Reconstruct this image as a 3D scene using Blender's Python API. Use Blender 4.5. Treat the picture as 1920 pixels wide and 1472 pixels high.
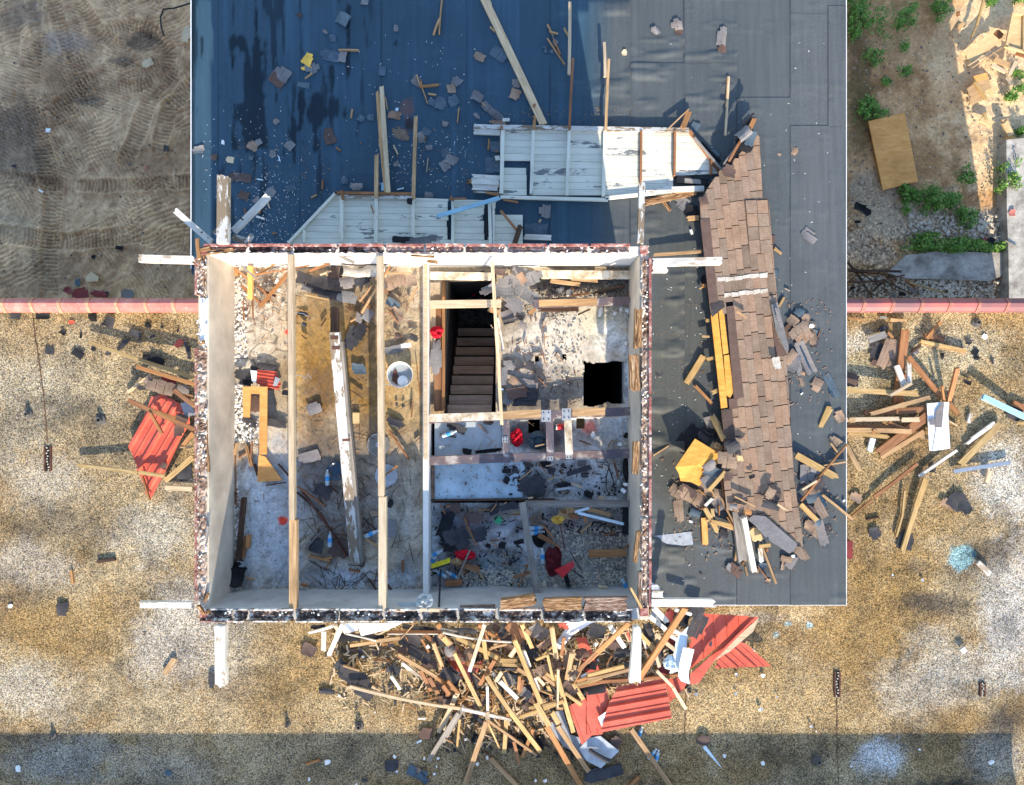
import bpy, bmesh, math, random
import numpy as np
from mathutils import Vector, Matrix

SC = bpy.context.scene
for o in list(bpy.data.objects):
    bpy.data.objects.remove(o)
COL = SC.collection
random.seed(11)
rnd = random.Random(5)

# ------------------------------------------------------------------ camera, light
CAMH = 11.2                       # drone height above the gravel roof (z = 0)
FPX = 1280.0                      # focal length in photograph pixels
cam_d = bpy.data.cameras.new('camera')
cam_d.sensor_width = 36.0
cam_d.lens = 24.0
cam_d.clip_end = 600.0
cam = bpy.data.objects.new('camera', cam_d)
cam.location = (0, 0, CAMH)
COL.objects.link(cam)
SC.camera = cam

SUN_DIR = Vector((0.35, -2.1, 1.0)).normalized()
SUN_EL = math.asin(SUN_DIR.z)
SUN_ROT = math.atan2(SUN_DIR.x, SUN_DIR.y)
sun_d = bpy.data.lights.new('sun', 'SUN')
sun_d.energy = 3.3
sun_d.angle = math.radians(0.5)
sun_d.color = (1.0, 0.88, 0.70)
sun = bpy.data.objects.new('sun', sun_d)
sun.rotation_euler = SUN_DIR.to_track_quat('Z', 'Y').to_euler()
sun.location = (4, -20, 12)
COL.objects.link(sun)
world = bpy.data.worlds.new('World')
SC.world = world
world.use_nodes = True
wn = world.node_tree.nodes
wl = world.node_tree.links
wn.clear()
sky = wn.new('ShaderNodeTexSky')
sky.sky_type = 'NISHITA'
sky.sun_disc = False
sky.sun_elevation = SUN_EL
sky.sun_rotation = SUN_ROT
sky.air_density = 1.0
sky.dust_density = 0.6
sky.ozone_density = 1.4
bg = wn.new('ShaderNodeBackground')
bg.inputs[1].default_value = 0.15
wo = wn.new('ShaderNodeOutputWorld')
wl.new(sky.outputs[0], bg.inputs[0])
wl.new(bg.outputs[0], wo.inputs[0])
SC.view_settings.view_transform = 'Standard'
SC.view_settings.look = 'None'
SC.view_settings.gamma = 1.0
SC.view_settings.use_curve_mapping = False
SC.view_settings.exposure = 1.55
SC.render.engine = 'CYCLES'

# ------------------------------------------------------------------ levels
Z_GR, Z_MEM, Z_FL, Z_TOP, Z_GND = 0.0, 0.5, 1.8, 2.7, -4.0


def P(px, py, z=0.0):
    k = (CAMH - z) / FPX
    return Vector(((px - 960.0) * k, (736.0 - py) * k, z))


# ------------------------------------------------------------------ node helpers
class NT:
    def __init__(s, name):
        s.m = bpy.data.materials.new(name)
        s.m.use_nodes = True
        s.t = s.m.node_tree
        s.t.nodes.clear()
        s.out = s.n('ShaderNodeOutputMaterial')
        s.b = s.n('ShaderNodeBsdfPrincipled')
        s.l(s.b.outputs[0], s.out.inputs[0])
        s.tc = s.n('ShaderNodeTexCoord')

    def n(s, typ, **kw):
        x = s.t.nodes.new(typ)
        for k, v in kw.items():
            setattr(x, k, v)
        return x

    def l(s, a, b):
        s.t.links.new(a, b)

    def put(s, sock, v):
        if hasattr(v, 'is_linked') or isinstance(v, bpy.types.NodeSocket):
            s.l(v, sock)
        elif isinstance(v, (tuple, list)) and len(v) == 3 and sock.type == 'RGBA':
            sock.default_value = (*v, 1)
        else:
            sock.default_value = v

    def noise(s, scale, detail=4, rough=.6, vec=None, dist=0.0, out=0):
        x = s.n('ShaderNodeTexNoise')
        x.inputs['Scale'].default_value = scale
        x.inputs['Detail'].default_value = detail
        x.inputs['Roughness'].default_value = rough
        x.inputs['Distortion'].default_value = dist
        s.l(vec if vec else s.tc.outputs['Object'], x.inputs['Vector'])
        return x.outputs[out]

    def voro(s, scale, vec=None, feature='F1', out='Distance', rand=1.0):
        x = s.n('ShaderNodeTexVoronoi', feature=feature)
        x.inputs['Scale'].default_value = scale
        x.inputs['Randomness'].default_value = rand
        s.l(vec if vec else s.tc.outputs['Object'], x.inputs['Vector'])
        return x.outputs[out]

    def map(s, scale=(1, 1, 1), loc=(0, 0, 0), rnd_off=False, rot=(0, 0, 0)):
        x = s.n('ShaderNodeMapping')
        x.inputs['Scale'].default_value = scale
        x.inputs['Location'].default_value = loc
        x.inputs['Rotation'].default_value = rot
        s.l(s.tc.outputs['Object'], x.inputs['Vector'])
        if rnd_off:
            oi = s.n('ShaderNodeObjectInfo')
            mu = s.math('MULTIPLY', oi.outputs['Random'], 37.0)
            cb = s.n('ShaderNodeCombineXYZ')
            for i in range(3):
                s.l(mu, cb.inputs[i])
            ad = s.n('ShaderNodeVectorMath', operation='ADD')
            s.l(x.outputs[0], ad.inputs[0])
            s.l(cb.outputs[0], ad.inputs[1])
            return ad.outputs[0]
        return x.outputs[0]

    def math(s, op, a, b=0.0, clamp=False):
        x = s.n('ShaderNodeMath', operation=op)
        x.use_clamp = clamp
        s.put(x.inputs[0], a)
        s.put(x.inputs[1], b)
        return x.outputs[0]

    def ramp(s, fac, stops, interp='LINEAR'):
        x = s.n('ShaderNodeValToRGB')
        r = x.color_ramp
        r.interpolation = interp
        while len(r.elements) < len(stops):
            r.elements.new(.5)
        for e, (p, c) in zip(r.elements, stops):
            e.position = p
            e.color = (c, c, c, 1) if isinstance(c, (int, float)) else (*c, 1)
        s.l(fac, x.inputs[0])
        return x.outputs[0]

    def mix(s, fac, a, b, mode='MIX'):
        x = s.n('ShaderNodeMix', data_type='RGBA', blend_type=mode)
        s.put(x.inputs[0], fac)
        s.put(x.inputs[6], a)
        s.put(x.inputs[7], b)
        return x.outputs[2]

    def rand(s):
        return s.n('ShaderNodeObjectInfo').outputs['Random']

    def attr(s, name='Col', out=0):
        x = s.n('ShaderNodeAttribute')
        x.attribute_name = name
        return x.outputs[out]

    def bump(s, h, strength=.5, dist=.01):
        x = s.n('ShaderNodeBump')
        x.inputs['Strength'].default_value = strength
        x.inputs['Distance'].default_value = dist
        s.l(h, x.inputs['Height'])
        s.l(x.outputs[0], s.b.inputs['Normal'])

    def fin(s, col, rough=.8, spec=.3, metal=0.0):
        s.put(s.b.inputs['Base Color'], col)
        s.put(s.b.inputs['Roughness'], rough)
        s.b.inputs['Specular IOR Level'].default_value = spec
        s.b.inputs['Metallic'].default_value = metal
        return s.m


M = {}


def wood(key, c1, c2, knots=.5, rough=.75, dirt=.35):
    t = NT('wood_' + key)
    v = t.map((1.2, 16, 16), rnd_off=True)
    g = t.noise(2.2, 6, .65, v, .6)
    v2 = t.map((1, 1, 1), rnd_off=True)
    big = t.noise(1.7, 4, .6, v2)
    c = t.ramp(g, [(.28, tuple(x * .62 for x in c1)), (.48, c1), (.72, c2)])
    rv = t.rand()
    tint = t.ramp(rv, [(0, (.72, .68, .66)), (.35, (1, 1, 1)), (.7, (1.0, .93, .84)), (1, (.86, .9, .95))])
    c = t.mix(1.0, c, tint, 'MULTIPLY')
    d = t.ramp(big, [(.42, 0.0), (.68, dirt)])
    c = t.mix(d, c, tuple(x * .35 for x in c1))
    kn = t.voro(2.3, t.map((1, 2.5, 2.5), rnd_off=True))
    kk = t.ramp(kn, [(.035, knots), (.085, 0.0)])
    c = t.mix(kk, c, (.07, .03, .012))
    t.bump(g, .35, .004)
    M[key] = t.fin(c, rough, .25)
    return M[key]


wood('pine', (.42, .26, .13), (.60, .42, .24))
wood('pale', (.56, .43, .28), (.70, .57, .40), dirt=.3)
wood('brown', (.30, .135, .06), (.43, .22, .11), dirt=.5)
wood('orange', (.36, .17, .065), (.50, .28, .12), knots=.8)
wood('yellow', (.44, .29, .12), (.62, .45, .23))
wood('dark', (.075, .042, .028), (.16, .09, .06), dirt=.6)
wood('grey', (.25, .23, .21), (.40, .37, .34), dirt=.5)


def painted(key, base, under, peel=.5, sc=5.0, dirt=.3):
    t = NT('paint_' + key)
    v = t.map((.45, 1.4, 1.4), rnd_off=True)
    a = t.noise(sc * 2.2, 6, .72, v)
    b = t.noise(sc * .5, 3, .5, v)
    mm = t.math('MULTIPLY', a, b)
    k = t.ramp(mm, [(.30 + .12 * (1 - peel), 0.0), (.325 + .12 * (1 - peel), 1.0)])
    w = t.noise(sc, 5, .6, v)
    c = t.ramp(w, [(.3, tuple(x * (1 - dirt) for x in base)), (.62, base)])
    c = t.mix(k, c, under)
    ln = t.noise(3, 5, .6, t.map((.8, 26, 26), rnd_off=True))
    c = t.mix(t.ramp(ln, [(.60, 0.0), (.72, .35)]), c, tuple(x * .4 for x in under))
    t.bump(a, .25, .003)
    M[key] = t.fin(c, .6, .3)
    return M[key]


painted('white', (.68, .64, .57), (.36, .28, .20), 1.0, 5, .4)
painted('cream', (.66, .64, .54), (.16, .17, .17), .75, 3.0, .22)
painted('blue', (.30, .52, .66), (.5, .6, .65), .3)
painted('greywhite', (.56, .55, .52), (.20, .15, .10), 1.5)


def plain(key, c, rough=.6, var=.25, sc=8, spec=.3, metal=0.0, bump=.2, trans=0.0):
    t = NT(key)
    n_ = t.noise(sc, 5, .65, t.map(rnd_off=True))
    col = t.ramp(n_, [(.3, tuple(x * (1 - var) for x in c)), (.68, tuple(min(1, x * (1 + var * .6)) for x in c))])
    t.bump(n_, bump, .004)
    M[key] = t.fin(col, rough, spec, metal)
    if trans:
        t.b.inputs['Transmission Weight'].default_value = trans
        t.b.inputs['IOR'].default_value = 1.25
    return M[key]


def shingle(key, c, c2, speck=.4):
    t = NT('shingle_' + key)
    v = t.map(rnd_off=True)
    a = t.noise(130, 2, .6, v)
    b = t.noise(5, 4, .6, v)
    st = t.noise(9, 3, .6, t.map((1, 7, 1), rnd_off=True))
    col = t.mix(t.ramp(b, [(.3, 0.0), (.7, 1.0)]), c, c2)
    col = t.mix(t.ramp(st, [(.4, 0.0), (.7, .35)]), col, tuple(x * .55 for x in c))
    col = t.mix(1.0, col, t.ramp(a, [(.3, 1 - speck), (.7, 1 + speck)]), 'MULTIPLY')
    tint = t.ramp(t.rand(), [(0, (.66, .66, .68)), (.3, (1, 1, 1)), (.62, (1.08, .96, .9)), (.8, (.85, .88, .95)), (1, (1.18, 1.06, .98))])
    col = t.mix(1.0, col, tint, 'MULTIPLY')
    t.bump(a, .5, .004)
    M[key] = t.fin(col, .9, .2)


shingle('sh_brown', (.225, .155, .108), (.33, .245, .18))
shingle('sh_dark', (.035, .036, .042), (.075, .075, .08), .3)
shingle('sh_grey', (.16, .155, .155), (.24, .235, .235))
shingle('sh_blue', (.06, .09, .12), (.12, .17, .21))
shingle('sh_ridge', (.10, .068, .056), (.14, .095, .08))
shingle('sh_black', (.012, .013, .016), (.025, .026, .03), .3)
t = NT('red_metal')
a = t.noise(2.2, 5, .65, t.map(rnd_off=True))
b = t.noise(30, 4, .7)
c = t.ramp(a, [(.3, (.42, .065, .036)), (.5, (.54, .09, .052)), (.72, (.58, .14, .09))])
c = t.mix(t.ramp(b, [(.60, 0.0), (.72, .5)]), c, (.30, .20, .15))
sc_ = t.noise(5, 4, .7, t.map((1, 30, 1), rot=(0, 0, .9)))
c = t.mix(t.ramp(sc_, [(.66, 0.0), (.7, .5)]), c, (.62, .42, .36))
t.bump(a, .4, .03)
M['red_metal'] = t.fin(c, .5, .4)
plain('red_dark', (.20, .03, .028), .5, .3, 6)
plain('red_plastic', (.62, .03, .035), .35, .15, 10, .5)
plain('red_cloth', (.55, .015, .03), .9, .4, 40, .1, bump=.8)
plain('maroon_cloth', (.13, .02, .025), .9, .4, 40, .1, bump=.8)
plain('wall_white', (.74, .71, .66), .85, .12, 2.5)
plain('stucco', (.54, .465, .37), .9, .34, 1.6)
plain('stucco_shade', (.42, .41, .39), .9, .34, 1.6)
plain('concrete', (.36, .35, .33), .9, .3, 3)
plain('stone', (.54, .48, .39), .9, .25, 12, bump=.5)
plain('stone_dark', (.14, .125, .11), .9, .4, 20, bump=.5)
plain('bottle_plastic', (.62, .74, .80), .15, .1, 20, .5, trans=.35)
plain('bottle_label', (.05, .30, .62), .4, .2, 30)
plain('green_glass', (.03, .30, .12), .2, .2, 20, .5)
plain('bristle', (.72, .60, .03), .7, .4, 60)
plain('black_plastic', (.02, .02, .024), .4, .2, 20)
plain('clear_plastic', (.60, .64, .66), .2, .1, 8, .5, trans=.55)
plain('steel', (.45, .47, .50), .35, .25, 14, .5, .7)
plain('galv', (.38, .40, .42), .5, .25, 14, .5, .4)
plain('rust', (.10, .045, .03), .85, .5, 14)
plain('cable', (.02, .02, .02), .5, .2, 20)
plain('soot', (.012, .011, .010), .95, .4, 6)  # near-black for bags and tar; also stands in for shade inside openings
plain('tape_white', (.80, .80, .78), .5, .1, 20)
plain('white_sheet', (.78, .79, .79), .45, .06, 2)
plain('grey_sheet', (.33, .35, .38), .6, .3, 4)
plain('bluewhite', (.62, .76, .84), .4, .15, 6)
plain('drip_white', (.80, .82, .84), .35, .1, 3, .5)
plain('card', (.60, .47, .30), .8, .2, 6)
plain('foam_yellow', (.80, .48, .08), .8, .25, 7)


# osb / plywood
def ply(key, c, c2):
    t = NT('plywood_' + key)
    v = t.map((2.2, 11, 4), rnd_off=True)
    a = t.noise(1.6, 6, .6, v, 1.2)
    b = t.noise(1.3, 4, .6)
    col = t.ramp(a, [(.35, c), (.6, c2)])
    col = t.mix(t.ramp(b, [(.45, 0.0), (.75, .45)]), col, tuple(x * .45 for x in c))
    kn = t.voro(3.1)
    col = t.mix(t.ramp(kn, [(.03, .9), (.055, 0.0)]), col, (.05, .03, .02))
    t.bump(a, .2, .003)
    M[key] = t.fin(col, .8, .25)


ply('ply_orange', (.60, .27, .075), (.72, .37, .12))
ply('ply_yellow', (.54, .36, .17), (.64, .46, .24))
ply('ply_bright', (.60, .25, .04), (.72, .36, .08))
ply('ply_brown', (.36, .22, .11), (.50, .33, .17))

# primed steel beams: purple brown primer with pale dust
t = NT('steel_primer')
a = t.noise(2.2, 5, .65)
b = t.noise(9, 5, .7)
c = t.ramp(a, [(.34, (.055, .07, .10)), (.46, (.11, .09, .105)), (.56, (.16, .11, .105)), (.66, (.42, .38, .33))])
c = t.mix(t.ramp(b, [(.56, 0.0), (.7, .7)]), c, (.5, .48, .44))
t.bump(b, .3, .003)
M['primer'] = t.fin(c, .6, .35, .1)

t = NT('rusty_dusty_beam')
a = t.noise(7, 6, .7)
c = t.ramp(a, [(.35, (.22, .17, .12)), (.5, (.52, .42, .30)), (.62, (.66, .62, .54))])
t.bump(a, .4, .004)
M['dusty'] = t.fin(c, .8, .25)

# broken coping: red tile, black tar and white mortar
def rubble_top(key, stops, sc=6):
    t = NT(key)
    a = t.noise(sc, 6, .68, t.map(rnd_off=True), .6)
    b = t.noise(34, 4, .7, t.map(rnd_off=True))
    q = t.math('ADD', t.math('MULTIPLY', a, .72), t.math('MULTIPLY', b, .28))
    t.bump(q, .4, .012)
    M[key] = t.fin(t.ramp(q, stops), .9, .2)


rubble_top('coping_rubble', [(.34, (.06, .04, .03)), (.43, (.20, .12, .085)), (.50, (.36, .27, .21)), (.57, (.52, .45, .38)), (.66, (.66, .60, .52))])
rubble_top('coping_tar', [(.38, (.02, .018, .018)), (.48, (.07, .05, .042)), (.52, (.22, .15, .11)), (.57, (.50, .46, .41)), (.63, (.66, .62, .56))])
rubble_top('rim_white', [(.38, (.03, .028, .028)), (.44, (.26, .20, .16)), (.49, (.56, .52, .47)), (.56, (.74, .71, .66))], 9)
rubble_top('coping_rim', [(.38, (.12, .045, .04)), (.48, (.28, .10, .085)), (.56, (.42, .25, .21)), (.63, (.66, .60, .54))])
t = NT('splintered')
a = t.noise(3.0, 7, .7, t.map((2.2, 30, 30), rnd_off=True), .8)
c = t.ramp(a, [(.38, (.03, .018, .012)), (.47, (.20, .095, .04)), (.56, (.42, .24, .11)), (.68, (.66, .54, .40))])
t.bump(a, 1.0, .015)
M['splinter'] = t.fin(c, .85, .2)
t = NT('splintered_grey')
a = t.noise(3.0, 7, .7, t.map((2.2, 30, 30), rnd_off=True), .8)
c = t.ramp(a, [(.36, (.02, .015, .012)), (.48, (.16, .09, .06)), (.58, (.36, .25, .19)), (.68, (.72, .66, .58))])
t.bump(a, 1.0, .015)
M['splinter_grey'] = t.fin(c, .85, .2)
# red glazed coping tile
t = NT('red_tile')
a = t.noise(3.5, 5, .65, t.map(rnd_off=True))
c = t.ramp(a, [(.32, (.36, .105, .085)), (.55, (.47, .145, .115)), (.72, (.56, .25, .20))])
sp = t.noise(60, 2, .5)
c = t.mix(t.ramp(sp, [(.68, 0.0), (.71, .9)]), c, (.75, .7, .66))
M['red_tile'] = t.fin(c, .45, .45)
t = NT('purple_tile')
a = t.noise(1.2, 4, .6, t.map(rnd_off=True))
c = t.ramp(a, [(.35, (.15, .06, .065)), (.52, (.24, .07, .07)), (.66, (.40, .09, .07))])
M['purple_tile'] = t.fin(c, .45, .45)
t = NT('leaf')
c = t.ramp(t.attr('Col', 2), [(0, (.045, .11, .016)), (.55, (.10, .23, .03)), (.85, (.17, .33, .05)), (1, (.26, .24, .09))])
M['leaf'] = t.fin(c, .6, .3)


# ------------------------------------------------------------------ mesh helpers
class MB:
    def __init__(s):
        s.v = []
        s.f = []

    def add(s, vs, fs):
        b = len(s.v)
        s.v += [tuple(v) for v in vs]
        s.f += [tuple(i + b for i in f) for f in fs]

    def box(s, x0, y0, z0, x1, y1, z1):
        s.add([(x0, y0, z0), (x1, y0, z0), (x1, y1, z0), (x0, y1, z0), (x0, y0, z1), (x1, y0, z1), (x1, y1, z1), (x0, y1, z1)],
              [(3, 2, 1, 0), (4, 5, 6, 7), (0, 1, 5, 4), (1, 2, 6, 5), (2, 3, 7, 6), (3, 0, 4, 7)])

    def prism(s, pts, z0, z1, zf=None):
        n = len(pts)
        if sum(pts[i][0] * pts[(i + 1) % n][1] - pts[(i + 1) % n][0] * pts[i][1] for i in range(n)) < 0:
            pts = pts[::-1]
        g = zf if zf else (lambda x, y: 0.0)
        vs = [(p[0], p[1], z0 + g(p[0], p[1])) for p in pts] + [(p[0], p[1], z1 + g(p[0], p[1])) for p in pts]
        s.add(vs, [tuple(range(n - 1, -1, -1)), tuple(range(n, 2 * n))] + [(i, (i + 1) % n, n + (i + 1) % n, n + i) for i in range(n)])

    def tube(s, path, r, n=8, cap=True):
        path = [Vector(p) for p in path]
        rs = r if isinstance(r, (list, tuple)) else [r] * len(path)
        b = len(s.v)
        for i, p in enumerate(path):
            d = (path[min(i + 1, len(path) - 1)] - path[max(i - 1, 0)])
            if d.length < 1e-9:
                d = Vector((0, 0, 1))
            d.normalize()
            a = d.cross(Vector((0, 0, 1)))
            if a.length < .01:
                a = Vector((1, 0, 0))
            a.normalize()
            c = d.cross(a)
            for k in range(n):
                w = 2 * math.pi * k / n
                s.v.append(tuple(p + (a * math.cos(w) + c * math.sin(w)) * rs[i]))
        for i in range(len(path) - 1):
            for k in range(n):
                s.f.append((b + i * n + k, b + i * n + (k + 1) % n, b + (i + 1) * n + (k + 1) % n, b + (i + 1) * n + k))
        if cap:
            s.f.append(tuple(b + k for k in range(n - 1, -1, -1)))
            s.f.append(tuple(b + (len(path) - 1) * n + k for k in range(n)))

    def lathe(s, cx, cy, prof, n=28):
        b = len(s.v)
        for r, z in prof:
            for k in range(n):
                w = 2 * math.pi * k / n
                s.v.append((cx + r * math.cos(w), cy + r * math.sin(w), z))
        for i in range(len(prof) - 1):
            for k in range(n):
                s.f.append((b + i * n + k, b + i * n + (k + 1) % n, b + (i + 1) * n + (k + 1) % n, b + (i + 1) * n + k))

    def rock(s, c, r, rg=rnd, flat=.7):
        ico = [(0, 0, 1), (.89, 0, .45), (.28, .85, .45), (-.72, .53, .45), (-.72, -.53, .45), (.28, -.85, .45),
               (.72, .53, -.45), (-.28, .85, -.45), (-.89, 0, -.45), (-.28, -.85, -.45), (.72, -.53, -.45), (0, 0, -1)]
        fs = [(0, 1, 2), (0, 2, 3), (0, 3, 4), (0, 4, 5), (0, 5, 1), (1, 6, 2), (2, 7, 3), (3, 8, 4), (4, 9, 5), (5, 10, 1),
              (2, 6, 7), (3, 7, 8), (4, 8, 9), (5, 9, 10), (1, 10, 6), (11, 7, 6), (11, 8, 7), (11, 9, 8), (11, 10, 9), (11, 6, 10)]
        a = rg.uniform(0, 6.28)
        ca, sa = math.cos(a), math.sin(a)
        ex = rg.uniform(.65, 1.35)
        vs = []
        for x, y, z in ico:
            k = r * rg.uniform(.72, 1.15)
            x, y = x * ex, y / ex
            vs.append((c[0] + (x * ca - y * sa) * k, c[1] + (x * sa + y * ca) * k, c[2] + z * k * flat))
        s.add(vs, fs)

    def build(s, name, mat, parent=None, loc=None, smooth=False):
        org = Vector(parent.location) if parent else (Vector(loc) if loc is not None else Vector((0, 0, 0)))
        me = bpy.data.meshes.new(name)
        me.from_pydata([(v[0] - org.x, v[1] - org.y, v[2] - org.z) for v in s.v], [], s.f)
        me.materials.append(M[mat] if isinstance(mat, str) else mat)
        if smooth:
            me.shade_smooth()
        me.update()
        o = bpy.data.objects.new(name, me)
        COL.objects.link(o)
        if parent:
            o.parent = parent
        else:
            o.location = org
        return o


def tag(o, label=None, cat=None, group=None, kind=None):
    if label:
        o['label'] = label
    if cat:
        o['category'] = cat
    if group:
        o['group'] = group
    if kind:
        o['kind'] = kind
    return o


def thing(name, label, cat, loc, group=None):
    o = bpy.data.objects.new(name, None)
    o.empty_display_size = .1
    o.location = loc
    COL.objects.link(o)
    return tag(o, label, cat, group)


PENDING = []       # (object, description, px, py): labels written at the end from what stands beside


def later(o, desc, cat, px, py, group=None):
    o['category'] = cat
    if group:
        o['group'] = group
    PENDING.append((o, desc, px, py))
    return o


def clip_half(poly, n, d):
    out = []
    for i in range(len(poly)):
        a, b = poly[i], poly[(i + 1) % len(poly)]
        da, db = a[0] * n[0] + a[1] * n[1] - d, b[0] * n[0] + b[1] * n[1] - d
        if da <= 0:
            out.append(a)
        if (da < 0 < db) or (db < 0 < da):
            k = da / (da - db)
            out.append((a[0] + (b[0] - a[0]) * k, a[1] + (b[1] - a[1]) * k))
    return out


def clip_rect(poly, x0, x1, y0, y1):
    for n, d in (((1, 0), x1), ((-1, 0), -x0), ((0, 1), y1), ((0, -1), -y0)):
        if len(poly) < 3:
            return []
        poly = clip_half(poly, n, d)
    return poly


def area(p):
    return abs(sum(p[i][0] * p[(i + 1) % len(p)][1] - p[(i + 1) % len(p)][0] * p[i][1] for i in range(len(p)))) / 2 if len(p) > 2 else 0


CR = {'A': (350, 0, 3.067), 'B': (780, 0, 3.067), 'C': (1200, 0, 3.0675), 'D': (1570, 0, 3.68), 'E': (1570, 380, 3.874),
      'F': (0, 0, 2.453), 'G1': (360, 440, 4.089), 'G2': (600, 440, 4.089), 'G3': (790, 470, 4.461), 'G4': (1000, 450, 4.206),
      'G5': (360, 790, 3.774), 'G6': (600, 790, 3.774), 'G7': (790, 760, 3.505), 'G8': (1000, 760, 3.505), 'H1': (1200, 440, 4.09),
      'H2': (1200, 760, 3.68), 'H3': (560, 1140, 4.433), 'H4': (830, 1140, 4.433), 'H5': (1100, 1100, 3.958), 'H6': (1570, 580, 3.067),
      'H7': (0, 540, 3.345), 'H8': (1400, 1040, 3.408), 'X': (0, 0, 1)}


def cv(cr, x, y):
    a, b, k = CR[cr]
    return a + x / k, b + y / k


COLNAME = {'pine': 'pine', 'pale': 'pale pine', 'brown': 'brown', 'orange': 'orange brown', 'yellow': 'yellow pine', 'dark': 'blackened',
           'grey': 'weathered grey', 'white': 'white painted', 'cream': 'cream painted', 'blue': 'light blue painted',
           'greywhite': 'flaking white', 'splinter': 'splintered orange', 'splinter_grey': 'splintered brown', 'ply_orange': 'orange plywood',
           'ply_bright': 'bright orange', 'primer': 'primed steel', 'dusty': 'dusty', 'ply_yellow': 'yellow', 'ply_brown': 'brown plywood',
           'bluewhite': 'pale blue', 'steel': 'shiny metal', 'rust': 'rusty', 'tape_white': 'white'}


def board_mesh(L, W, T, rag=(.4, .4), bow=0.0, rg=rnd, ns=5, nw=4, taper=1.0):
    vs = []
    e0 = [rg.uniform(0, 1) * rag[0] * W for _ in range(nw + 1)]
    e1 = [rg.uniform(0, 1) * rag[1] * W for _ in range(nw + 1)]
    sgn = rg.choice((-1, 1))
    for lay in (-.5, .5):
        for i in range(ns + 1):
            u = i / ns
            ws = 1.0 - (1.0 - taper) * u
            for j in range(nw + 1):
                a, b = -L / 2 + e0[j], L / 2 - e1[j]
                x = a + (b - a) * u
                y = (j / nw - .5) * W * ws
                z = lay * T + bow * (1 - (2 * u - 1) ** 2)
                y += sgn * bow * .6 * (1 - (2 * u - 1) ** 2)
                vs.append((x, y, z))
    n1 = (ns + 1) * (nw + 1)
    fs = []
    w = nw + 1
    for i in range(ns):
        for j in range(nw):
            a = i * w + j
            fs.append((a, a + 1, a + w + 1, a + w))
            fs.append((n1 + a, n1 + a + w, n1 + a + w + 1, n1 + a + 1))
        a = i * w
        fs.append((a, a + w, n1 + a + w, n1 + a))
        a = i * w + nw
        fs.append((a, n1 + a, n1 + a + w, a + w))
    for j in range(nw):
        fs.append((j, n1 + j, n1 + j + 1, j + 1))
        a = ns * w + j
        fs.append((a, a + 1, n1 + a + 1, n1 + a))
    return vs, fs


def plank(cr, x1, y1, x2, y2, w, mat, z1=0.0, z2=None, th=.038, rag=(.35, .35), bow=None, name='wooden_board', parent=None,
          label=None, cat='board', desc=None, group=None, taper=1.0, roll=0.0):
    if z2 is None:
        z2 = z1
    p, q = cv(cr, x1, y1), cv(cr, x2, y2)
    a, b = P(*p, z1 + th / 2), P(*q, z2 + th / 2)
    L = (b - a).length
    W = w / CR[cr][2] * (CAMH - (z1 + z2) / 2) / FPX
    rg = random.Random(int(p[0] * 31 + p[1] * 17 + q[0] * 7))
    if bow is None:
        bow = rg.uniform(-.006, .012) * L
    vs, fs = board_mesh(L, W, th, rag, bow, rg, taper=taper)
    me = bpy.data.meshes.new(name)
    me.from_pydata(vs, [], fs)
    me.materials.append(M[mat])
    o = bpy.data.objects.new(name, me)
    COL.objects.link(o)
    x = (b - a).normalized()
    z = Vector((0, 0, 1))
    y = z.cross(x).normalized()
    z = x.cross(y)
    m = Matrix((x, y, z)).transposed().to_4x4()
    if roll:
        m = m @ Matrix.Rotation(roll, 4, 'X')
    m.translation = (a + b) / 2 - (Vector(parent.location) if parent else Vector((0, 0, 0)))
    o.matrix_world = m
    if parent:
        o.parent = parent
    else:
        px, py = (p[0] + q[0]) / 2, (p[1] + q[1]) / 2
        lp = math.hypot(p[0] - q[0], p[1] - q[1])
        if label:
            tag(o, label, cat, group)
        else:
            wpx = w / CR[cr][2]
            if name == 'wooden_board' and not desc and (wpx < 5 or lp < 30):
                o.name = name = 'batten' if lp > 30 else 'wood_offcut'
                later(o, ('thin %s batten' if lp > 30 else 'small %s wood offcut') % COLNAME.get(mat, mat.replace('sh_', '').replace('_', ' ')), 'batten' if lp > 30 else 'offcut', px, py, group)
                return o
            sz = 'short' if lp < 55 else ('long' if lp > 125 else 'medium')
            later(o, desc or ('%s %s %s' % (sz, COLNAME.get(mat, mat.replace('sh_', '').replace('_', ' ')), 'board' if w / CR[cr][2] > 5 else 'batten')), cat, px, py, group)
    return o


def zq(h, zm):
    return h * (zm if zm != .56 or h > .38 else .32)


def planks(cr, base, rows, zm=1.0, **kw):
    for r in rows:
        x1, y1, x2, y2, w, mat = r[:6]
        z1 = base + (zq(r[6], zm) if len(r) > 6 else 0.004)
        z2 = base + (zq(r[7], zm) if len(r) > 7 else (z1 - base))
        k2 = dict(kw)
        if len(r) > 8:
            k2.update(r[8])
        plank(cr, x1, y1, x2, y2, w, mat, z1, z2, **k2)


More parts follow.
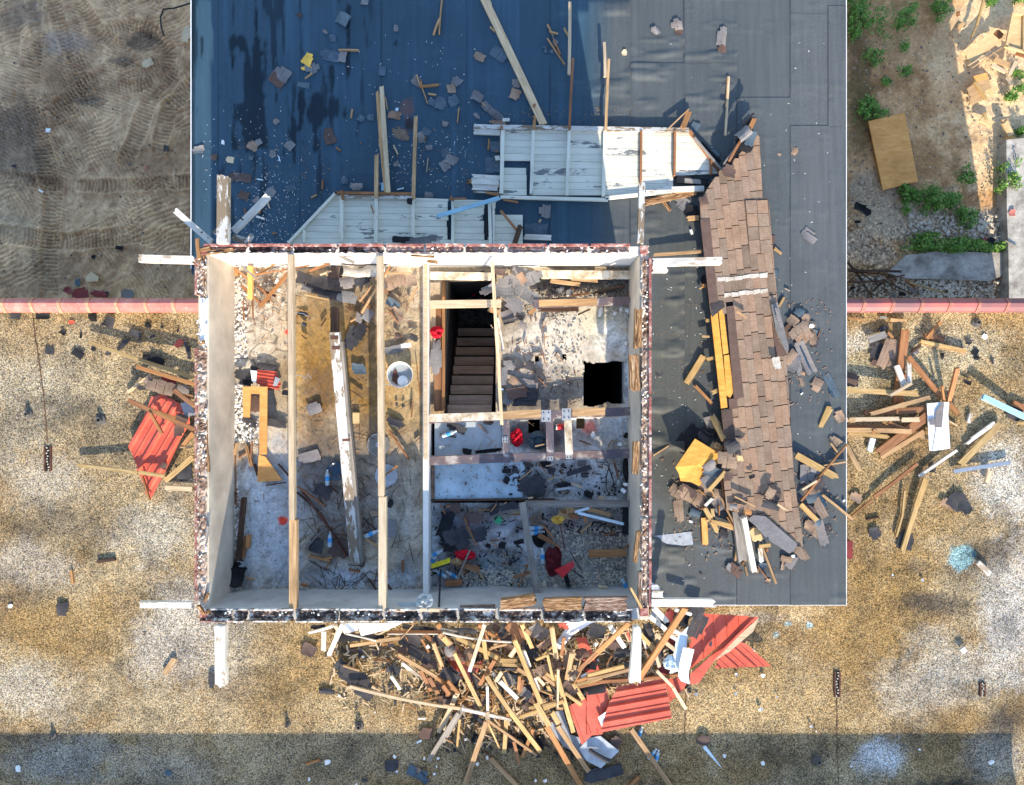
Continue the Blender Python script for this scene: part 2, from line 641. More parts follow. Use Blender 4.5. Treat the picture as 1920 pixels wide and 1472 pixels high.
def sheet_piece(cr, cx, cy, w, h, ang, mat, z=0.0, curl=.013, tabs=0, torn=.25, name='shingle_scrap', desc=None, cat='shingle', label=None,
                group=None, parent=None, th=.006, tilt=0.0):
    """thin bent sheet, irregular torn outline, optional tab slots; cx.. in crop pixels, ang degrees in the picture"""
    px, py = cv(cr, cx, cy)
    k = (CAMH - z) / FPX / CR[cr][2]
    W, H = w * k, h * k
    rg = random.Random(int(px * 13 + py * 7))
    nx, ny = 6, 4
    xs = [i / nx - .5 for i in range(nx + 1)]
    ys = [j / ny - .5 for j in range(ny + 1)]
    if tabs:
        xs = [-.5]
        for t_ in range(1, tabs):
            c = t_ / tabs - .5
            xs += [(xs[-1] + c) / 2, c - .012, c + .012]
        xs += [(xs[-1] + .5) / 2, .5]
        nx = len(xs) - 1
    ph, a1, a2 = rg.uniform(0, 6), rg.uniform(-1, 1), rg.uniform(-1, 1)
    vs = []
    for lay in (0, 1):
        for j, y in enumerate(ys):
            for i, x in enumerate(xs):
                ex = rg.uniform(-1, 1) * torn * .16 if (i in (0, nx)) else 0
                ey = rg.uniform(-1, 1) * torn * .2 if (j in (0, ny)) else 0
                if lay:
                    ex, ey = vs[j * (nx + 1) + i][3:5]
                zz = curl * (a1 * (x * 2) ** 2 + a2 * (y * 2) ** 2 + .5 * math.sin(3 * x + 2 * y + ph)) + tilt * x
                vs.append((x, y, zz, ex, ey, lay))
    dead = set()
    for j in range(ny):
        for i in range(nx):
            if tabs and xs[i + 1] - xs[i] < .03 and j < ny - 1:
                dead.add((i, j))
            elif (i in (0, nx - 1)) and (j in (0, ny - 1)) and rg.random() < torn * 1.4:
                dead.add((i, j))
    ca, sa = math.cos(math.radians(-ang)), math.sin(math.radians(-ang))
    zmin = min(v[2] for v in vs)
    c = P(px, py, z)
    vv = []
    for x, y, zz, ex, ey, lay in vs:
        X, Y = (x + ex) * W, (y + ey) * H
        vv.append((X, Y, zz - zmin + th * lay))
    n1 = (nx + 1) * (ny + 1)
    fs = []
    w_ = nx + 1
    alive = lambda i, j: 0 <= i < nx and 0 <= j < ny and (i, j) not in dead
    for j in range(ny):
        for i in range(nx):
            if not alive(i, j):
                continue
            a = j * w_ + i
            fs.append((a, a + w_, a + w_ + 1, a + 1))
            fs.append((n1 + a, n1 + a + 1, n1 + a + w_ + 1, n1 + a + w_))
            if not alive(i, j - 1):
                fs.append((a, a + 1, n1 + a + 1, n1 + a))
            if not alive(i, j + 1):
                fs.append((a + w_ + 1, a + w_, n1 + a + w_, n1 + a + w_ + 1))
            if not alive(i - 1, j):
                fs.append((a + w_, a, n1 + a, n1 + a + w_))
            if not alive(i + 1, j):
                fs.append((a + 1, a + w_ + 1, n1 + a + w_ + 1, n1 + a + 1))
    me = bpy.data.meshes.new(name)
    me.from_pydata(vv, [], fs)
    me.materials.append(M[mat])
    me.shade_smooth() if False else None
    o = bpy.data.objects.new(name, me)
    o.location = c if not parent else c - Vector(parent.location)
    o.rotation_euler = (0, 0, math.radians(-ang))
    COL.objects.link(o)
    if parent:
        o.parent = parent
    elif label:
        tag(o, label, cat, group)
    else:
        s_ = max(w, h) / CR[cr][2]
        sz = 'tiny' if s_ < 11 else ('small' if s_ < 22 else ('large' if s_ > 40 else 'mid-sized'))
        if name == 'shingle_scrap' and not desc:
            if tabs:
                o.name, desc, cat = 'shingle_strip', {'sh_brown': 'brown', 'sh_grey': 'grey', 'sh_blue': 'bluish', 'sh_ridge': 'dark brown'}.get(mat, 'charcoal') + ' shingle strip with tabs', 'shingle strip'
            elif mat in ('sh_dark', 'sh_black'):
                o.name, desc, cat = 'felt_scrap', ('small ' if s_ < 22 else 'larger ') + ('black' if mat == 'sh_black' else 'charcoal') + ' felt scrap', 'felt scrap'
        nm = {'sh_brown': 'brown shingle', 'sh_dark': 'charcoal shingle', 'sh_grey': 'grey shingle', 'sh_blue': 'bluish shingle',
              'sh_black': 'black felt', 'sh_ridge': 'dark brown shingle'}.get(mat, 'thin')
        later(o, desc or ('%s %s scrap' % (sz, nm)), cat, px, py, group)
    return o


def scraps(cr, base, rows, zm=1.0, **kw):
    for r in rows:
        cx, cy, w, h, ang, mat = r[:6]
        k2 = dict(kw)
        zz = base + (zq(r[6], zm) if len(r) > 6 else .004)
        if len(r) > 7:
            k2.update(r[7])
        sheet_piece(cr, cx, cy, w, h, ang, mat, zz, **k2)


def flat_poly(cr, pts, z, th, mat, name, label=None, cat=None, parent=None, zf=None, desc=None, group=None, local=True):
    w_ = [P(*cv(cr, *p), z) for p in pts]
    c = sum(w_, Vector((0, 0, 0))) / len(w_)
    mb = MB()
    mb.prism([(p.x, p.y) for p in w_], z, z + th, zf)
    o = mb.build(name, mat, parent, None if parent else (c.x, c.y, z))
    if not parent:
        if label:
            tag(o, label, cat, group)
        else:
            px = sum(cv(cr, *p)[0] for p in pts) / len(pts)
            py = sum(cv(cr, *p)[1] for p in pts) / len(pts)
            later(o, desc, cat, px, py, group)
    return o


def ribbed(cr, pts, z, ang, pitch, depth, mat, name, label, cat='metal sheet', zf=None, parent=None, th=.0, prof='box'):
    """corrugated sheet: polygon cut along the rib lines; ang = rib direction in picture degrees (0 = along x, clockwise)"""
    w_ = [P(*cv(cr, *p), z) for p in pts]
    c = sum(w_, Vector((0, 0, 0))) / len(w_)
    a = math.radians(-ang)
    d = Vector((math.cos(a), math.sin(a), 0))
    n = Vector((-math.sin(a), math.cos(a), 0))
    loc2 = [((p - c).dot(d), (p - c).dot(n)) for p in w_]
    v0, v1 = min(p[1] for p in loc2), max(p[1] for p in loc2)
    brk = []
    k0 = math.floor(v0 / pitch)
    rp = [(0, 0), (.08, 1), (.22, 1), (.30, 0), (.62, 0), (.65, .35), (.69, .35), (.72, 0)] if prof == 'box' else [(0, 0), (.05, .6), (.12, .6), (.17, 0)]
    k = k0
    while k * pitch < v1 + pitch:
        for f_, hh in rp:
            brk.append((k * pitch + f_ * pitch, hh * depth))
        k += 1

    def hgt(v):
        for i in range(len(brk) - 1):
            if brk[i][0] <= v <= brk[i + 1][0]:
                t_ = (v - brk[i][0]) / max(1e-9, brk[i + 1][0] - brk[i][0])
                return brk[i][1] * (1 - t_) + brk[i + 1][1] * t_
        return 0.0
    mb = MB()
    for i in range(len(brk) - 1):
        a_, b_ = brk[i][0], brk[i + 1][0]
        if b_ <= v0 or a_ >= v1:
            continue
        q = clip_rect(loc2, -99, 99, a_, b_)
        if area(q) < 1e-6:
            continue
        top = []
        for (u, v) in q:
            w3 = c + d * u + n * v
            top.append((w3.x, w3.y, z + hgt(v) + (zf(u, v) if zf else 0)))
        nn = len(top)
        bot = [(x, y, zz - .004) for x, y, zz in top]
        sgn = sum(top[i][0] * top[(i + 1) % nn][1] - top[(i + 1) % nn][0] * top[i][1] for i in range(nn))
        f1 = tuple(range(nn)) if sgn > 0 else tuple(range(nn - 1, -1, -1))
        mb.add(top + bot, [f1, tuple(nn + i for i in reversed(f1))] + [(i, (i + 1) % nn, nn + (i + 1) % nn, nn + i) for i in range(nn)])
    o = mb.build(name, mat, parent, None if parent else (c.x, c.y, z))
    if not parent:
        tag(o, label, cat)
    return o


# ------------------------------------------------------------------ numpy noise and height fields
_T = np.random.RandomState(3).rand(256, 256)


def vn(x, y, s=1.0, seed=0):
    x = x * s + seed * 17.31
    y = y * s + seed * 9.77
    xi, yi = np.floor(x).astype(int), np.floor(y).astype(int)
    fx, fy = x - xi, y - yi
    fx, fy = fx * fx * (3 - 2 * fx), fy * fy * (3 - 2 * fy)
    a, b = _T[xi % 256, yi % 256], _T[(xi + 1) % 256, yi % 256]
    c, d = _T[xi % 256, (yi + 1) % 256], _T[(xi + 1) % 256, (yi + 1) % 256]
    return (a * (1 - fx) + b * fx) * (1 - fy) + (c * (1 - fx) + d * fx) * fy


def fbm(x, y, s=1.0, seed=0, o=4, g=.5):
    r, a, t_ = 0, 1.0, 0
    for i in range(o):
        r = r + a * vn(x, y, s * 2 ** i, seed + i * 3)
        t_ += a
        a *= g
    return r / t_


def sm(e0, e1, x):
    t_ = np.clip((x - e0) / (e1 - e0), 0, 1)
    return t_ * t_ * (3 - 2 * t_)


def field(name, x0, x1, y0, y1, step, fn, mat, keep=None, kind='structure', smooth=True):
    nx, ny = int(round((x1 - x0) / step)) + 1, int(round((y1 - y0) / step)) + 1
    X, Y = np.meshgrid(np.linspace(x0, x1, nx), np.linspace(y0, y1, ny))
    X, Y = X.ravel(), Y.ravel()
    Z, C = fn(X, Y)
    co = np.stack([X, Y, Z], 1).astype(np.float32)
    i, j = np.meshgrid(np.arange(nx - 1), np.arange(ny - 1))
    a = (j * nx + i).ravel()
    q = np.stack([a, a + 1, a + nx + 1, a + nx], 1)
    if keep is not None:
        cx, cy = X[q].mean(1), Y[q].mean(1)
        q = q[keep(cx, cy)]
    me = bpy.data.meshes.new(name)
    me.vertices.add(len(co))
    me.vertices.foreach_set('co', co.ravel())
    me.loops.add(q.size)
    me.loops.foreach_set('vertex_index', q.ravel().astype(np.int32))
    me.polygons.add(len(q))
    me.polygons.foreach_set('loop_start', (np.arange(len(q)) * 4).astype(np.int32))
    me.polygons.foreach_set('loop_total', np.full(len(q), 4, np.int32))
    me.update(calc_edges=True)
    at = me.attributes.new('Col', 'FLOAT_COLOR', 'POINT')
    cc = np.ones((len(co), 4), np.float32)
    cc[:, :3] = C
    at.data.foreach_set('color', cc.ravel())
    if smooth:
        me.shade_smooth()
    me.materials.append(M[mat])
    o = bpy.data.objects.new(name, me)
    COL.objects.link(o)
    if kind:
        o['kind'] = kind
    return o


def stain(C, X, Y, items, z, seed=0, edge=.5):
    """items: (px, py, rx_px, ry_px, colour, strength) blends ragged stains into the colour array"""
    k = (CAMH - z) / FPX
    nz = fbm(X, Y, 2.2, seed, 5, .6) - .5
    nz2 = fbm(X, Y, 14, seed + 9, 3, .6) - .5
    for it in items:
        px, py, rx, ry, c, st = it[:6]
        ang = math.radians(it[6]) if len(it) > 6 else 0
        dx, dy = X - (px - 960) * k, Y - (736 - py) * k
        u = dx * math.cos(ang) - dy * math.sin(ang)
        v = dx * math.sin(ang) + dy * math.cos(ang)
        d = np.sqrt((u / (rx * k)) ** 2 + (v / (ry * k)) ** 2) + nz * 1.3 + nz2 * .6
        m = (1 - sm(1 - edge, 1 + edge * .6, d)) * st
        C[:] = C * (1 - m[:, None]) + np.array(c)[None] * m[:, None]
    return C


def seg_dist(X, Y, path):
    """distance across and along a polyline"""
    best = np.full(X.shape, 1e9)
    al = np.zeros(X.shape)
    acc = 0.0
    for (ax, ay), (bx, by) in zip(path[:-1], path[1:]):
        L = math.hypot(bx - ax, by - ay)
        ux, uy = (bx - ax) / L, (by - ay) / L
        t_ = np.clip((X - ax) * ux + (Y - ay) * uy, 0, L)
        d = np.hypot(X - ax - ux * t_, Y - ay - uy * t_)
        m = d < best
        best = np.where(m, d, best)
        al = np.where(m, acc + t_, al)
        acc += L
    return best, al

# ================================================================== LARGE STRUCTURE
XL0, XL1 = -3.931, -3.800        # penthouse walls: outer and inner faces
XR1, XR0 = 1.600, 1.713
YT0, YT1 = 1.833, 1.727
YB0, YB1 = -2.849, -2.703
SEAL = .002

# ---- surface materials driven by the stain colours stored on the meshes
t = NT('gravel')
col = t.attr()
v1 = t.voro(78, feature='F1', out='Color')
sep = t.n('ShaderNodeSeparateColor')
t.l(v1, sep.inputs[0])
n2 = t.noise(30, 4, .75)
n5 = t.noise(3.2, 5, .7)
sp = t.math('ADD', t.math('MULTIPLY', sep.outputs[0], .50), t.math('ADD', t.math('MULTIPLY', n2, .58), t.math('MULTIPLY', n5, .36)))
k = t.ramp(sp, [(.42, .16), (.56, .42), (.68, .80), (.80, 1.12), (.93, 1.75)])
c = t.mix(1.0, col, k, 'MULTIPLY')
mo = t.noise(1.1, 7, .72, dist=.5)
c = t.mix(1.0, c, t.ramp(mo, [(.36, (.50, .50, .50)), (.50, (.90, .87, .82)), (.64, (1.08, 1.06, 1.0))]), 'MULTIPLY')
hue = t.ramp(sep.outputs[1], [(0, (1.12, .98, .78)), (.6, (1, 1, 1)), (1, (.9, .97, 1.1))])
c = t.mix(1.0, c, hue, 'MULTIPLY')
t.bump(sp, .8, .012)
M['gravel'] = t.fin(c, .93, .15)

t = NT('membrane')
col = t.attr()
a = t.noise(150, 2, .7)
b = t.noise(2.0, 3, .6, t.map((7, .35, 1)))
c = t.mix(1.0, col, t.ramp(a, [(.3, .55), (.7, 1.55)]), 'MULTIPLY')
c = t.mix(1.0, c, t.ramp(b, [(.3, .88), (.7, 1.12)]), 'MULTIPLY')
gr = t.voro(17)
c = t.mix(t.ramp(gr, [(.022, .8), (.04, 0.0)]), c, (.42, .42, .40))
t.bump(a, .25, .003)
M['membrane'] = t.fin(c, t.attr('Wet', 2), .3)

t = NT('sand')
col = t.attr()
a = t.noise(60, 4, .7)
b = t.noise(9, 5, .65)
c = t.mix(1.0, col, t.ramp(a, [(.3, .72), (.7, 1.28)]), 'MULTIPLY')
c = t.mix(1.0, c, t.ramp(b, [(.3, .8), (.7, 1.18)]), 'MULTIPLY')
w = t.voro(9)
c = t.mix(t.ramp(w, [(.02, .6), (.035, 0.0)]), c, (.6, .58, .54))
t.bump(b, .5, .03)
M['sand'] = t.fin(c, .95, .1)

t = NT('rubble_ground')
col = t.attr()
v = t.voro(22, out='Color')
sep = t.n('ShaderNodeSeparateColor')
t.l(v, sep.inputs[0])
n2 = t.noise(14, 5, .7)
s_ = t.math('ADD', t.math('MULTIPLY', sep.outputs[0], .55), t.math('MULTIPLY', n2, .8))
k = t.ramp(s_, [(.35, .3), (.6, .9), (.8, 1.2), (.97, 2.1)])
rough_mix = t.attr('Rub', 2)
k2 = t.ramp(n2, [(.3, .72), (.7, 1.25)])
c = t.mix(1.0, col, t.mix(rough_mix, k2, k), 'MULTIPLY')
t.bump(s_, .6, .02)
M['rubble'] = t.fin(c, .95, .1)

t = NT('floor_slab')
col = t.attr()
a = t.noise(26, 6, .75)
b = t.noise(5, 5, .7)
c = t.mix(1.0, col, t.ramp(a, [(.33, .62), (.5, 1.0), (.7, 1.25)]), 'MULTIPLY')
c = t.mix(1.0, c, t.ramp(b, [(.3, .62), (.5, 1.0), (.7, 1.2)]), 'MULTIPLY')
d5 = t.noise(1.6, 6, .75, dist=.8)
c = t.mix(t.ramp(d5, [(.50, 0.0), (.60, .5)]), c, (.12, .09, .06))
g = t.voro(19)
c = t.mix(t.ramp(g, [(.02, .75), (.05, 0.0)]), c, (.05, .04, .035))
g2 = t.voro(8, t.map((1, 1, 1), (3.3, 1.7, 0)))
c = t.mix(t.ramp(g2, [(.02, .8), (.032, 0.0)]), c, (.75, .74, .70))
t.bump(a, .5, .006)
M['floor'] = t.fin(c, t.attr('Wet', 2), .2)


def wet_attr(o, vals):
    at = o.data.attributes.new('Wet', 'FLOAT_COLOR', 'POINT')
    cc = np.ones((len(vals), 4), np.float32)
    cc[:, :3] = vals[:, None]
    at.data.foreach_set('color', cc.ravel())


# ---- far ground
mb = MB()
mb.add([(-160, -160, -4.12), (160, -160, -4.12), (160, 160, -4.12), (-160, 160, -4.12)], [(0, 1, 2, 3)])
t = NT('far_ground')
a = t.noise(.6, 6, .65)
M['far_ground'] = t.fin(t.ramp(a, [(.35, (.17, .14, .11)), (.55, (.25, .21, .16)), (.7, (.10, .14, .06))]), .95, .1)
o = mb.build('ground', 'far_ground')
o['kind'] = 'structure'

# ---- sand lot on the left with tyre tracks
GK = 15.2 / 1280


def gpx(px, py):
    return ((px - 960) * GK, (736 - py) * GK)


TRACKS = [([(250, 62), (285, 72), (302, 95), (298, 118), (270, 132), (225, 132), (170, 150), (125, 185), (95, 215)], .26),
          ([(200, 60), (245, 45), (295, 60), (320, 95), (315, 135), (270, 160), (210, 165), (150, 185), (110, 220)], .24),
          ([(100, 0), (118, 60), (150, 130), (165, 190)], .25),
          ([(70, 60), (55, 150), (75, 250), (90, 330)], .32),
          ([(0, 330), (90, 345), (200, 350), (370, 342)], .22),
          ([(330, 120), (290, 170), (262, 240), (240, 300)], .28),
          ([(370, 150), (320, 200), (300, 280)], .26),
          ([(100, 340), (96, 430), (92, 550)], .3),
          ([(0, 440), (120, 455), (260, 440), (370, 460)], .3),
          ([(150, 0), (180, 50), (235, 100), (200, 130), (140, 150)], .22)]


def sand_fn(X, Y):
    z = -4.0 + .10 * (fbm(X, Y, .8, 1, 4) - .5) + .05 * (fbm(X, Y, 4, 2, 4, .6) - .5) + .02 * (fbm(X, Y, 16, 4, 3) - .5)
    C = np.zeros((len(X), 3))
    n_ = fbm(X, Y, .9, 7, 5, .6)
    nn = fbm(X, Y, 5, 8, 4, .6)
    m = sm(.33, .68, n_ * .6 + nn * .4)
    C[:] = np.array((.34, .24, .155)) * (1 - m[:, None]) + np.array((.62, .47, .31)) * m[:, None]
    wp = fbm(X, Y, .9, 141, 4, .6)
    for th_, per, sd in ((.5, .085, 1), (2.0, .10, 2), (1.2, .07, 3)):
        q_ = np.sin((X * math.cos(th_) + Y * math.sin(th_)) * 2 * math.pi / per + 26 * wp)
        mk_ = sm(.50, .66, fbm(X, Y, 1.1, 150 + sd, 3))
        z += .014 * q_ * mk_
        C *= (1 + .13 * q_ * mk_)[:, None]  # troughs darker, crests lighter: shade of the ridges painted into the sand colour
    z += .08 * (np.abs(fbm(X * 1.6, Y, 1.8, 160, 4, .6) - .5) * -2 + .3)
    for i, (pth, w) in enumerate(TRACKS):
        w = w * 1.35
        d, al = seg_dist(X, Y, [gpx(*p) for p in pth])
        dn = d + .04 * (vn(X, Y, 3, i) - .5)
        ins = 1 - sm(w * .42, w * .55, dn)
        lug = sm(-.6, .6, np.sin(al * 2 * math.pi / .085 + d * 5 + 3 * vn(X, Y, 2.5, 60 + i)))
        fade = sm(.30, .62, fbm(X, Y, 1.5, 40 + i, 3))
        rut = np.exp(-((dn - w * .56) / .045) ** 2)
        z += (ins * (-.04 + .04 * lug) + rut * .03) * (.35 + .65 * fade)
        C *= (1 - .20 * ins * (1 - lug) * fade)[:, None]  # dents between lugs darker: pressed damp soil plus shade painted into the colour
    st_ = fbm(X * 3.5, Y * .6, 1.3, 45, 4, .6)
    wv = sm(-9.6, -10.6, X)
    z += .07 * (st_ - .5) * wv
    C *= (1 + .5 * (st_ - .5) * wv)[:, None]
    C = stain(C, X, Y, [(25, 270, 60, 90, (.11, .105, .10), .6), (20, 420, 55, 35, (.38, .33, .25), .7), (120, 80, 60, 30, (.36, .33, .3), .7),
                        (310, 500, 70, 50, (.38, .30, .22), .5), (70, 520, 80, 50, (.15, .13, .11), .5), (270, 80, 30, 20, (.09, .085, .08), .7),
                        (230, 115, 25, 10, (.09, .085, .08), .6), (165, 190, 28, 14, (.10, .09, .085), .7), (50, 30, 60, 30, (.13, .12, .11), .6)], -4.0, 3) * np.array((1.14, 1.0, .86))
    return z, C


field('sand_lot', -12.4, -5.9, 1.2, 9.2, .02, sand_fn, 'sand')


# ---- ground on the right
def right_fn(X, Y):
    z = -4.0 + .12 * (fbm(X, Y, .9, 21, 4) - .5) + .05 * (fbm(X, Y, 5, 22, 4, .6) - .5)
    C = np.zeros((len(X), 3))
    n_ = fbm(X, Y, 1.6, 27, 5, .62)
    m = sm(.32, .68, n_)
    C[:] = np.array((.29, .19, .105)) * (1 - m[:, None]) + np.array((.52, .38, .235)) * m[:, None]
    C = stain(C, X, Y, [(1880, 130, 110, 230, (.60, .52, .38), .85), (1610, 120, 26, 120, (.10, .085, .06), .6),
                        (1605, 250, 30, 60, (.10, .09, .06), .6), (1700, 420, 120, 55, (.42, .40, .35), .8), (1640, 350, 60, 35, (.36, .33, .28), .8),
                        (1850, 430, 40, 50, (.42, .40, .36), .8), (1760, 545, 190, 26, (.36, .33, .29), .9), (1640, 540, 60, 26, (.13, .11, .09), .5),
                        (1640, 470, 60, 30, (.40, .35, .30), .7), (1700, 80, 70, 30, (.30, .22, .14), .5), (1615, 200, 30, 90, (.09, .09, .04), .4)], -4.0, 23) * np.array((1.15, .98, .80))
    return z, C


gx0, gx1, gy0, gy1 = 6.2, 13.2, 1.2, 9.4
og = field('rubble_lot', gx0, gx1, gy0, gy1, .022, right_fn, 'rubble')
nv = len(og.data.vertices)
co = np.empty(nv * 3, np.float32)
og.data.vertices.foreach_get('co', co)
co = co.reshape(-1, 3)
rb = sm(5.2, 4.0, co[:, 1] + 1.2 * (fbm(co[:, 0], co[:, 1], 1.3, 5, 3) - .5))
rb = np.clip(1 - sm(3.4, 4.9, co[:, 1] + 1.6 * (fbm(co[:, 0], co[:, 1], 1.3, 5, 3) - .5)), .12, 1)
at = og.data.attributes.new('Rub', 'FLOAT_COLOR', 'POINT')
cc = np.ones((nv, 4), np.float32)
cc[:, :3] = rb[:, None]
at.data.foreach_set('color', cc.ravel())

# concrete path and raised slab on the right ground
t = NT('weathered_concrete')
a = t.noise(3.2, 6, .7)
b = t.noise(40, 3, .7)
c = t.ramp(a, [(.34, (.20, .18, .16)), (.5, (.36, .335, .30)), (.64, (.50, .47, .42))])
c = t.mix(1.0, c, t.ramp(b, [(.3, .8), (.7, 1.15)]), 'MULTIPLY')
t.bump(b, .4, .006)
M['wconcrete'] = t.fin(c, .92, .15)
mb = MB()
ps = [P(*p, -3.9) for p in [(1700, 478), (1760, 471), (1840, 473), (1889, 474), (1889, 512), (1858, 527), (1790, 524), (1700, 522), (1665, 512)]]
mb.prism([(p.x, p.y) for p in ps], -4.08, -3.90)
o = mb.build('concrete_path', 'wconcrete')
o['kind'] = 'structure'
mb = MB()
ps = [P(*p, -3.72) for p in [(1887, 262), (1960, 255), (1960, 640), (1893, 640), (1891, 476), (1888, 400)]]
mb.prism([(p.x, p.y) for p in ps], -4.1, -3.72)
o = mb.build('concrete_slab', 'wconcrete')
o['kind'] = 'structure'

# ---- lower building: gravel roof, walls
def gravel_fn(X, Y):
    z = .012 * (fbm(X, Y, 1.2, 31, 3) - .5) + .010 * (fbm(X, Y, 18, 33, 3, .7) - .5)
    C = np.zeros((len(X), 3))
    n_ = fbm(X, Y, .62, 34, 5, .6)
    n3 = fbm(X, Y, 2.4, 36, 4, .6)
    m = sm(.38, .62, n_ * .55 + n3 * .45)
    C[:] = np.array((.27, .19, .098)) * (1 - m[:, None]) + np.array((.35, .28, .175)) * m[:, None]
    W, D, O = (.39, .37, .33), (.09, .08, .07), (.28, .185, .075)
    C = stain(C, X, Y, [
        (60, 720, 120, 130, (.36, .33, .26), .7), (200, 800, 120, 90, D, .42), (80, 900, 90, 60, W, .55), (60, 640, 70, 40, O, .4),
        (290, 1000, 90, 60, (.40, .38, .33), .75), (130, 980, 120, 50, D, .6), (60, 1060, 110, 45, (.33, .30, .26), .7), (320, 900, 50, 40, W, .4),
        (120, 1180, 150, 60, O, .7), (330, 1200, 90, 110, (.40, .38, .35), .75), (420, 1250, 60, 90, W, .5), (60, 1300, 100, 60, (.42, .39, .33), .7),
        (300, 1330, 140, 50, (.40, .33, .22), .6), (500, 1300, 90, 60, O, .5), (600, 1230, 90, 70, O, .6), (660, 1420, 150, 50, (.25, .21, .14), .6),
        (120, 1420, 100, 50, (.27, .26, .24), .8), (300, 1440, 120, 40, (.30, .28, .24), .6), (70, 1380, 80, 20, D, .5),
        (1000, 1430, 200, 50, (.23, .185, .11), .7), (1350, 1250, 160, 60, O, .6), (1450, 1330, 200, 60, (.44, .33, .18), .6),
        (1640, 1180, 110, 110, O, .75), (1700, 1080, 80, 70, O, .7), (1620, 960, 60, 120, O, .6), (1740, 960, 110, 60, O, .5),
        (1880, 900, 60, 90, (.46, .45, .42), .85), (1890, 1150, 60, 150, (.46, .45, .43), .85), (1800, 1250, 110, 50, W, .8, 25), (1740, 1290, 90, 60, W, .7),
        (1770, 1130, 70, 26, D, .85), (1860, 1040, 50, 30, D, .7), (1820, 1090, 60, 40, (.16, .145, .12), .5), (1720, 1060, 22, 14, D, .5),
        (1880, 1360, 50, 45, D, .9), (1790, 1480, 70, 25, (.03, .03, .03), .9), (1800, 1350, 60, 30, O, .6), (1590, 720, 60, 80, (.44, .40, .28), .7),
        (1600, 640, 60, 25, (.50, .48, .42), .8), (1800, 650, 110, 40, (.50, .45, .33), .6), (1700, 700, 100, 80, (.46, .40, .26), .6),
        (1400, 1160, 90, 14, W, .6), (1500, 1400, 200, 40, (.22, .17, .10), .6), (870, 1340, 160, 30, (.40, .27, .12), .5),
        (1650, 1412, 44, 40, (.46, .48, .50), .95), (1870, 1420, 60, 50, (.22, .22, .22), .6), (1530, 1425, 16, 18, (.04, .04, .05), .85),
        (250, 700, 130, 80, (.45, .37, .24), .5), (40, 1120, 60, 20, D, .4), (20, 800, 40, 60, D, .4)], 0.0, 37, .6)
    # painted light blue splashes
    C = stain(C, X, Y, [(1805, 1045, 26, 26, (.20, .42, .50), .75), (1518, 1172, 7, 6, (.3, .5, .6), .8), (1478, 1170, 7, 5, (.3, .5, .6), .7), (1455, 1190, 5, 4, (.3, .5, .6), .7)], 0.0, 51, .3)
    return z, C


PAR_Y = (736 - 571) / 1280 * 10.92       # centre line of the parapet coping
X_E = 10.9
field('gravel_roof', -14.0, X_E, -8.1, PAR_Y, .032, gravel_fn, 'gravel',
      keep=lambda x, y: ~((x > XL0 + .08) & (x < XR0 - .06) & (y > YB0 + .08)) & ~((x > 1.9) & (x < 5.1) & (y > -3.2)))

lb = thing('lower_building', 'flat roofed lower building with gravel roof and pale rendered walls under the raised roof deck', 'building', (-1, -3, -4))
mb = MB()
mb.box(-14.0, PAR_Y - .12, -4.1, XL0, PAR_Y - .002, -.03)
mb.build('wall', 'stucco', lb)
mb = MB()
mb.box(XR0, PAR_Y - .12, -4.1, X_E, PAR_Y - .002, -.03)
mb.build('wall', 'stucco', lb)
mb = MB()
mb.box(X_E - .12, -14, -4.1, X_E, PAR_Y - .124, -.03)
mb.build('wall', 'stucco', lb)
mb = MB()
mb.box(-14.0, -14, -4.1, -13.88, PAR_Y - .124, -.03)
mb.build('wall', 'stucco', lb)
# taller block to the south whose top edge shades the bottom strip of the roof
sb = thing('taller_block', 'taller rendered block rising south of the gravel roof beyond the picture edge', 'building', (-2, -10, 0))
mb = MB()
mb.box(-14.0, -13.9, -.05, 8.55, -8.1, 1.13)
mb.build('wall', 'stucco', sb)
mb = MB()
mb.box(-14.05, -13.95, 1.133, 8.6, -8.05, 1.172)
mb.build('roof', 'wconcrete', sb)

# ---- parapets with tile copings
def coping_run(name, label, xs, zc, mats, seam_mat, white=False):
    t_ = thing(name, label, 'parapet', ((xs[0] + xs[-1]) / 2, PAR_Y, 0))
    mb = MB()
    mb.box(xs[0], PAR_Y - .085, -.05, xs[-1], PAR_Y + .08, zc - .045)
    mb.build('wall', 'stucco', t_)
    prof = [(-.125, -.05), (-.105, -.015), (-.05, .03), (0, .055), (.012, .06), (.05, .045), (.098, -.01), (.105, -.05)]
    for i in range(len(xs) - 1):
        a, b = xs[i] + .012, xs[i + 1] - .012
        mb = MB()
        vs = [(a, PAR_Y + y, zc + z) for y, z in prof] + [(b, PAR_Y + y, zc + z) for y, z in prof]
        n = len(prof)
        mb.add(vs, [(j, n + j, n + j + 1, j + 1) for j in range(n - 1)] + [tuple(range(n)), tuple(range(2 * n - 1, n - 1, -1))])
        mb.build('coping_tile', mats, t_)
        mb = MB()
        w_ = .035
        pr2 = [(y * 1.06, z + .012) for y, z in prof]
        vs = [(b - w_ * .4, PAR_Y + y, zc + z) for y, z in pr2] + [(b + w_, PAR_Y + y, zc + z) for y, z in pr2]
        mb.add(vs, [(j, n + j, n + j + 1, j + 1) for j in range(n - 1)] + [tuple(range(n)), tuple(range(2 * n - 1, n - 1, -1))])
        mb.build('joint_collar', seam_mat, t_)
    return t_


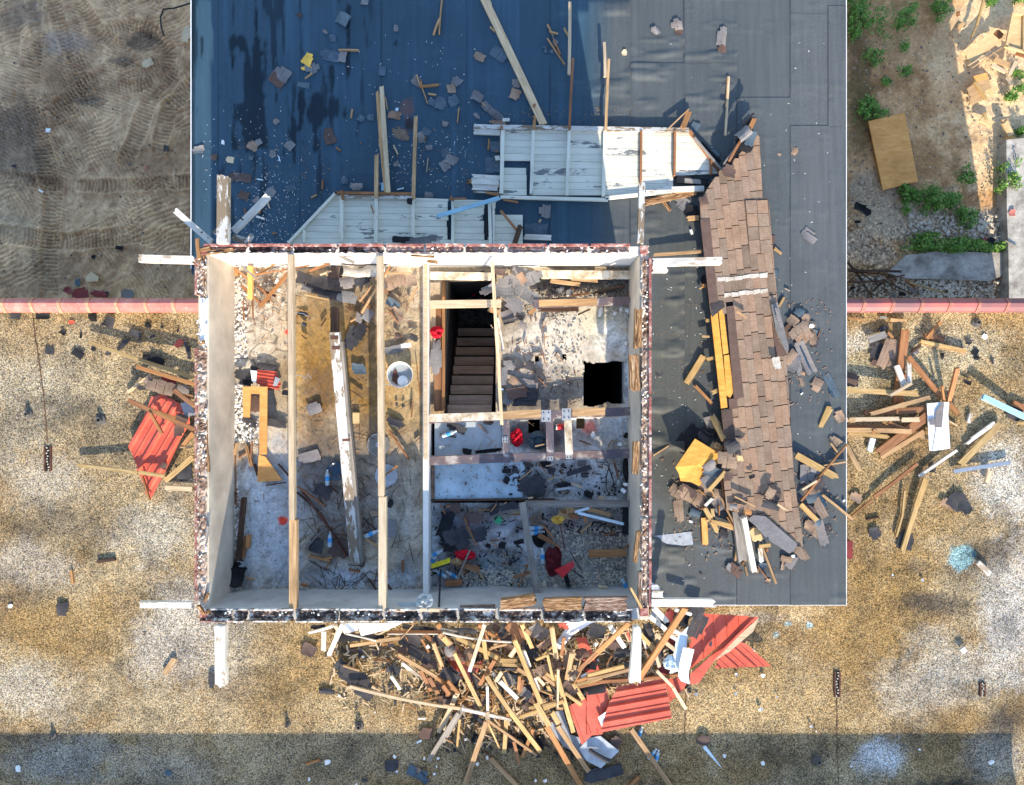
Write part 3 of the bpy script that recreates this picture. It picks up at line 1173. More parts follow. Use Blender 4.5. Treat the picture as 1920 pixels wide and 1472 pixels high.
plain('collar_left', (.50, .24, .15), .7, .35, 20)
plain('collar_right', (.30, .12, .09), .7, .35, 20)
k_ = (CAMH - .3) / FPX
xl = [(p - 960) * k_ for p in (-265, -212, -159, -106, -52, 8, 61, 113.5, 167, 221, 275, 327, 380)]
xl[-1] = XL0 - .004
coping_run('coping_parapet', 'low parapet capped with salmon red half round tiles left of the roofless room', xl, .30, 'red_tile', 'collar_left')
xr = [(p - 960) * k_ for p in (1560, 1618, 1672, 1726, 1779, 1833, 1887, 1941, 1995, 2050, 2104, 2158, 2212, 2266)]
coping_run('coping_parapet', 'low parapet capped with dark purple red tiles right of the dark roof deck', xr, .30, 'purple_tile', 'collar_right')

# ---- raised deck (dark membrane roof)
MX0, MX1, MY0 = (358 - 960) / 1280 * 10.7, (1587 - 960) / 1280 * 10.7, (736 - 1134.5) / 1280 * 10.7
deck = thing('deck_building', 'building part under the dark felt roof deck with pale walls and white metal edge trim', 'building', (2, 4, -4))
mb = MB()
mb.box(MX0 + .04, 1.9, -4.1, MX1 - .04, 9.6, .46)
mb.build('wall', 'stucco', deck)
mb = MB()
mb.box(1.75, MY0 + .03, -.04, MX1 - .04, 1.898, .46)
mb.build('wall', 'stucco', deck)
for a in ((MX0 - .004, 1.95, .40, MX0 + .008, 9.6, .503), (MX1 - .008, MY0, .40, MX1 + .004, 9.6, .503), (1.75, MY0 - .005, .40, MX1 + .004, MY0 + .008, .503)):
    mb = MB()
    mb.box(*a)
    mb.build('edge_trim', 'drip_white', deck)

kM = 10.7 / 1280
SEAMX = [358, 410, 562, 716, 874, 1032, 1182, 1283, 1382, 1482, 1553, 1587]


def mem_fn(X, Y):
    C = np.zeros((len(X), 3))
    n_ = fbm(X, Y, 1.2, 61, 4)
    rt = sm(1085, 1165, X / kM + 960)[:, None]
    C[:] = (np.array((.026, .060, .092)) * (1 - rt) + np.array((.066, .075, .079)) * rt) * (.82 + .36 * n_)[:, None]  # bluer left half: blue tint of the room's shadow put into the felt colour
    # brighter right half with sunlight put into its colour, darker around the room
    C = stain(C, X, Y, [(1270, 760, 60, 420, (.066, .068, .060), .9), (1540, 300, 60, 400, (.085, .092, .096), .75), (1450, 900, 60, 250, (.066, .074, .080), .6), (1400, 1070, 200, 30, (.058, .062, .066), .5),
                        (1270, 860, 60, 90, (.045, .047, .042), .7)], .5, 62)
    # wheel and foot scuffs
    st = vn(X * 7, Y * .35, 1.0, 66)
    C *= (1 + .22 * sm(.72, .95, st))[:, None]
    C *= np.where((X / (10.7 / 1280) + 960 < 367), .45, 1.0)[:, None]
    # rain water still lying in streaks on the shaded left
    wet = np.zeros(len(X))
    k = 10.7 / 1280
    px, py = X / k + 960, 736 - Y / k
    nn = fbm(X * 6.5, Y * .9, 1.0, 71, 5, .6)
    n2 = fbm(X, Y, 3.4, 73, 4, .6)
    box = lambda x0, x1, y0, y1, e: sm(x0 - e, x0 + e, px) * (1 - sm(x1 - e, x1 + e, px)) * sm(y0 - e, y0 + e, py) * (1 - sm(y1 - e, y1 + e, py))
    wt = np.zeros(len(X))
    for (x0, x1, y0, y1, s) in [(430, 505, 55, 290, 1.0), (455, 492, 130, 290, 1.25), (476, 486, 0, 160, .95), (508, 516, 0, 55, 1.0), (492, 505, 120, 300, .9),
                                (560, 660, 165, 235, .95), (645, 660, 0, 260, .9), (575, 640, 45, 68, .95), (600, 630, 120, 220, .8), (528, 545, 170, 330, .95),
                                (372, 384, 50, 200, .85), (385, 395, 120, 210, .8), (425, 440, 60, 200, .8), (515, 522, 60, 220, .8), (446, 456, 55, 330, .9),
                                (540, 556, 200, 320, .8), (560, 600, 180, 300, .85), (735, 748, 70, 100, 1.0), (730, 745, 90, 115, .6), (366, 374, 50, 420, .9)]:
        wt = np.maximum(wt, sm(x0 - 7, x0 + 7, px) * (1 - sm(x1 - 7, x1 + 7, px)) * sm(y0 - 30, y0 + 26, py) * (1 - sm(y1 - 26, y1 + 30, py)) * s)
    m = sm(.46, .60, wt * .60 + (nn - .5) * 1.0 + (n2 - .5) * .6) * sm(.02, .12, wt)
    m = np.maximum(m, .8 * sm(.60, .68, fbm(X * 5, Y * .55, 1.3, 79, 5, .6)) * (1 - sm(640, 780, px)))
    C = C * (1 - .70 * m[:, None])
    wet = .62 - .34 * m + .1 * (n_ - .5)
    # rust brown stain
    C = stain(C, X, Y, [(762, 205, 18, 26, (.12, .07, .06), .8), (768, 232, 14, 16, (.025, .012, .01), .85), (752, 250, 16, 10, (.16, .085, .07), .8)], .5, 77, .3)
    mem_fn.wet = wet
    return np.full(len(X), .5), C


mroof = bpy.data.objects.new('membrane_roof', None)
mroof.location = (0, 3, .5)
COL.objects.link(mroof)
mroof['kind'] = 'structure'
kM = 10.7 / 1280
for i in range(len(SEAMX) - 1):
    x0, x1 = (SEAMX[i] - 960) * kM, (SEAMX[i + 1] - 960) * kM
    ends = {1182: [118.5], 1283: [118.5], 1382: [183], 1482: [25, 236], 1553: [11, 238]}.get(SEAMX[i], [])
    if 1182 > SEAMX[i] and SEAMX[i + 1] <= 1182:
        y_lo = 1.85
    else:
        y_lo = MY0 + .004
    cuts = [9.55] + [(736 - e) * kM for e in ends] + [y_lo]
    for j in range(len(cuts) - 1):
        lift = .0045 * ((i + j) % 2) + .004 * (j % 3)
        ov = .012

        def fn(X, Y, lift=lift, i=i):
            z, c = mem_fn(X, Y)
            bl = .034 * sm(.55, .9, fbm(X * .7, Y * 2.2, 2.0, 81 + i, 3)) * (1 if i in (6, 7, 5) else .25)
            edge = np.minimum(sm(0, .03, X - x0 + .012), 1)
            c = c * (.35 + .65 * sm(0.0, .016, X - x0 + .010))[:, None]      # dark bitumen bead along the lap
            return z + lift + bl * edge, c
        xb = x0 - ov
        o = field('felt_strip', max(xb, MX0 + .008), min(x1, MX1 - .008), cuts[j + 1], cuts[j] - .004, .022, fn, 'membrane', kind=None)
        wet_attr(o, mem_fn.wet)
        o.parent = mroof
        o.location = (0, -3, -.5)

# ---- roofless room
pent = thing('roofless_room', 'roofless rooftop room with pale rendered walls and broken tile coping, open to the sky', 'room', (-1.1, -.5, .5))
mb = MB(); mb.box(XL0, YB0, -.02, XL1, YT0, 2.64); mb.build('wall', 'stucco', pent)
mb = MB(); mb.box(XR1, YB0, -.02, XR0, YT0, 2.64); mb.build('wall', 'stucco', pent)
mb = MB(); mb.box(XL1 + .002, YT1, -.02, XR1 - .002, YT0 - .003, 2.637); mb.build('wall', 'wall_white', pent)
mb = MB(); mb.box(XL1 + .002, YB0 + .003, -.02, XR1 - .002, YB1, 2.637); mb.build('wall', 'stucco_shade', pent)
# timber wall plate and battens fixed to the north wall foot
kT = 8.5 / 1280


def tpx(px, py):
    return (px - 960) * kT, (736 - py) * kT


def coping_piece(x0, y0, x1, y1, horiz, i, rubble):
    rg = random.Random(900 + i)
    mb = MB()
    n = 14
    L = (x1 - x0) if horiz else (y1 - y0)
    W = (y1 - y0) if horiz else (x1 - x0)
    m_ = 5
    prof = [(0, .075), (.12, .06), (.24, .02), (.5, .035), (.76, .02), (.9, .03), (1.0, .02)]
    vs = []
    for a in range(n + 1):
        for b, (w_, h_) in enumerate(prof):
            u = a / n * L + (rg.uniform(-.02, .012) if a in (0, n) else 0)
            h = h_ * rg.uniform(.5, 1.3) + rg.uniform(0, .008)
            ww = w_ * W
            if b in (0, len(prof) - 1):
                ww += rg.uniform(-.009, .009)
            vs.append((x0 + u, y0 + ww, 2.638 + h) if horiz else (x0 + ww, y0 + u, 2.638 + h))
    q = len(prof)
    fs = []
    for a in range(n):
        for b in range(q - 1):
            k = a * q + b
            fs.append((k, k + q, k + q + 1, k + 1) if horiz else (k, k + 1, k + q + 1, k + q))
    base = len(vs)
    mb.add(vs, fs)
    o = mb.build('coping_tile', rubble, pent)
    return o


segs_x = [380, 464, 548, 634, 722, 797, 872, 950, 1028, 1106, 1184]
for i in range(len(segs_x) - 1):
    a, b = tpx(segs_x[i] + 2, 0)[0], tpx(segs_x[i + 1] - 3, 0)[0]
    coping_piece(a, YT1 + .01, b, YT0 + .004, True, i, 'coping_tar' if i in (1, 2, 3) else 'coping_rubble')
    mb = MB(); mb.box(a, YT0 - .012, 2.60, b, YT0 + .016, 2.712 + .012 * (i % 2)); mb.build('coping_rim', 'coping_rim', pent)
segs_xb = [372, 436, 466, 552, 636, 720, 790, 860, 934, 1018, 1098, 1190]
for i in range(len(segs_xb) - 1):
    a, b = tpx(segs_xb[i] + 2, 0)[0], tpx(segs_xb[i + 1] - 3, 0)[0]
    coping_piece(a, YB0 + .006, b, YB1 - .015, True, 20 + i, 'coping_tar')
    mb = MB(); mb.box(a, YB0 - .012, 2.60, b - .04 * (i % 3), YB0 + .004, 2.70 + .012 * (i % 2)); mb.build('coping_rim', 'rim_white' if i > 0 else 'coping_rim', pent)
    mb = MB(); mb.box(a + .05 * (i % 2), YB1 - .018, 2.632, b, YB1 - .002, 2.67 + .01 * (i % 3)); mb.build('coping_rim', 'rim_white', pent)
segs_y = [482, 556, 650, 700, 780, 818, 895, 968, 1040, 1130]
for i in range(len(segs_y) - 1):
    a, b = tpx(0, segs_y[i + 1] - 3)[1], tpx(0, segs_y[i] + 2)[1]
    if i in (1,):
        mb = MB(); mb.box(XL0 + .03, a, 2.638, XL1 - .01, b, 2.665); mb.build('mortar_bed', 'wall_white', pent)
        continue
    coping_piece(XL0 - .004, a, XL1 - .02, b, False, 40 + i, 'coping_rubble')
    mb = MB(); mb.box(XL0 - .016, a, 2.60, XL0 + .010, b, 2.71); mb.build('coping_rim', 'coping_rim', pent)
segs_yr = [482, 562, 655, 742, 818, 895, 970, 1050, 1140]
for i in range(len(segs_yr) - 1):
    a, b = tpx(0, segs_yr[i + 1] - 3)[1], tpx(0, segs_yr[i] + 2)[1]
    coping_piece(XR1 + .012, a, XR0 + .004, b, False, 60 + i, 'coping_rubble')
    mb = MB(); mb.box(XR0 - .008, a, 2.60, XR0 + .022, b, 2.715); mb.build('coping_rim', 'coping_rim', pent)
for (px, py, s) in ((1208, 468, 15), (1208, 1148, 15), (380, 470, 13), (380, 1152, 12)):
    x, y = tpx(px, py)
    h = s * kT / 2
    mb = MB(); mb.box(x - h, y - h, 2.64, x + h, y + h, 2.70); mb.build('corner_tile', 'coping_rim', pent)
# mortar crumbs and tile chips along the wall tops
mb = MB()
for i in range(450):
    s = rnd.choice('tblrrl')
    if s == 't':
        x, y = rnd.uniform(XL0, XR0), rnd.uniform(YT1 + .01, YT0)
        if x < -1.4 and rnd.random() < .75:
            continue
    elif s == 'b':
        x, y = rnd.uniform(XL0, XR0), rnd.uniform(YB0, YB1 - .01)
        if rnd.random() < .3:
            continue
    elif s == 'l':
        x, y = rnd.uniform(XL0, XL1 - .01), rnd.uniform(YB0, YT0)
    else:
        x, y = rnd.uniform(XR1 + .01, XR0), rnd.uniform(YB0, YT0)
    mb.rock((x, y, 2.69), rnd.choice((.006, .009, .012, .018)), rnd, .8)
o = mb.build('mortar_crumbs', 'wall_white', pent)
o['kind'] = 'stuff'

# floor slab
kF = 9.4 / 1280


def fpx(px, py):
    return (px - 960) * kF, (736 - py) * kF


def floor_fn(X, Y):
    px, py = X / kF + 960, 736 - Y / kF
    z = 1.8 + .010 * (fbm(X, Y, 3, 91, 4, .6) - .5)
    right = px > 802
    mid = right & (py > 783)
    z = np.where(mid, 1.70 + .01 * (fbm(X, Y, 5, 92, 3) - .5), z)
    low = right & (py > 942)
    z = np.where(low, 1.62 + .035 * (fbm(X, Y, 4, 93, 4, .6) - .5), z)
    rub = sm(985, 1030, px) * sm(960, 1000, py)
    z = z + rub * (.05 * fbm(X, Y, 9, 94, 4, .65))
    # debris drift along the left wall foot
    dr = np.clip(1 - (px - 443) / 45, 0, 1) * (~right)
    z = z + dr * .05 * fbm(X, Y, 8, 95, 3) * (1 - sm(900, 960, py))
    C = np.zeros((len(X), 3))
    n_ = fbm(X, Y, 2.2, 96, 5, .6)
    m = sm(.35, .65, n_)
    C[:] = np.array((.38, .30, .205)) * (1 - m[:, None]) + np.array((.50, .42, .31)) * m[:, None]
    BW, BWd, OC, BR = (.50, .56, .62), (.30, .32, .34), (.46, .24, .035), (.13, .085, .045)
    C = stain(C, X, Y, [
        (480, 640, 38, 130, (.58, .53, .45), .7), (450, 540, 12, 170, (.6, .56, .5), .6), (500, 800, 40, 60, (.50, .45, .38), .6),
        (660, 700, 130, 180, OC, .95), (740, 780, 80, 110, (.34, .21, .08), .8), (600, 740, 60, 150, (.17, .08, .018), .9), (690, 760, 30, 90, (.20, .11, .03), .8), (620, 600, 80, 60, (.22, .15, .08), .7), (700, 560, 70, 40, (.26, .20, .14), .7), (640, 640, 60, 70, (.40, .235, .06), .6), (560, 700, 12, 130, (.42, .24, .05), .6), (520, 760, 40, 120, (.36, .27, .16), .6),
        (690, 640, 34, 90, (.10, .07, .04), .75), (650, 860, 110, 70, (.16, .14, .12), .8), (740, 880, 60, 60, (.30, .27, .22), .6),
        (760, 640, 36, 60, (.50, .43, .30), .7), (770, 740, 25, 110, (.44, .32, .16), .7), (600, 880, 50, 40, (.13, .12, .11), .7), (640, 790, 46, 30, (.22, .22, .20), .6),
        (495, 960, 70, 150, BW, .85), (480, 900, 40, 50, (.55, .62, .66), .7), (540, 1050, 30, 60, (.45, .49, .53), .7),
        (640, 1085, 75, 32, BW, .9), (600, 960, 60, 70, (.26, .25, .24), .7), (690, 960, 60, 60, (.21, .20, .19), .7), (625, 1020, 45, 45, (.13, .115, .10), .75),
        (760, 980, 36, 60, (.40, .38, .34), .7), (770, 1060, 30, 28, (.28, .28, .27), .7), (740, 1090, 40, 20, BW, .7), (770, 900, 20, 40, (.40, .36, .29), .6),
        (1060, 620, 130, 90, (.56, .51, .43), .8), (1130, 600, 45, 40, (.62, .56, .38), .7), (1150, 640, 34, 40, (.68, .72, .74), .8), (1180, 700, 16, 80, (.55, .64, .70), .8),
        (990, 700, 50, 50, (.34, .29, .25), .8), (1050, 730, 50, 40, (.28, .25, .22), .8), (1010, 760, 70, 20, (.12, .11, .11), .8), (1080, 530, 110, 26, (.20, .155, .11), .9),
        (970, 560, 26, 40, (.42, .38, .33), .6), (1010, 640, 50, 40, (.60, .54, .45), .7)], 1.8, 97, .9)
    mk = mid[:, None]
    C2 = np.zeros_like(C)
    C2[:] = np.array((.40, .40, .38)) * (1 - m[:, None]) + np.array((.54, .57, .58)) * m[:, None]
    C2 = stain(C2, X, Y, [
        (880, 815, 60, 30, (.42, .49, .54), .8), (880, 900, 75, 36, (.42, .56, .66), .95), (830, 900, 20, 30, (.40, .44, .46), .6), (950, 915, 50, 20, (.40, .50, .58), .8),
        (1000, 905, 60, 36, (.22, .21, .20), .8), (1090, 890, 60, 34, (.42, .44, .46), .85), (1010, 815, 60, 30, (.07, .06, .07), .9), (1110, 810, 46, 30, (.36, .35, .34), .9),
        (1105, 800, 17, 17, (.62, .12, .08), .75), (1180, 890, 20, 50, (.05, .055, .06), .8),
        (860, 985, 60, 40, (.21, .19, .20), .8), (840, 990, 24, 60, (.25, .29, .36), .7), (960, 1010, 70, 60, (.50, .48, .50), .9), (940, 1075, 60, 34, (.22, .31, .34), .85),
        (940, 985, 60, 9, (.20, .22, .24), .7), (935, 1038, 28, 7, (.10, .13, .16), .8), (860, 1050, 40, 50, (.12, .09, .075), .8), (1110, 1000, 110, 60, (.24, .20, .17), .9),
        (1120, 1070, 90, 40, (.34, .33, .31), .85), (1060, 985, 40, 20, (.36, .27, .27), .6), (1140, 995, 40, 16, (.12, .09, .08), .7), (900, 962, 90, 16, (.18, .15, .13), .7)], 1.7, 99) * 1.25
    C = np.where(mk, C2, C)
    C = stain(C, X, Y, [(530, 976, 10, 9, (.75, .05, .02), .95), (541, 622, 7, 4, (.7, .05, .03), .9), (1012, 815, 8, 3, (.65, .05, .04), .5)], 1.8, 101, .25)
    # ochre puddle
    pd = stain(np.zeros((len(X), 3)), X, Y, [(640, 740, 95, 170, (1, 1, 1), 1), (665, 850, 70, 40, (1, 1, 1), 1)], 1.8, 97, .3)[:, 0]
    C *= (1 - .12 * pd)[:, None]
    wet = .85 - .40 * pd
    z = z * (1 - pd * ~right) + (1.797) * pd * ~right
    # cracks
    cr = np.abs(fbm(X, Y, 1.5, 105, 3) - .5)
    ck = (1 - sm(.002, .007, cr)) * (fbm(X, Y, .9, 107, 2) > .5)
    C *= (1 - .6 * ck)[:, None]
    floor_fn.wet = wet
    return z, C


def floor_keep(x, y):
    px, py = x / kF + 960, 736 - y / kF
    n_ = (fbm(x, y, 6, 111, 3) - .5) * 16
    stair = (px > 833) & (px < 930) & (py > 508) & (py < 778)
    hole = (px + n_ > 1094) & (px + n_ < 1171) & (py + n_ > 678 - (px - 1093) * .05) & (py + n_ < 761 - (px - 1093) * .06)
    v1_ = (px > 990) & (px < 1012) & (py > 786) & (py < 812)
    v2_ = (px > 1081) & (px < 1098) & (py > 784) & (py < 804)
    v3_ = (px > 1003) & (px < 1011) & (py > 666) & (py < 678)
    v4_ = (px > 1055) & (px < 1062) & (py > 664) & (py < 675)
    gap = (px > 803) & (px < 815) & (py > 786) & (py < 856)
    slot = (px > 803) & (px < 1050) & (py > 938) & (py < 946)
    return ~(stair | hole | v1_ | v2_ | v3_ | v4_ | gap | slot)


o = field('room_floor', XL1 - .02, XR1 + .02, YB1 - .02, YT1 + .02, .0145, floor_fn, 'floor', keep=floor_keep)
wet_attr(o, floor_fn.wet)
# thickness of the slab round its openings and the dark spaces under it
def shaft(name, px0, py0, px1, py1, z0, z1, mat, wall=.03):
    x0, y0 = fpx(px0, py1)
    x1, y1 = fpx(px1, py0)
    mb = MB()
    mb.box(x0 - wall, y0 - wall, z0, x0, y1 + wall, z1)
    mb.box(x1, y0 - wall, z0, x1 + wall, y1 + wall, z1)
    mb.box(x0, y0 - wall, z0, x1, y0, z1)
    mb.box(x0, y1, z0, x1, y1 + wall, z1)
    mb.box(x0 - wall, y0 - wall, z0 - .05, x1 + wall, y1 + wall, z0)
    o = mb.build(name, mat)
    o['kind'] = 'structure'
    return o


shaft('floor_shaft', 1090, 671, 1174, 767, -3.6, 1.60, 'soot')  # shaft walls painted near-black to stand for the shade in the hole
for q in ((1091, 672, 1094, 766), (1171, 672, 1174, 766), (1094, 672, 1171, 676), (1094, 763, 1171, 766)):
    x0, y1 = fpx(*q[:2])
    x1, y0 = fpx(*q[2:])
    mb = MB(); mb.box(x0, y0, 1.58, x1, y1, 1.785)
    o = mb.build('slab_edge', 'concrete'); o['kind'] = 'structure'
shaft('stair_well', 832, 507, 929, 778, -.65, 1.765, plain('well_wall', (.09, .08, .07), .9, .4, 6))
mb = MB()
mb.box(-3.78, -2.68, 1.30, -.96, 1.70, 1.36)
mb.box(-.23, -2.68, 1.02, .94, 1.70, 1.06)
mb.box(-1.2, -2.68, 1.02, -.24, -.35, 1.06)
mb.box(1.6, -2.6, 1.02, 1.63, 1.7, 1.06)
o = mb.build('underfloor', 'soot')  # near-black sheets painted as the darkness under the floor
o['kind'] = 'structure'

# ================================================================== OBJECTS
G, D, F, T = Z_GR, Z_MEM, Z_FL, Z_TOP + .02

# ---- joists, posts and rafter tails still standing on the room
def wtag(*a, **k):
    return plank(*a, **k)


TJ = 2.60
wtag('X', 546, 478, 549, 975, 10, 'pale', TJ, th=.09, rag=(.1, .2), bow=0, name='ceiling_joist', label='left ceiling joist spanning the roofless room from top wall to bottom wall', cat='joist')
wtag('X', 551, 974, 551, 1142, 14, 'pine', TJ - .03, th=.09, rag=(.1, .1), bow=0, name='ceiling_joist', label='wider stub spliced to the lower end of the left ceiling joist', cat='joist')
wtag('X', 713, 481, 716, 932, 11, 'pale', TJ, th=.09, rag=(.1, .9), bow=0, name='ceiling_joist', label='middle ceiling joist passing left of the round clear bucket', cat='joist')
wtag('X', 718, 931, 718, 1143, 14, 'pale', TJ - .03, th=.09, rag=(.1, .2), bow=0, name='ceiling_joist', label='wider stub spliced to the lower end of the middle ceiling joist', cat='joist')
wtag('X', 923, 491, 941, 797, 6, 'pale', TJ - .02, TJ - .35, th=.07, rag=(.1, .4), bow=0, name='ceiling_joist', label='thin slanting joist along the right side of the stairwell', cat='joist')
# big fallen beam
bm_ = thing('fallen_beam', 'heavy square timber beam lying slanted across the middle of the left room', 'beam', P(652, 838, F))
plank('X', 628, 622, 667, 1055, 18, 'greywhite', F + .50, F + .02, th=.12, rag=(.1, .5), bow=0, name='timber', parent=bm_)
plank('X', 640, 640, 679, 1053, 7, 'grey', F + .455, F + .02, th=.10, rag=(.1, .3), bow=0, name='side_strip', parent=bm_)
plank('X', 628, 575, 628, 625, 14, 'dark', F + .30, F + .42, th=.08, rag=(.5, .1), name='charred_end', parent=bm_)
for (x, y) in ((627, 633), (630, 652), (649, 824)):
    mb = MB(); p = P(x, y, F + .625 - (y - 622) / 433 * .48)
    mb.box(p.x - .05, p.y - .022, p.z - .004, p.x + .05, p.y + .022, p.z + .004); mb.build('rust_patch', 'rust', bm_)

# rafter tails, top z = level of the wall top
planks('X', T - .05, [
    (260, 485, 366, 488, 14, 'white', 0, .0, {'label': 'white painted rafter tail reaching left from the top left room corner', 'cat': 'rafter', 'name': 'rafter_tail', 'th': .07}),
    (262, 1133, 364, 1134, 11, 'white', 0, .0, {'label': 'white painted rafter tail reaching left from the bottom left room corner', 'cat': 'rafter', 'name': 'rafter_tail', 'th': .07}),
    (419, 458, 420, 329, 20, 'greywhite', .02, .02, {'label': 'thick flaking post end pointing up over the top left room corner', 'cat': 'rafter', 'name': 'rafter_tail', 'th': .10, 'rag': (.1, .6)}),
    (415, 1171, 416, 1287, 19, 'white', 0, .0, {'label': 'thick white rafter tail pointing down below the bottom left room corner', 'cat': 'rafter', 'name': 'rafter_tail', 'th': .10, 'rag': (.1, .5)}),
    (1200, 458, 1203, 343, 11, 'greywhite', .0, .0, {'label': 'weathered rafter tail pointing up from the top right room corner', 'cat': 'rafter', 'name': 'rafter_tail', 'th': .09}),
    (1222, 493, 1354, 490, 14, 'white', .0, .0, {'label': 'bright white rafter tail reaching right over the shingled slab', 'cat': 'rafter', 'name': 'rafter_tail', 'th': .08}),
    (1220, 504, 1253, 504, 15, 'white', -.04, -.04, {'label': 'short white block under the bright rafter tail at the top right corner', 'cat': 'rafter', 'name': 'rafter_tail', 'th': .07}),
    (1220, 1129, 1346, 1130, 14, 'white', .0, .0, {'label': 'white rafter tail with splintered end reaching right from the bottom right corner', 'cat': 'rafter', 'name': 'rafter_tail', 'th': .08, 'rag': (.1, .9)}),
    (1220, 1113, 1245, 1114, 12, 'white', .02, .02, {'label': 'short white block above the rafter tail at the bottom right corner', 'cat': 'rafter', 'name': 'rafter_tail', 'th': .06}),
    (1194, 1172, 1189, 1279, 14, 'white', .0, .0, {'label': 'white rafter tail pointing down below the bottom right corner', 'cat': 'rafter', 'name': 'rafter_tail', 'th': .10, 'taper': 1.5}),
])
planks('X', T - .45, [
    (328, 394, 398, 455, 11, 'white', .2, .2, {'label': 'white painted board slanting down to the top left corner from the left', 'name': 'rafter_tail', 'cat': 'rafter'}),
    (505, 366, 436, 436, 13, 'white', .1, .1, {'label': 'white painted board slanting up right beside the flaking post end', 'name': 'rafter_tail', 'cat': 'rafter'}),
    (400, 432, 428, 452, 9, 'greywhite', .25, .25), (434, 444, 468, 454, 12, 'greywhite', .2, .2), (460, 458, 474, 440, 8, 'greywhite', .3, .3),
    (370, 447, 374, 486, 6, 'orange', .42, .42), (452, 497, 478, 520, 3, 'grey', .1, .1)])
for (x0, y0, x1, y1) in ((376, 437, 381, 434), (450, 408, 457, 413)):
    plank('X', x0, y0, x1, y1, 3, 'sh_black', T + .0, label=None, desc='thin black tape strap wrapped on white rafter', cat='strap', name='strap', th=.004)

# splintered timber on the wall tops
planks('X', T - .06, [
    (1197, 578, 1195, 655, 13, 'splinter', 0, 0, {'label': 'splintered orange timber on the right wall beside the concrete floor', 'name': 'broken_timber', 'cat': 'timber', 'th': .10}),
    (1187, 663, 1190, 735, 17, 'splinter', -.02, -.02, {'label': 'splintered orange timber on the right wall beside the black floor hole', 'name': 'broken_timber', 'cat': 'timber', 'th': .10}),
    (1193, 826, 1190, 890, 11, 'splinter', 0, 0, {'label': 'splintered timber on the right wall beside the steel beam ends', 'name': 'broken_timber', 'cat': 'timber', 'th': .10}),
    (1197, 995, 1190, 1055, 7, 'splinter', 0, 0, {'label': 'thin splintered timber low on the right wall beside the rubble floor', 'name': 'broken_timber', 'cat': 'timber', 'th': .08}),
    (1200, 1070, 1199, 1140, 7, 'splinter_grey', 0, 0, {'label': 'thin brown splintered strip at the lower end of the right wall', 'name': 'broken_timber', 'cat': 'timber', 'th': .06}),
    (935, 1133, 1006, 1122, 18, 'splinter', -.03, 0, {'label': 'flaking white and orange timber chunk lying on the bottom wall', 'name': 'broken_timber', 'cat': 'timber', 'th': .12}),
    (1015, 1133, 1095, 1130, 22, 'splinter', -.05, -.05, {'label': 'shredded orange brown timber on the bottom wall under the grey stud', 'name': 'broken_timber', 'cat': 'timber', 'th': .08}),
    (1090, 1132, 1178, 1131, 24, 'splinter_grey', -.05, -.05, {'label': 'long shredded brown timber at the right end of the bottom wall', 'name': 'broken_timber', 'cat': 'timber', 'th': .08}),
    (860, 1140, 930, 1138, 9, 'splinter_grey', -.08, -.08, {'label': 'grey splintered plate on the bottom wall right of the broom handle', 'name': 'broken_timber', 'cat': 'timber', 'th': .05}),
    (384, 1152, 372, 1135, 5, 'splinter', 0, .1), (372, 1158, 394, 1146, 6, 'splinter', 0, 0), (383, 478, 384, 560, 3, 'splinter', -.03, -.03),
    (387, 1010, 391, 985, 4, 'grey', 0, .02), (384, 1130, 391, 1112, 3, 'splinter', 0, 0), (388, 790, 392, 885, 3, 'splinter', -.04, -.04),
    (1181, 1100, 1203, 1140, 4, 'yellow', .06, .02, {'rag': (2.5, .3)}), (1203, 700, 1204, 820, 3, 'splinter_grey', -.04, -.04),
    (385, 640, 372, 645, 7, 'splinter', .0, .0), (386, 475, 440, 468, 7, 'splinter', .0, .0), (375, 470, 395, 465, 6, 'splinter', .02, .02),
    (800, 489, 822, 492, 6, 'splinter', -.05, -.05), (770, 479, 815, 482, 3, 'splinter', .0, .0)], desc=None)
planks('X', T - .08, [(737, 1143, 760, 1144, 6, 'pale'), (782, 1143, 826, 1144, 6, 'pale'), (635, 479, 665, 493, 6, 'grey', -.1, -.1)])

# ---- partition and stair framing
mb = MB()
a, b = fpx(797, 0)[0], fpx(807, 0)[0]
mb.box(a, YB1 + .002, 1.5, b, YT1 - .002, 2.02)
o = mb.build('divider_wall', 'wall_white'); o['kind'] = 'structure'
mb = MB()
mb.box(a + .012, -.9, 2.022, b - .01, YT1 - .01, 2.045)
o = mb.build('timber_plate', 'pale')
tag(o, 'pale timber plate on the dividing wall left of the stairwell', 'timber')

sf = thing('stair_framing', 'timber framing around the dark stairwell opening in the floor', 'framing', P(870, 640, F))
plank('X', 822, 566, 822, 772, 15, 'brown', 1.80, th=.05, rag=(.1, .1), bow=0, name='trimmer', parent=sf)
plank('X', 812, 572, 812, 700, 10, 'pale', 1.83, th=.03, rag=(.1, .3), bow=0, name='trimmer', parent=sf)
plank('X', 832, 526, 832, 770, 5, 'orange', 1.82, th=.08, rag=(.1, .1), bow=0, name='trimmer', parent=sf)
plank('X', 806, 517, 922, 519, 14, 'dusty', 1.93, th=.06, rag=(.1, .1), bow=0, name='header', parent=sf)
plank('X', 805, 571, 940, 569, 14, 'pale', 1.98, th=.06, rag=(.1, .1), bow=0, name='header', parent=sf)
plank('X', 936, 560, 937, 775, 5, 'pale', 1.80, th=.06, rag=(.1, .1), bow=0, name='trimmer', parent=sf)

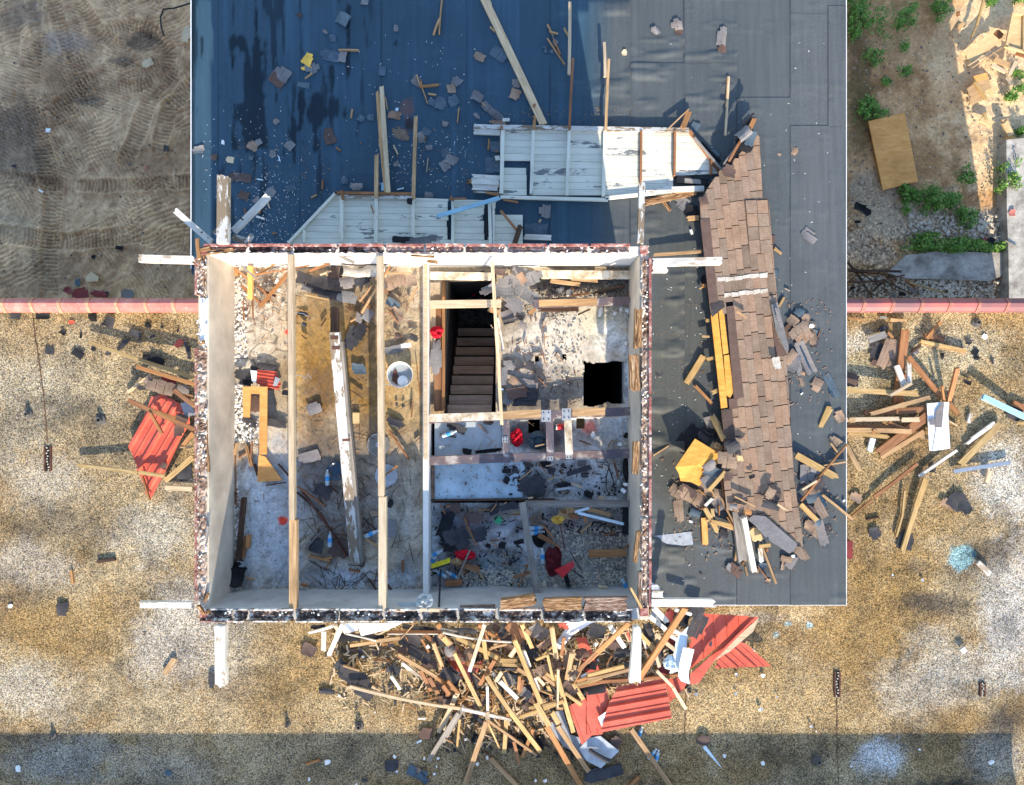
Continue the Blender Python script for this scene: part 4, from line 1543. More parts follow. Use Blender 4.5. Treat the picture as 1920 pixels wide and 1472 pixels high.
st = thing('wooden_stairs', 'steep narrow wooden stairs going down into the dark stairwell', 'stairs', P(880, 700, .6))
ys = [768, 750, 731, 713, 694, 677, 659, 641, 623]
for i in range(9):
    z = 1.62 - i * .235
    k = (CAMH - z) / FPX
    y = (736 - (ys[i])) * k
    mb = MB()
    x0, x1 = -.905, -.285
    mb.box(x0, y - .062, z - .035, x1, y + .068, z)
    o = mb.build('tread', 'stair_wood' if 'stair_wood' in M else wood('stair_wood', (.66, .45, .32), (.78, .60, .44), dirt=.4), st)
mb = MB()
mb.add([(-.93, .0 - .45, 1.55), (-.907, -.45, 1.55), (-.907, 1.3, -.55), (-.93, 1.3, -.55), (-.93, -.45, 1.30), (-.907, -.45, 1.30), (-.907, 1.3, -.62), (-.93, 1.3, -.62)],
       [(0, 1, 2, 3), (4, 7, 6, 5), (0, 4, 5, 1), (1, 5, 6, 2), (2, 6, 7, 3), (3, 7, 4, 0)])
mb.build('stringer', 'dark', st)
mb = MB()
for i in range(160):
    mb.rock((rnd.uniform(-.92, -.3), rnd.uniform(1.15, 1.62), -.62 + rnd.uniform(0, .12)), rnd.uniform(.02, .06), rnd, .5)
o = mb.build('dark_rubble', 'stone_dark'); tag(o, 'dark broken shingle rubble at the bottom of the stairwell', 'rubble', kind='stuff')

# ---- steel beams over the right hand bays
def beam(x0, y0, x1, y1, w, z, mat, label, th=.06, name='steel_beam', brackets=()):
    t_ = thing(name, label, 'beam', P((x0 + x1) / 2, (y0 + y1) / 2, z))
    plank('X', x0, y0, x1, y1, w, mat, z, th=th, rag=(.05, .05), bow=0, name='beam_body', parent=t_)
    for (bx, by, bw, bh) in brackets:
        c = P(bx, by, z + th)
        k = (CAMH - z) / FPX
        mb = MB(); mb.box(c.x - bw * k / 2, c.y - bh * k / 2, z + th - .002, c.x + bw * k / 2, c.y + bh * k / 2, z + th + .008)
        br = mb.build('bracket', 'galv', t_)
        for sx in (-.25, .25):
            for sy in (-.27, .27):
                mb = MB(); mb.lathe(c.x + sx * bw * k, c.y + sy * bh * k, [(.009, z + th + .008), (.009, z + th + .016), (0.0, z + th + .018)], 6)
                mb.build('bolt', 'black_plastic', t_)
    return t_


beam(803, 786, 1192, 771, 16, 1.92, 'primer', 'long horizontal steel beam with two bolted plates above the middle bay', brackets=((1024, 780, 18, 22), (1062, 777, 17, 22)))
plank('X', 804, 784, 938, 780, 15, 'dusty', 1.985, th=.02, bow=0, name='dusty_plate', label='pale dusty timber plate along the foot of the stairwell', cat='timber', rag=(.1, .1))
plank('X', 940, 779, 1015, 775, 15, 'pine', 1.985, th=.02, bow=0, name='timber_plate', label='peach coloured timber plate between stairwell and first bolted plate', cat='timber', rag=(.1, .1))
plank('X', 1072, 774, 1135, 771, 14, 'pine', 1.985, th=.02, bow=0, name='timber_plate', label='peach coloured timber plate right of the second bolted plate', cat='timber', rag=(.1, .1))
beam(803, 864, 1188, 850, 16, 1.84, 'primer', 'dark blue steel beam crossing the middle bay from wall to wall', brackets=((949, 868, 11, 10), (1031, 856, 12, 16), (1067, 853, 12, 16)))
beam(984, 945, 1192, 944, 12, 1.88, 'grey', 'grey timber rail above the rubble cell at lower right', name='timber_rail', th=.06)
beam(979, 942, 1010, 1128, 12, 1.95, 'grey', 'grey slanting stud on the left side of the rubble cell', name='timber_stud', th=.06)
beam(949, 790, 950, 868, 13, 1.905, 'primer', 'short steel stub joining the two beams at the foot of the thin joist', brackets=((947, 824, 10, 11),))
beam(1030, 785, 1032, 856, 14, 1.915, 'primer', 'left steel stub hanging between the two beams')
beam(1064, 783, 1067, 852, 14, 1.915, 'dusty', 'right dusty stub hanging between the two beams beside the red splash')
beam(1015, 515, 1196, 516, 15, 1.90, 'dusty', 'white dusty beam along the top wall above the concrete floor', brackets=())
beam(1000, 570, 1190, 564, 15, 1.93, 'primer', 'steel beam with bolt holes above the pale concrete floor')
plank('X', 1010, 569, 1120, 566, 13, 'pine', 1.992, th=.012, bow=0, label='tan timber facing on the steel beam with bolt holes', cat='timber', name='timber_facing', rag=(.1, .1))
plank('X', 1012, 580, 1086, 579, 9, 'dark', 1.83, th=.04, label='blackened batten under the steel beam with bolt holes', cat='batten', name='batten')
plank('X', 1176, 945, 1174, 1005, 16, 'sh_black', 1.80, th=.03, label='black vertical strip below the right end of the grey rail', cat='strip', name='strip')
plank('X', 808, 938, 1040, 936, 3, 'dark', 1.73, th=.05, label='dark edge batten under the pale blue floor panel', cat='batten', name='batten', bow=0)
plank('X', 811, 872, 812, 935, 7, 'splinter_grey', 1.74, th=.03, label='splintered upright strip at the left end of the pale blue panel', cat='timber', name='broken_timber')

# floor panels of the middle bay
flat_poly('X', [(815, 789), (938, 787), (940, 846), (815, 855)], 1.712, .012, 'panel_blue' if 'panel_blue' in M else plain('panel_blue', (.40, .45, .48), .7, .3, 3), 'floor_panel',
          'small pale blue floor panel under the foot of the stairwell', 'panel')
flat_poly('X', [(810, 872), (985, 866), (980, 932), (815, 936)], 1.712, .014, plain('panel_blue2', (.40, .52, .60), .7, .32, 3), 'floor_panel', 'large pale blue floor panel below the dark blue steel beam', 'panel')

# ---- things lying in the left room
mb = MB()
c = P(752, 703, F + .02)
r = 24 * (9.38 / 1280)
mb.lathe(c.x, c.y, [(0, F + .012), (r * .82, F + .012), (r * .84, F + .02), (r * .96, F + .12), (r * 1.0, F + .125), (r * 1.0, F + .118), (r * .94, F + .115), (r * .82, F + .03), (0, F + .022)], 36)
bk = thing('clear_bucket', 'round clear plastic bucket standing right of the middle ceiling joist', 'bucket', (c.x, c.y, F))
mb.build('bucket_body', 'clear_plastic', bk)
mb = MB(); mb.lathe(c.x, c.y, [(r * .97, F + .122), (r * 1.01, F + .128), (r * 1.01, F + .116), (r * .97, F + .114)], 36); mb.build('rim', 'tape_white', bk)
mb = MB(); q = P(755, 714, F + .05); mb.lathe(q.x, q.y, [(0, F + .05), (r * .40, F + .05), (r * .42, F + .035), (r * .4, F + .024)], 24)
o = mb.build('round_lid', 'tape_white', None, (q.x, q.y, F)); tag(o, 'white round lid lying inside the clear bucket', 'lid')
flat_poly('X', [(737, 697), (742, 691), (748, 706), (745, 722), (735, 714)], F + .03, .006, 'rust', 'brown_rag', 'brown crescent of dirt inside the clear bucket', 'rag')


def saw_blade(px, py, rp, label, mat='galv'):
    k = 9.38 / 1280
    c = P(px, py, F + .02)
    t_ = thing('saw_blade', label, 'saw blade', (c.x, c.y, F))
    t_['group'] = 'saw blades on the floor by the middle joist'
    mb = MB()
    n = 48
    r0, r1 = .009, rp * k
    vs, fs = [], []
    for lay in (F + .014, F + .019):
        for i in range(n):
            w = 2 * math.pi * i / n
            vs.append((c.x + r0 * math.cos(w), c.y + r0 * math.sin(w), lay))
        for i in range(n):
            w = 2 * math.pi * i / n
            rr = r1 * (1.0 if i % 3 else .94)
            vs.append((c.x + rr * math.cos(w), c.y + rr * math.sin(w), lay))
    for i in range(n):
        j = (i + 1) % n
        fs += [(2 * n + i, 3 * n + i, 3 * n + j, 2 * n + j), (i, j, n + j, n + i), (n + i, n + j, 3 * n + j, 3 * n + i), (j, i, 2 * n + i, 2 * n + j)]
    mb.add(vs, fs)
    mb.build('disc', mat, t_)
    mb = MB(); mb.lathe(c.x, c.y, [(.01, F + .0195), (r1 * .22, F + .021), (r1 * .23, F + .0192)], 24); mb.build('hub', 'steel', t_)
    mb = MB(); mb.lathe(c.x, c.y, [(r1 * .90, F + .0195), (r1 * .92, F + .021), (r1 * .93, F + .0195)], 40); mb.build('outer_ring', 'steel', t_)


plain('blade_dull', (.22, .20, .17), .5, .35, 14, .5, .5)
saw_blade(709, 834, 22, 'upper saw blade half hidden under the middle ceiling joist', 'blade_dull')
saw_blade(724, 892, 22, 'lower saw blade with a splinter across it right of the middle joist')
mb = MB(); q = P(630, 884, F + .02)
mb.lathe(q.x, q.y, [(0, F + .01), (.09, F + .012), (.12, F + .03), (.128, F + .03), (.13, F + .005)], 30)
o = mb.build('blue_disc', plain('deep_blue', (.02, .05, .085), .25, .2, 10, .5), None, (q.x, q.y, F)); tag(o, 'dark blue plastic disc half under the fallen beam', 'disc')

# plywood offcuts
flat_poly('X', [(456, 725), (502, 725), (501, 852), (487, 852), (488, 739), (471, 738), (469, 783), (457, 782)], F + .10, .02, 'ply_orange', 'notched_plywood',
          'orange plywood cut in a hook shape lying left of the left joist', 'plywood')
flat_poly('G5', [(475, 235), (522, 250), (642, 418), (465, 428)], F + .06, .02, 'ply_orange', 'plywood_offcut', 'orange plywood offcut with slanting side below the hook shaped plywood', 'plywood')
ribbed('G1', [(497, 1035), (648, 1050), (682, 1150), (662, 1192), (565, 1165), (492, 1140)], F + .06, 8, .045, .01, 'red_metal', 'red_sheet_scrap', 'small red ribbed sheet scrap lying above the hook shaped plywood')
flat_poly('G1', [(450, 1040), (500, 1045), (492, 1140), (462, 1128)], F + .07, .01, 'white_sheet', 'white_flashing', 'white flashing left of the small red ribbed scrap', 'flashing')
flat_poly('G1', [(640, 1090), (680, 1105), (650, 1160), (622, 1160)], F + .09, .01, 'grey_sheet', 'grey_flashing', 'pale grey flashing on the right of the small red scrap', 'flashing')
scraps('G1', F + .03, [(375, 1070, 95, 80, 30, 'sh_dark', .06), (425, 1120, 100, 70, 10, 'sh_black', .02), (575, 1015, 150, 50, 8, 'sh_dark', .01), (480, 1025, 60, 30, 20, 'sh_dark', .0),
                       (490, 1300, 110, 120, 5, 'sh_ridge', .0), (600, 1290, 80, 180, -12, 'sh_dark', 0), (720, 1210, 60, 40, 5, 'sh_black', 0), (440, 1440, 120, 60, 30, 'sh_dark', 0),
                       (640, 1445, 180, 60, 8, 'sh_dark', 0), (940, 1330, 110, 90, -20, 'sh_grey', 0), (920, 360, 240, 90, 18, 'sh_dark', .04, {'tabs': 3}), (940, 420, 200, 60, 16, 'sh_grey', .02),
                       (850, 605, 80, 30, 10, 'sh_black', 0), (865, 690, 40, 30, 30, 'sh_dark', 0)])
scraps('G2', F + .03, [(60, 370, 240, 90, 14, 'sh_dark', .10, {'tabs': 3}), (210, 370, 110, 90, -10, 'sh_grey', .13), (90, 460, 300, 70, 10, 'sh_dark', .03), (130, 290, 110, 110, 20, 'sh_ridge', .10),
                       (330, 350, 140, 80, -30, 'sh_dark', .11), (210, 480, 150, 90, 10, 'sh_grey', .05), (580, 360, 170, 90, -24, 'sh_brown', .10, {'tabs': 3}), (700, 355, 80, 90, -10, 'sh_brown', .14),
                       (510, 380, 90, 60, 10, 'sh_grey', .08), (560, 530, 110, 60, 35, 'sh_blue', .08), (590, 620, 120, 50, 40, 'sh_brown', .07, {'tabs': 2}), (600, 590, 100, 30, 42, 'sh_brown', .1),
                       (300, 640, 60, 70, 20, 'sh_grey', .04), (370, 620, 70, 90, 30, 'sh_grey', .05), (250, 800, 110, 180, 25, 'sh_dark', .0), (310, 740, 90, 130, 30, 'sh_dark', .02),
                       (600, 775, 45, 45, 10, 'sh_ridge', .02), (300, 1030, 110, 80, 5, 'sh_blue', 0), (570, 880, 200, 60, -12, 'sh_grey', 0), (660, 850, 80, 30, -5, 'tape_white', .02, {'desc': 'torn white paper', 'name': 'paper', 'cat': 'paper'}),
                       (720, 790, 70, 50, 20, 'sh_dark', .04), (110, 600, 60, 70, 0, 'sh_black', .2), (580, 1440, 140, 50, 20, 'sh_dark', 0), (640, 1310, 25, 30, 20, 'sh_dark', 0), (590, 1300, 20, 30, 0, 'sh_dark', 0)])
planks('G2', F + .05, [(320, 605, 440, 400, 14, 'pine', .1, .2), (305, 515, 400, 390, 10, 'pine', .12, .2), (370, 570, 300, 480, 9, 'brown', .1, .1), (480, 340, 540, 235, 10, 'orange', .2, .2),
                       (680, 520, 750, 400, 9, 'pine', .0, .05), (500, 296, 700, 293, 6, 'pine', .16, .16), (380, 560, 350, 500, 8, 'orange', .1, .1), (480, 400, 520, 455, 8, 'brown', .14, .14),
                       (415, 545, 540, 610, 6, 'brown', .1, .12), (520, 560, 600, 680, 10, 'brown', .1, .05), (225, 1185, 330, 1255, 5, 'dark', 0, 0), (740, 985, 765, 1230, 6, 'orange', 0, 0),
                       (700, 1400, 712, 1275, 8, 'brown', 0, 0), (0, 310, 90, 280, 8, 'pale', .1, .1), (230, 670, 275, 645, 8, 'pine', .1, .1)])
planks('G1', F + .03, [(450, 230, 447, 500, 38, 'ply_orange', .25, .05), (520, 555, 740, 290, 22, 'orange', .04, .2), (380, 390, 530, 530, 18, 'brown', .06, .05), (330, 260, 440, 350, 18, 'brown', .12, .08),
                       (480, 310, 900, 235, 7, 'brown', .15, .2), (520, 300, 640, 225, 8, 'orange', .12, .16), (860, 460, 1060, 500, 9, 'yellow', .1, .08), (900, 280, 1060, 220, 14, 'brown', .2, .25),
                       (397, 500, 395, 655, 5, 'brown', 0, 0), (465, 480, 468, 640, 5, 'brown', 0, 0), (340, 245, 345, 320, 30, 'orange', .1, .1), (500, 390, 600, 480, 16, 'brown', .05, .08), (560, 440, 640, 470, 20, 'dark', .02, .04),
                       (620, 520, 540, 420, 10, 'brown', .08, .1), (990, 700, 1030, 640, 6, 'dark', 0, 0), (840, 770, 880, 800, 6, 'dark', 0, 0)])
planks('G5', F + .02, [(370, 535, 325, 1000, 36, 'dark', .1, .06), (385, 810, 360, 970, 26, 'brown', .02, .02), (405, 800, 395, 900, 30, 'orange', .04, .04), (520, 455, 665, 432, 7, 'dark', 0, 0),
                       (610, 300, 690, 390, 9, 'dark', 0, 0), (380, 1100, 445, 1125, 8, 'pine', .02, .02), (555, 1205, 665, 1222, 10, 'pine', .02, .02), (345, 1200, 440, 1215, 10, 'brown', 0, 0),
                       (745, 460, 945, 600, 10, 'brown', .02, .02), (770, 480, 970, 760, 9, 'rust', .02, .04), (740, 500, 900, 640, 9, 'dark', 0, 0), (800, 905, 935, 760, 10, 'grey', 0, 0), (830, 950, 980, 985, 14, 'orange', 0, 0),
                       (300, 150, 320, 600, 6, 'brown', 0, 0), (290, 420, 318, 600, 5, 'dark', 0, 0), (385, 170, 425, 320, 24, 'splinter', .03, .03), (425, 140, 415, 300, 6, 'brown', .04, .04), (440, 300, 470, 390, 14, 'dark', .0, .0),
                       (300, 240, 320, 150, 16, 'pine', .02, .02), (330, 260, 430, 190, 8, 'brown', 0, 0), (765, 1150, 820, 1165, 16, 'brown', .02, .02), (75, 1230, 125, 1290, 5, 'pine', .4, .4)])
scraps('G5', F + .02, [(315, 1090, 110, 130, 10, 'sh_black', .06, {'curl': .06, 'desc': 'crumpled black plastic', 'name': 'plastic_bag', 'cat': 'bag'}), (355, 1010, 60, 40, 5, 'grey_sheet', .09, {'desc': 'small grey block', 'cat': 'block', 'name': 'block'}),
                       (340, 1040, 90, 70, 40, 'sh_black', .05), (830, 250, 150, 80, -15, 'sh_grey', 0), (930, 490, 120, 90, 30, 'sh_dark', 0), (880, 880, 90, 90, 10, 'sh_dark', .0)])
planks('G6', F + .02, [(485, 60, 635, 275, 12, 'brown', .02, .02), (460, 380, 555, 310, 14, 'orange', .03, .05), (325, 830, 410, 890, 12, 'pine', .02, .04), (0, 560, 45, 605, 8, 'dark', 0, 0), (0, 645, 110, 830, 10, 'rust', .02, .04),
                       (110, 830, 190, 960, 12, 'rust', .02, .02), (60, 440, 130, 510, 6, 'dark', 0, 0), (300, 680, 400, 770, 6, 'dark', 0, 0), (585, 980, 585, 1070, 16, 'brown', 0, 0), (200, 1048, 285, 1065, 12, 'brown', 0, 0),
                       (10, 980, 90, 960, 14, 'orange', 0, 0), (340, 1110, 400, 1190, 8, 'dark', 0, 0), (475, 1150, 540, 1240, 7, 'dark', 0, 0), (40, 1040, 75, 990, 8, 'brown', 0, 0), (670, 150, 705, 115, 6, 'rust', 0, 0), (740, 310, 790, 540, 16, 'splinter_grey', -.1, -.1)])
scraps('G6', F + .02, [(540, 20, 90, 50, 15, 'sh_dark', 0), (500, 580, 40, 60, 10, 'sh_black', 0), (505, 760, 70, 120, 0, 'sh_grey', 0), (385, 650, 60, 40, 0, 'sh_brown', 0), (150, 900, 150, 130, 20, 'sh_ridge', 0),
                       (890, 730, 90, 190, 20, 'sh_black', -.06), (930, 820, 100, 120, -20, 'sh_dark', -.06)])
mb = MB(); p = P(668, 784, F + .03); mb.box(p.x - .045, p.y - .075, F + .012, p.x + .045, p.y + .075, F + .055)
o = mb.build('yellow_block', 'ply_yellow', None, (p.x, p.y, F)); tag(o, 'small yellow wood block left of the middle joist in the puddle', 'block')
# pipe elbow
pp = thing('drain_pipe', 'dusty plastic drain pipe elbow against the top wall', 'pipe', P(665, 510, F + .2))
mb = MB(); a = [P(640, 508, F + .30), P(650, 509, F + .25), P(672, 512, F + .2), P(690, 510, F + .2)]
mb.tube(a, [.065, .062, .062, .062], 14, False); mb.build('pipe', 'wconcrete', pp, smooth=True)
mb = MB(); mb.tube([P(688, 508, F + .2), P(724, 508, F + .2)], .085, 14); mb.build('pipe_collar', 'wconcrete', pp, smooth=True)
mb = MB(); mb.tube([P(639, 507.6, F + .303), P(642, 508.2, F + .29)], .05, 14); mb.build('pipe_mouth', 'soot', pp)  # near-black plug stands in for the shade inside the pipe


# ---- water bottles
def bottle_proto():
    t_ = thing('water_bottle', 'x', 'bottle', (0, 0, 0))
    prof = [(0, -.10), (.026, -.10), (.031, -.09), (.031, -.03), (.028, -.015), (.031, 0), (.031, .045), (.022, .075), (.012, .088), (.012, .098)]
    mb = MB()
    n = 12
    for r_, x_ in prof:
        for k in range(n):
            w = 2 * math.pi * k / n
            mb.v.append((x_, r_ * math.cos(w), .031 + r_ * math.sin(w)))
    for i in range(len(prof) - 1):
        for k in range(n):
            mb.f.append((i * n + k, i * n + (k + 1) % n, (i + 1) * n + (k + 1) % n, (i + 1) * n + k))
    mb.build('bottle_body', 'bottle_plastic', t_, smooth=True)
    mb = MB(); mb.tube([(-.035, 0, .031), (.025, 0, .031)], .0325, 12); mb.build('bottle_label', 'bottle_label', t_)
    mb = MB(); mb.tube([(.096, 0, .031), (.112, 0, .031)], .015, 10); mb.build('bottle_cap', 'tape_white', t_)
    return t_


def copy_tree(o):
    c = o.copy()
    COL.objects.link(c)
    for ch in list(o.children):
        d = ch.copy()
        COL.objects.link(d)
        d.parent = c
    return c


bp = bottle_proto()
used = False
for (px, py, ang, z, lab) in [
        (620, 1011, 88, F + .02, 'clear water bottle with blue label left of the fallen beam foot'), (652, 948, 95, F + .02, 'clear water bottle tucked against the left side of the fallen beam'),
        (697, 1000, 25, F + .02, 'water bottle with blue label between fallen beam and middle joist'), (842, 813, 20, 1.74, 'empty water bottle on the small pale blue panel below the stairs'),
        (817, 1038, 30, 1.70, 'upper water bottle above the yellow broom head'), (812, 1050, 58, 1.70, 'water bottle touching the left end of the yellow broom head'),
        (826, 1075, 150, 1.66, 'water bottle partly under the yellow broom head'), (850, 1078, 150, 1.66, 'crushed water bottle right of the broom handle'),
        (1006, 989, 5, 1.72, 'upper one of two water bottles beside the grey slanting stud'), (1006, 998, 8, 1.72, 'lower one of two water bottles beside the grey slanting stud'),
        (1017, 1042, 92, 1.74, 'upright lying water bottle left of the red plastic tray'), (1172, 1096, -60, 1.72, 'water bottle in the bottom right corner of the rubble cell'),
        (1199, 1373, 70, .02, 'white and blue bottle on gravel below the big red sheet'), (1222, 1412, 50, .02, 'left one of two bottles on the shaded gravel by a long board'),
        (1231, 1417, 75, .02, 'right one of two bottles on the shaded gravel by a long board'), (615, 896, 90, F + .02, 'small white bottle end in the dark puddle left of the beam')]:
    b_ = copy_tree(bp) if used else bp
    used = True
    b_.location = P(px, py, z)
    b_.rotation_euler = (0, 0, math.radians(ang))
    tag(b_, lab, 'bottle', 'plastic bottles left about the room and roof')
for j, (px, py) in enumerate(((1187, 1078), (1192, 1078))):
    mb = MB(); a, b = P(px, py - 12, 1.72), P(px, py + 12, 1.72)
    mb.tube([a, a.lerp(b, .7), a.lerp(b, .85), b], [.03, .03, .012, .012], 10)
    o = mb.build('green_bottle', 'green_glass', None, P(px, py, 1.7), True)
    tag(o, 'dark green bottle %s against the right wall of the rubble cell' % ('on the left' if j == 0 else 'on the right'), 'bottle', 'green bottles in the rubble cell')

# broom
br = thing('push_broom', 'push broom with yellow bristles and black handle in the lower bay', 'broom', P(828, 1060, 1.9))
plank('G7', 62, 1080, 190, 1040, 12, 'black_plastic', 1.88, th=.03, rag=(.1, .1), bow=0, name='broom_head', parent=br)
mb = MB()
for i in range(220):
    u = rnd.random()
    bx, by = 66 + u * 122, 1074 - u * 40
    ln = rnd.uniform(20, 34)
    dx = rnd.uniform(-6, 6)
    a = P(*cv('G7', bx, by), 1.90 + rnd.uniform(-.02, .02)); b = P(*cv('G7', bx + dx, by - ln), 1.87 + rnd.uniform(-.03, .03))
    n_ = (b - a).cross(Vector((0, 0, 1))).normalized() * .003
    mb.add([a - n_, a + n_, b + n_, b - n_, a + Vector((0, 0, .004))], [(0, 1, 2, 3), (0, 4, 1)])
mb.build('bristles', 'bristle', br)
mb = MB(); mb.tube([P(826, 1068, 1.92), P(823, 1142, 2.62)], .013, 8); mb.build('handle', 'black_plastic', br)

# cups, cloths, tray
mb = MB()
mb.tube([P(1043, 801, 1.78), P(1052, 800, 1.78), P(1057, 800, 1.78)], [.035, .042, .045], 14, True)
o = mb.build('red_cup', 'red_plastic', None, P(1050, 801, 1.74), True); tag(o, 'red plastic cup lying between the two hanging stubs', 'cup')
mb = MB(); mb.tube([P(1042.5, 801, 1.78), P(1044.5, 801, 1.78)], .038, 14); o2 = mb.build('cup_base', 'tape_white', o)


def cloth(cr, cx, cy, w, h, z, mat, label, name='cloth', cat='cloth', amp=.04, seed=0, parent=None):
    px, py = cv(cr, cx, cy)
    c = P(px, py, z)
    k = (CAMH - z) / FPX / CR[cr][2]
    n = 22
    vs, fs = [], []
    xs = np.linspace(-1, 1, n)
    X, Y = np.meshgrid(xs, xs)
    zz = fbm(X, Y, 2.6, 200 + seed, 3, .6)
    for j in range(n):
        for i in range(n):
            x, y = X[j, i], Y[j, i]
            rr = math.hypot(x, y) + 1e-6
            mx = max(abs(x), abs(y))
            f_ = mx / rr
            lim = .78 + .35 * (vn(np.array([math.atan2(y, x) * 1.7 + 9]), np.array([seed * 1.0]), 1, seed)[0])
            X_, Y_ = x * f_ * lim, y * f_ * lim
            vs.append((c.x + X_ * w * k / 2, c.y + Y_ * h * k / 2, z + amp * zz[j, i] * 1.6 * (1 - .6 * mx ** 3) + .004))
    for j in range(n - 1):
        for i in range(n - 1):
            a = j * n + i
            fs.append((a, a + 1, a + n + 1, a + n))
    mb = MB()
    mb.add(vs, fs)
    o = mb.build(name, mat, parent, None if parent else c, True)
    if not parent:
        tag(o, label, cat)
    return o


cloth('X', 819, 624, 26, 24, 1.87, 'red_cloth', 'crumpled red cloth on the timber trimmer left of the stairs', amp=.07, seed=1)
cloth('X', 872, 1040, 40, 22, 1.72, 'red_cloth', 'bright red cloth among debris above the broom head', amp=.08, seed=2)
cloth('X', 860, 1052, 30, 20, 1.70, 'ply_brown', 'crumpled brown paper bag below the bright red cloth', 'paper_bag', 'bag', amp=.07, seed=3)
cloth('X', 1037, 1050, 34, 60, 1.72, 'maroon_cloth', 'dark maroon cloth around the red plastic tray', amp=.09, seed=4)
cloth('X', 969, 822, 24, 36, 1.74, 'red_cloth', 'red cloth in the dark gap right of the short steel stub', amp=.08, seed=5)
cloth('X', 888, 549, 8, 16, -.45, 'red_cloth', 'small red cloth deep in the dark stairwell', amp=.05, seed=6)
cloth('X', 1046, 974, 24, 16, 1.76, 'foam_yellow', 'crumpled yellow paper near the top of the rubble cell', 'crumpled_paper', 'paper', amp=.08, seed=7)
cloth('X', 1066, 963, 44, 24, 1.74, 'ply_brown', 'torn brown cardboard right of the crumpled yellow paper', 'torn_cardboard', 'cardboard', amp=.07, seed=8)
cloth('X', 1005, 974, 24, 20, 1.80, 'sh_brown', 'round brown lump on the grey slanting stud', 'brown_lump', 'lump', amp=.08, seed=9)
cloth('X', 1180, 880, 26, 62, 1.74, 'soot', 'torn black bag against the right wall in the middle bay', 'black_bag', 'bag', amp=.09, seed=10)
cloth('X', 1012, 1006, 30, 40, 1.68, 'soot', 'black bag under the two water bottles', 'black_bag', 'bag', amp=.08, seed=11)
cloth('X', 1010, 826, 46, 34, 1.73, plain('tarp_blue', (.05, .08, .10), .7, .3, 8), 'folded dark blue tarp in the gap between the beams', 'tarp', 'tarp', amp=.09, seed=12)
cloth('X', 1112, 816, 10, 14, 1.74, 'tape_white', 'crumpled white paper on the red paint splash', 'crumpled_paper', 'paper', amp=.05, seed=13)
cloth('X', 450, 1062, 22, 40, 1.83, 'soot', 'black crumpled bag at the bottom left of the left room', 'black_bag', 'bag', amp=.12, seed=14)
o = flat_poly('G8', [(138, 1080), (215, 1045), (262, 1020), (268, 1050), (190, 1130)], 1.84, .05, 'red_plastic', 'red_tray', 'red plastic tray lying on rubble beside the maroon cloth', 'tray')
flat_poly('G8', [(160, 1082), (222, 1058), (240, 1050), (246, 1058), (190, 1108)], 1.892, .004, 'red_dark', 'tray_recess', parent=o) if False else None
mb = MB(); q = P(934, 974, 1.72); mb.lathe(q.x, q.y, [(0, 1.72), (.05, 1.722), (.058, 1.735), (.05, 1.725), (.03, 1.724)], 18)
o = mb.build('plastic_disc', 'green_glass', None, (q.x, q.y, 1.7)); tag(o, 'round bright green plastic disc in the lower bay', 'disc')
# clear sheet on bottom wall
cloth('X', 797, 1128, 34, 34, 2.60, 'clear_plastic', 'torn clear plastic sheet caught on the bottom wall', 'plastic_sheet', 'plastic sheet', amp=.12, seed=15)
flat_poly('X', [(744, 1132), (790, 1127), (800, 1136), (750, 1137)], 2.60, .004, 'clear_plastic', 'plastic_strip', 'flat clear plastic strip left of the torn clear sheet', 'plastic sheet')
# grey felt over trimmer
sheet_piece('X', 818, 672, 22, 66, 3, 'sh_grey', 1.87, .05, label='grey felt strip hanging on the trimmer below the red cloth', name='felt_strip', cat='felt', torn=.5)
# hose loop and cable
mb = MB()
pts = [P(*cv('G8', x, y), 1.74) for x, y in [(410, 345), (420, 372), (470, 375), (460, 345), (500, 390), (480, 470), (478, 540), (500, 590), (530, 595), (540, 560), (520, 480), (495, 400)]]
mb.tube(pts, .007, 6); o = mb.build('cable_loop', 'cable', None, pts[0]); tag(o, 'thin black cable loop on the grey floor of the middle bay', 'cable')
mb = MB(); pts = [P(*cv('G1', x, y), 2.62 - i * .01) for i, (x, y) in enumerate([(765, 585), (800, 598), (850, 605), (895, 628)])]
mb.tube(pts, .004, 5); o = mb.build('tie_wire', 'steel', None, pts[0]); tag(o, 'upper bent tie wire on the left ceiling joist', 'wire')
mb = MB(); pts = [P(*cv('G1', x, y), 2.62 - i * .01) for i, (x, y) in enumerate([(760, 1083), (830, 1078), (880, 1100), (885, 1070), (915, 1100)])]
mb.tube(pts, .004, 5); o = mb.build('tie_wire', 'steel', None, pts[0]); tag(o, 'lower crooked tie wire beside the left ceiling joist', 'wire')
mb = MB(); pts = [P(*cv('G2', x, y), 2.62 - i * .01) for i, (x, y) in enumerate([(440, 1138), (500, 1148), (560, 1155)])]
mb.tube(pts, .004, 5); o = mb.build('tie_wire', 'steel', None, pts[0]); tag(o, 'tie wire between the middle ceiling joist and the bucket', 'wire')
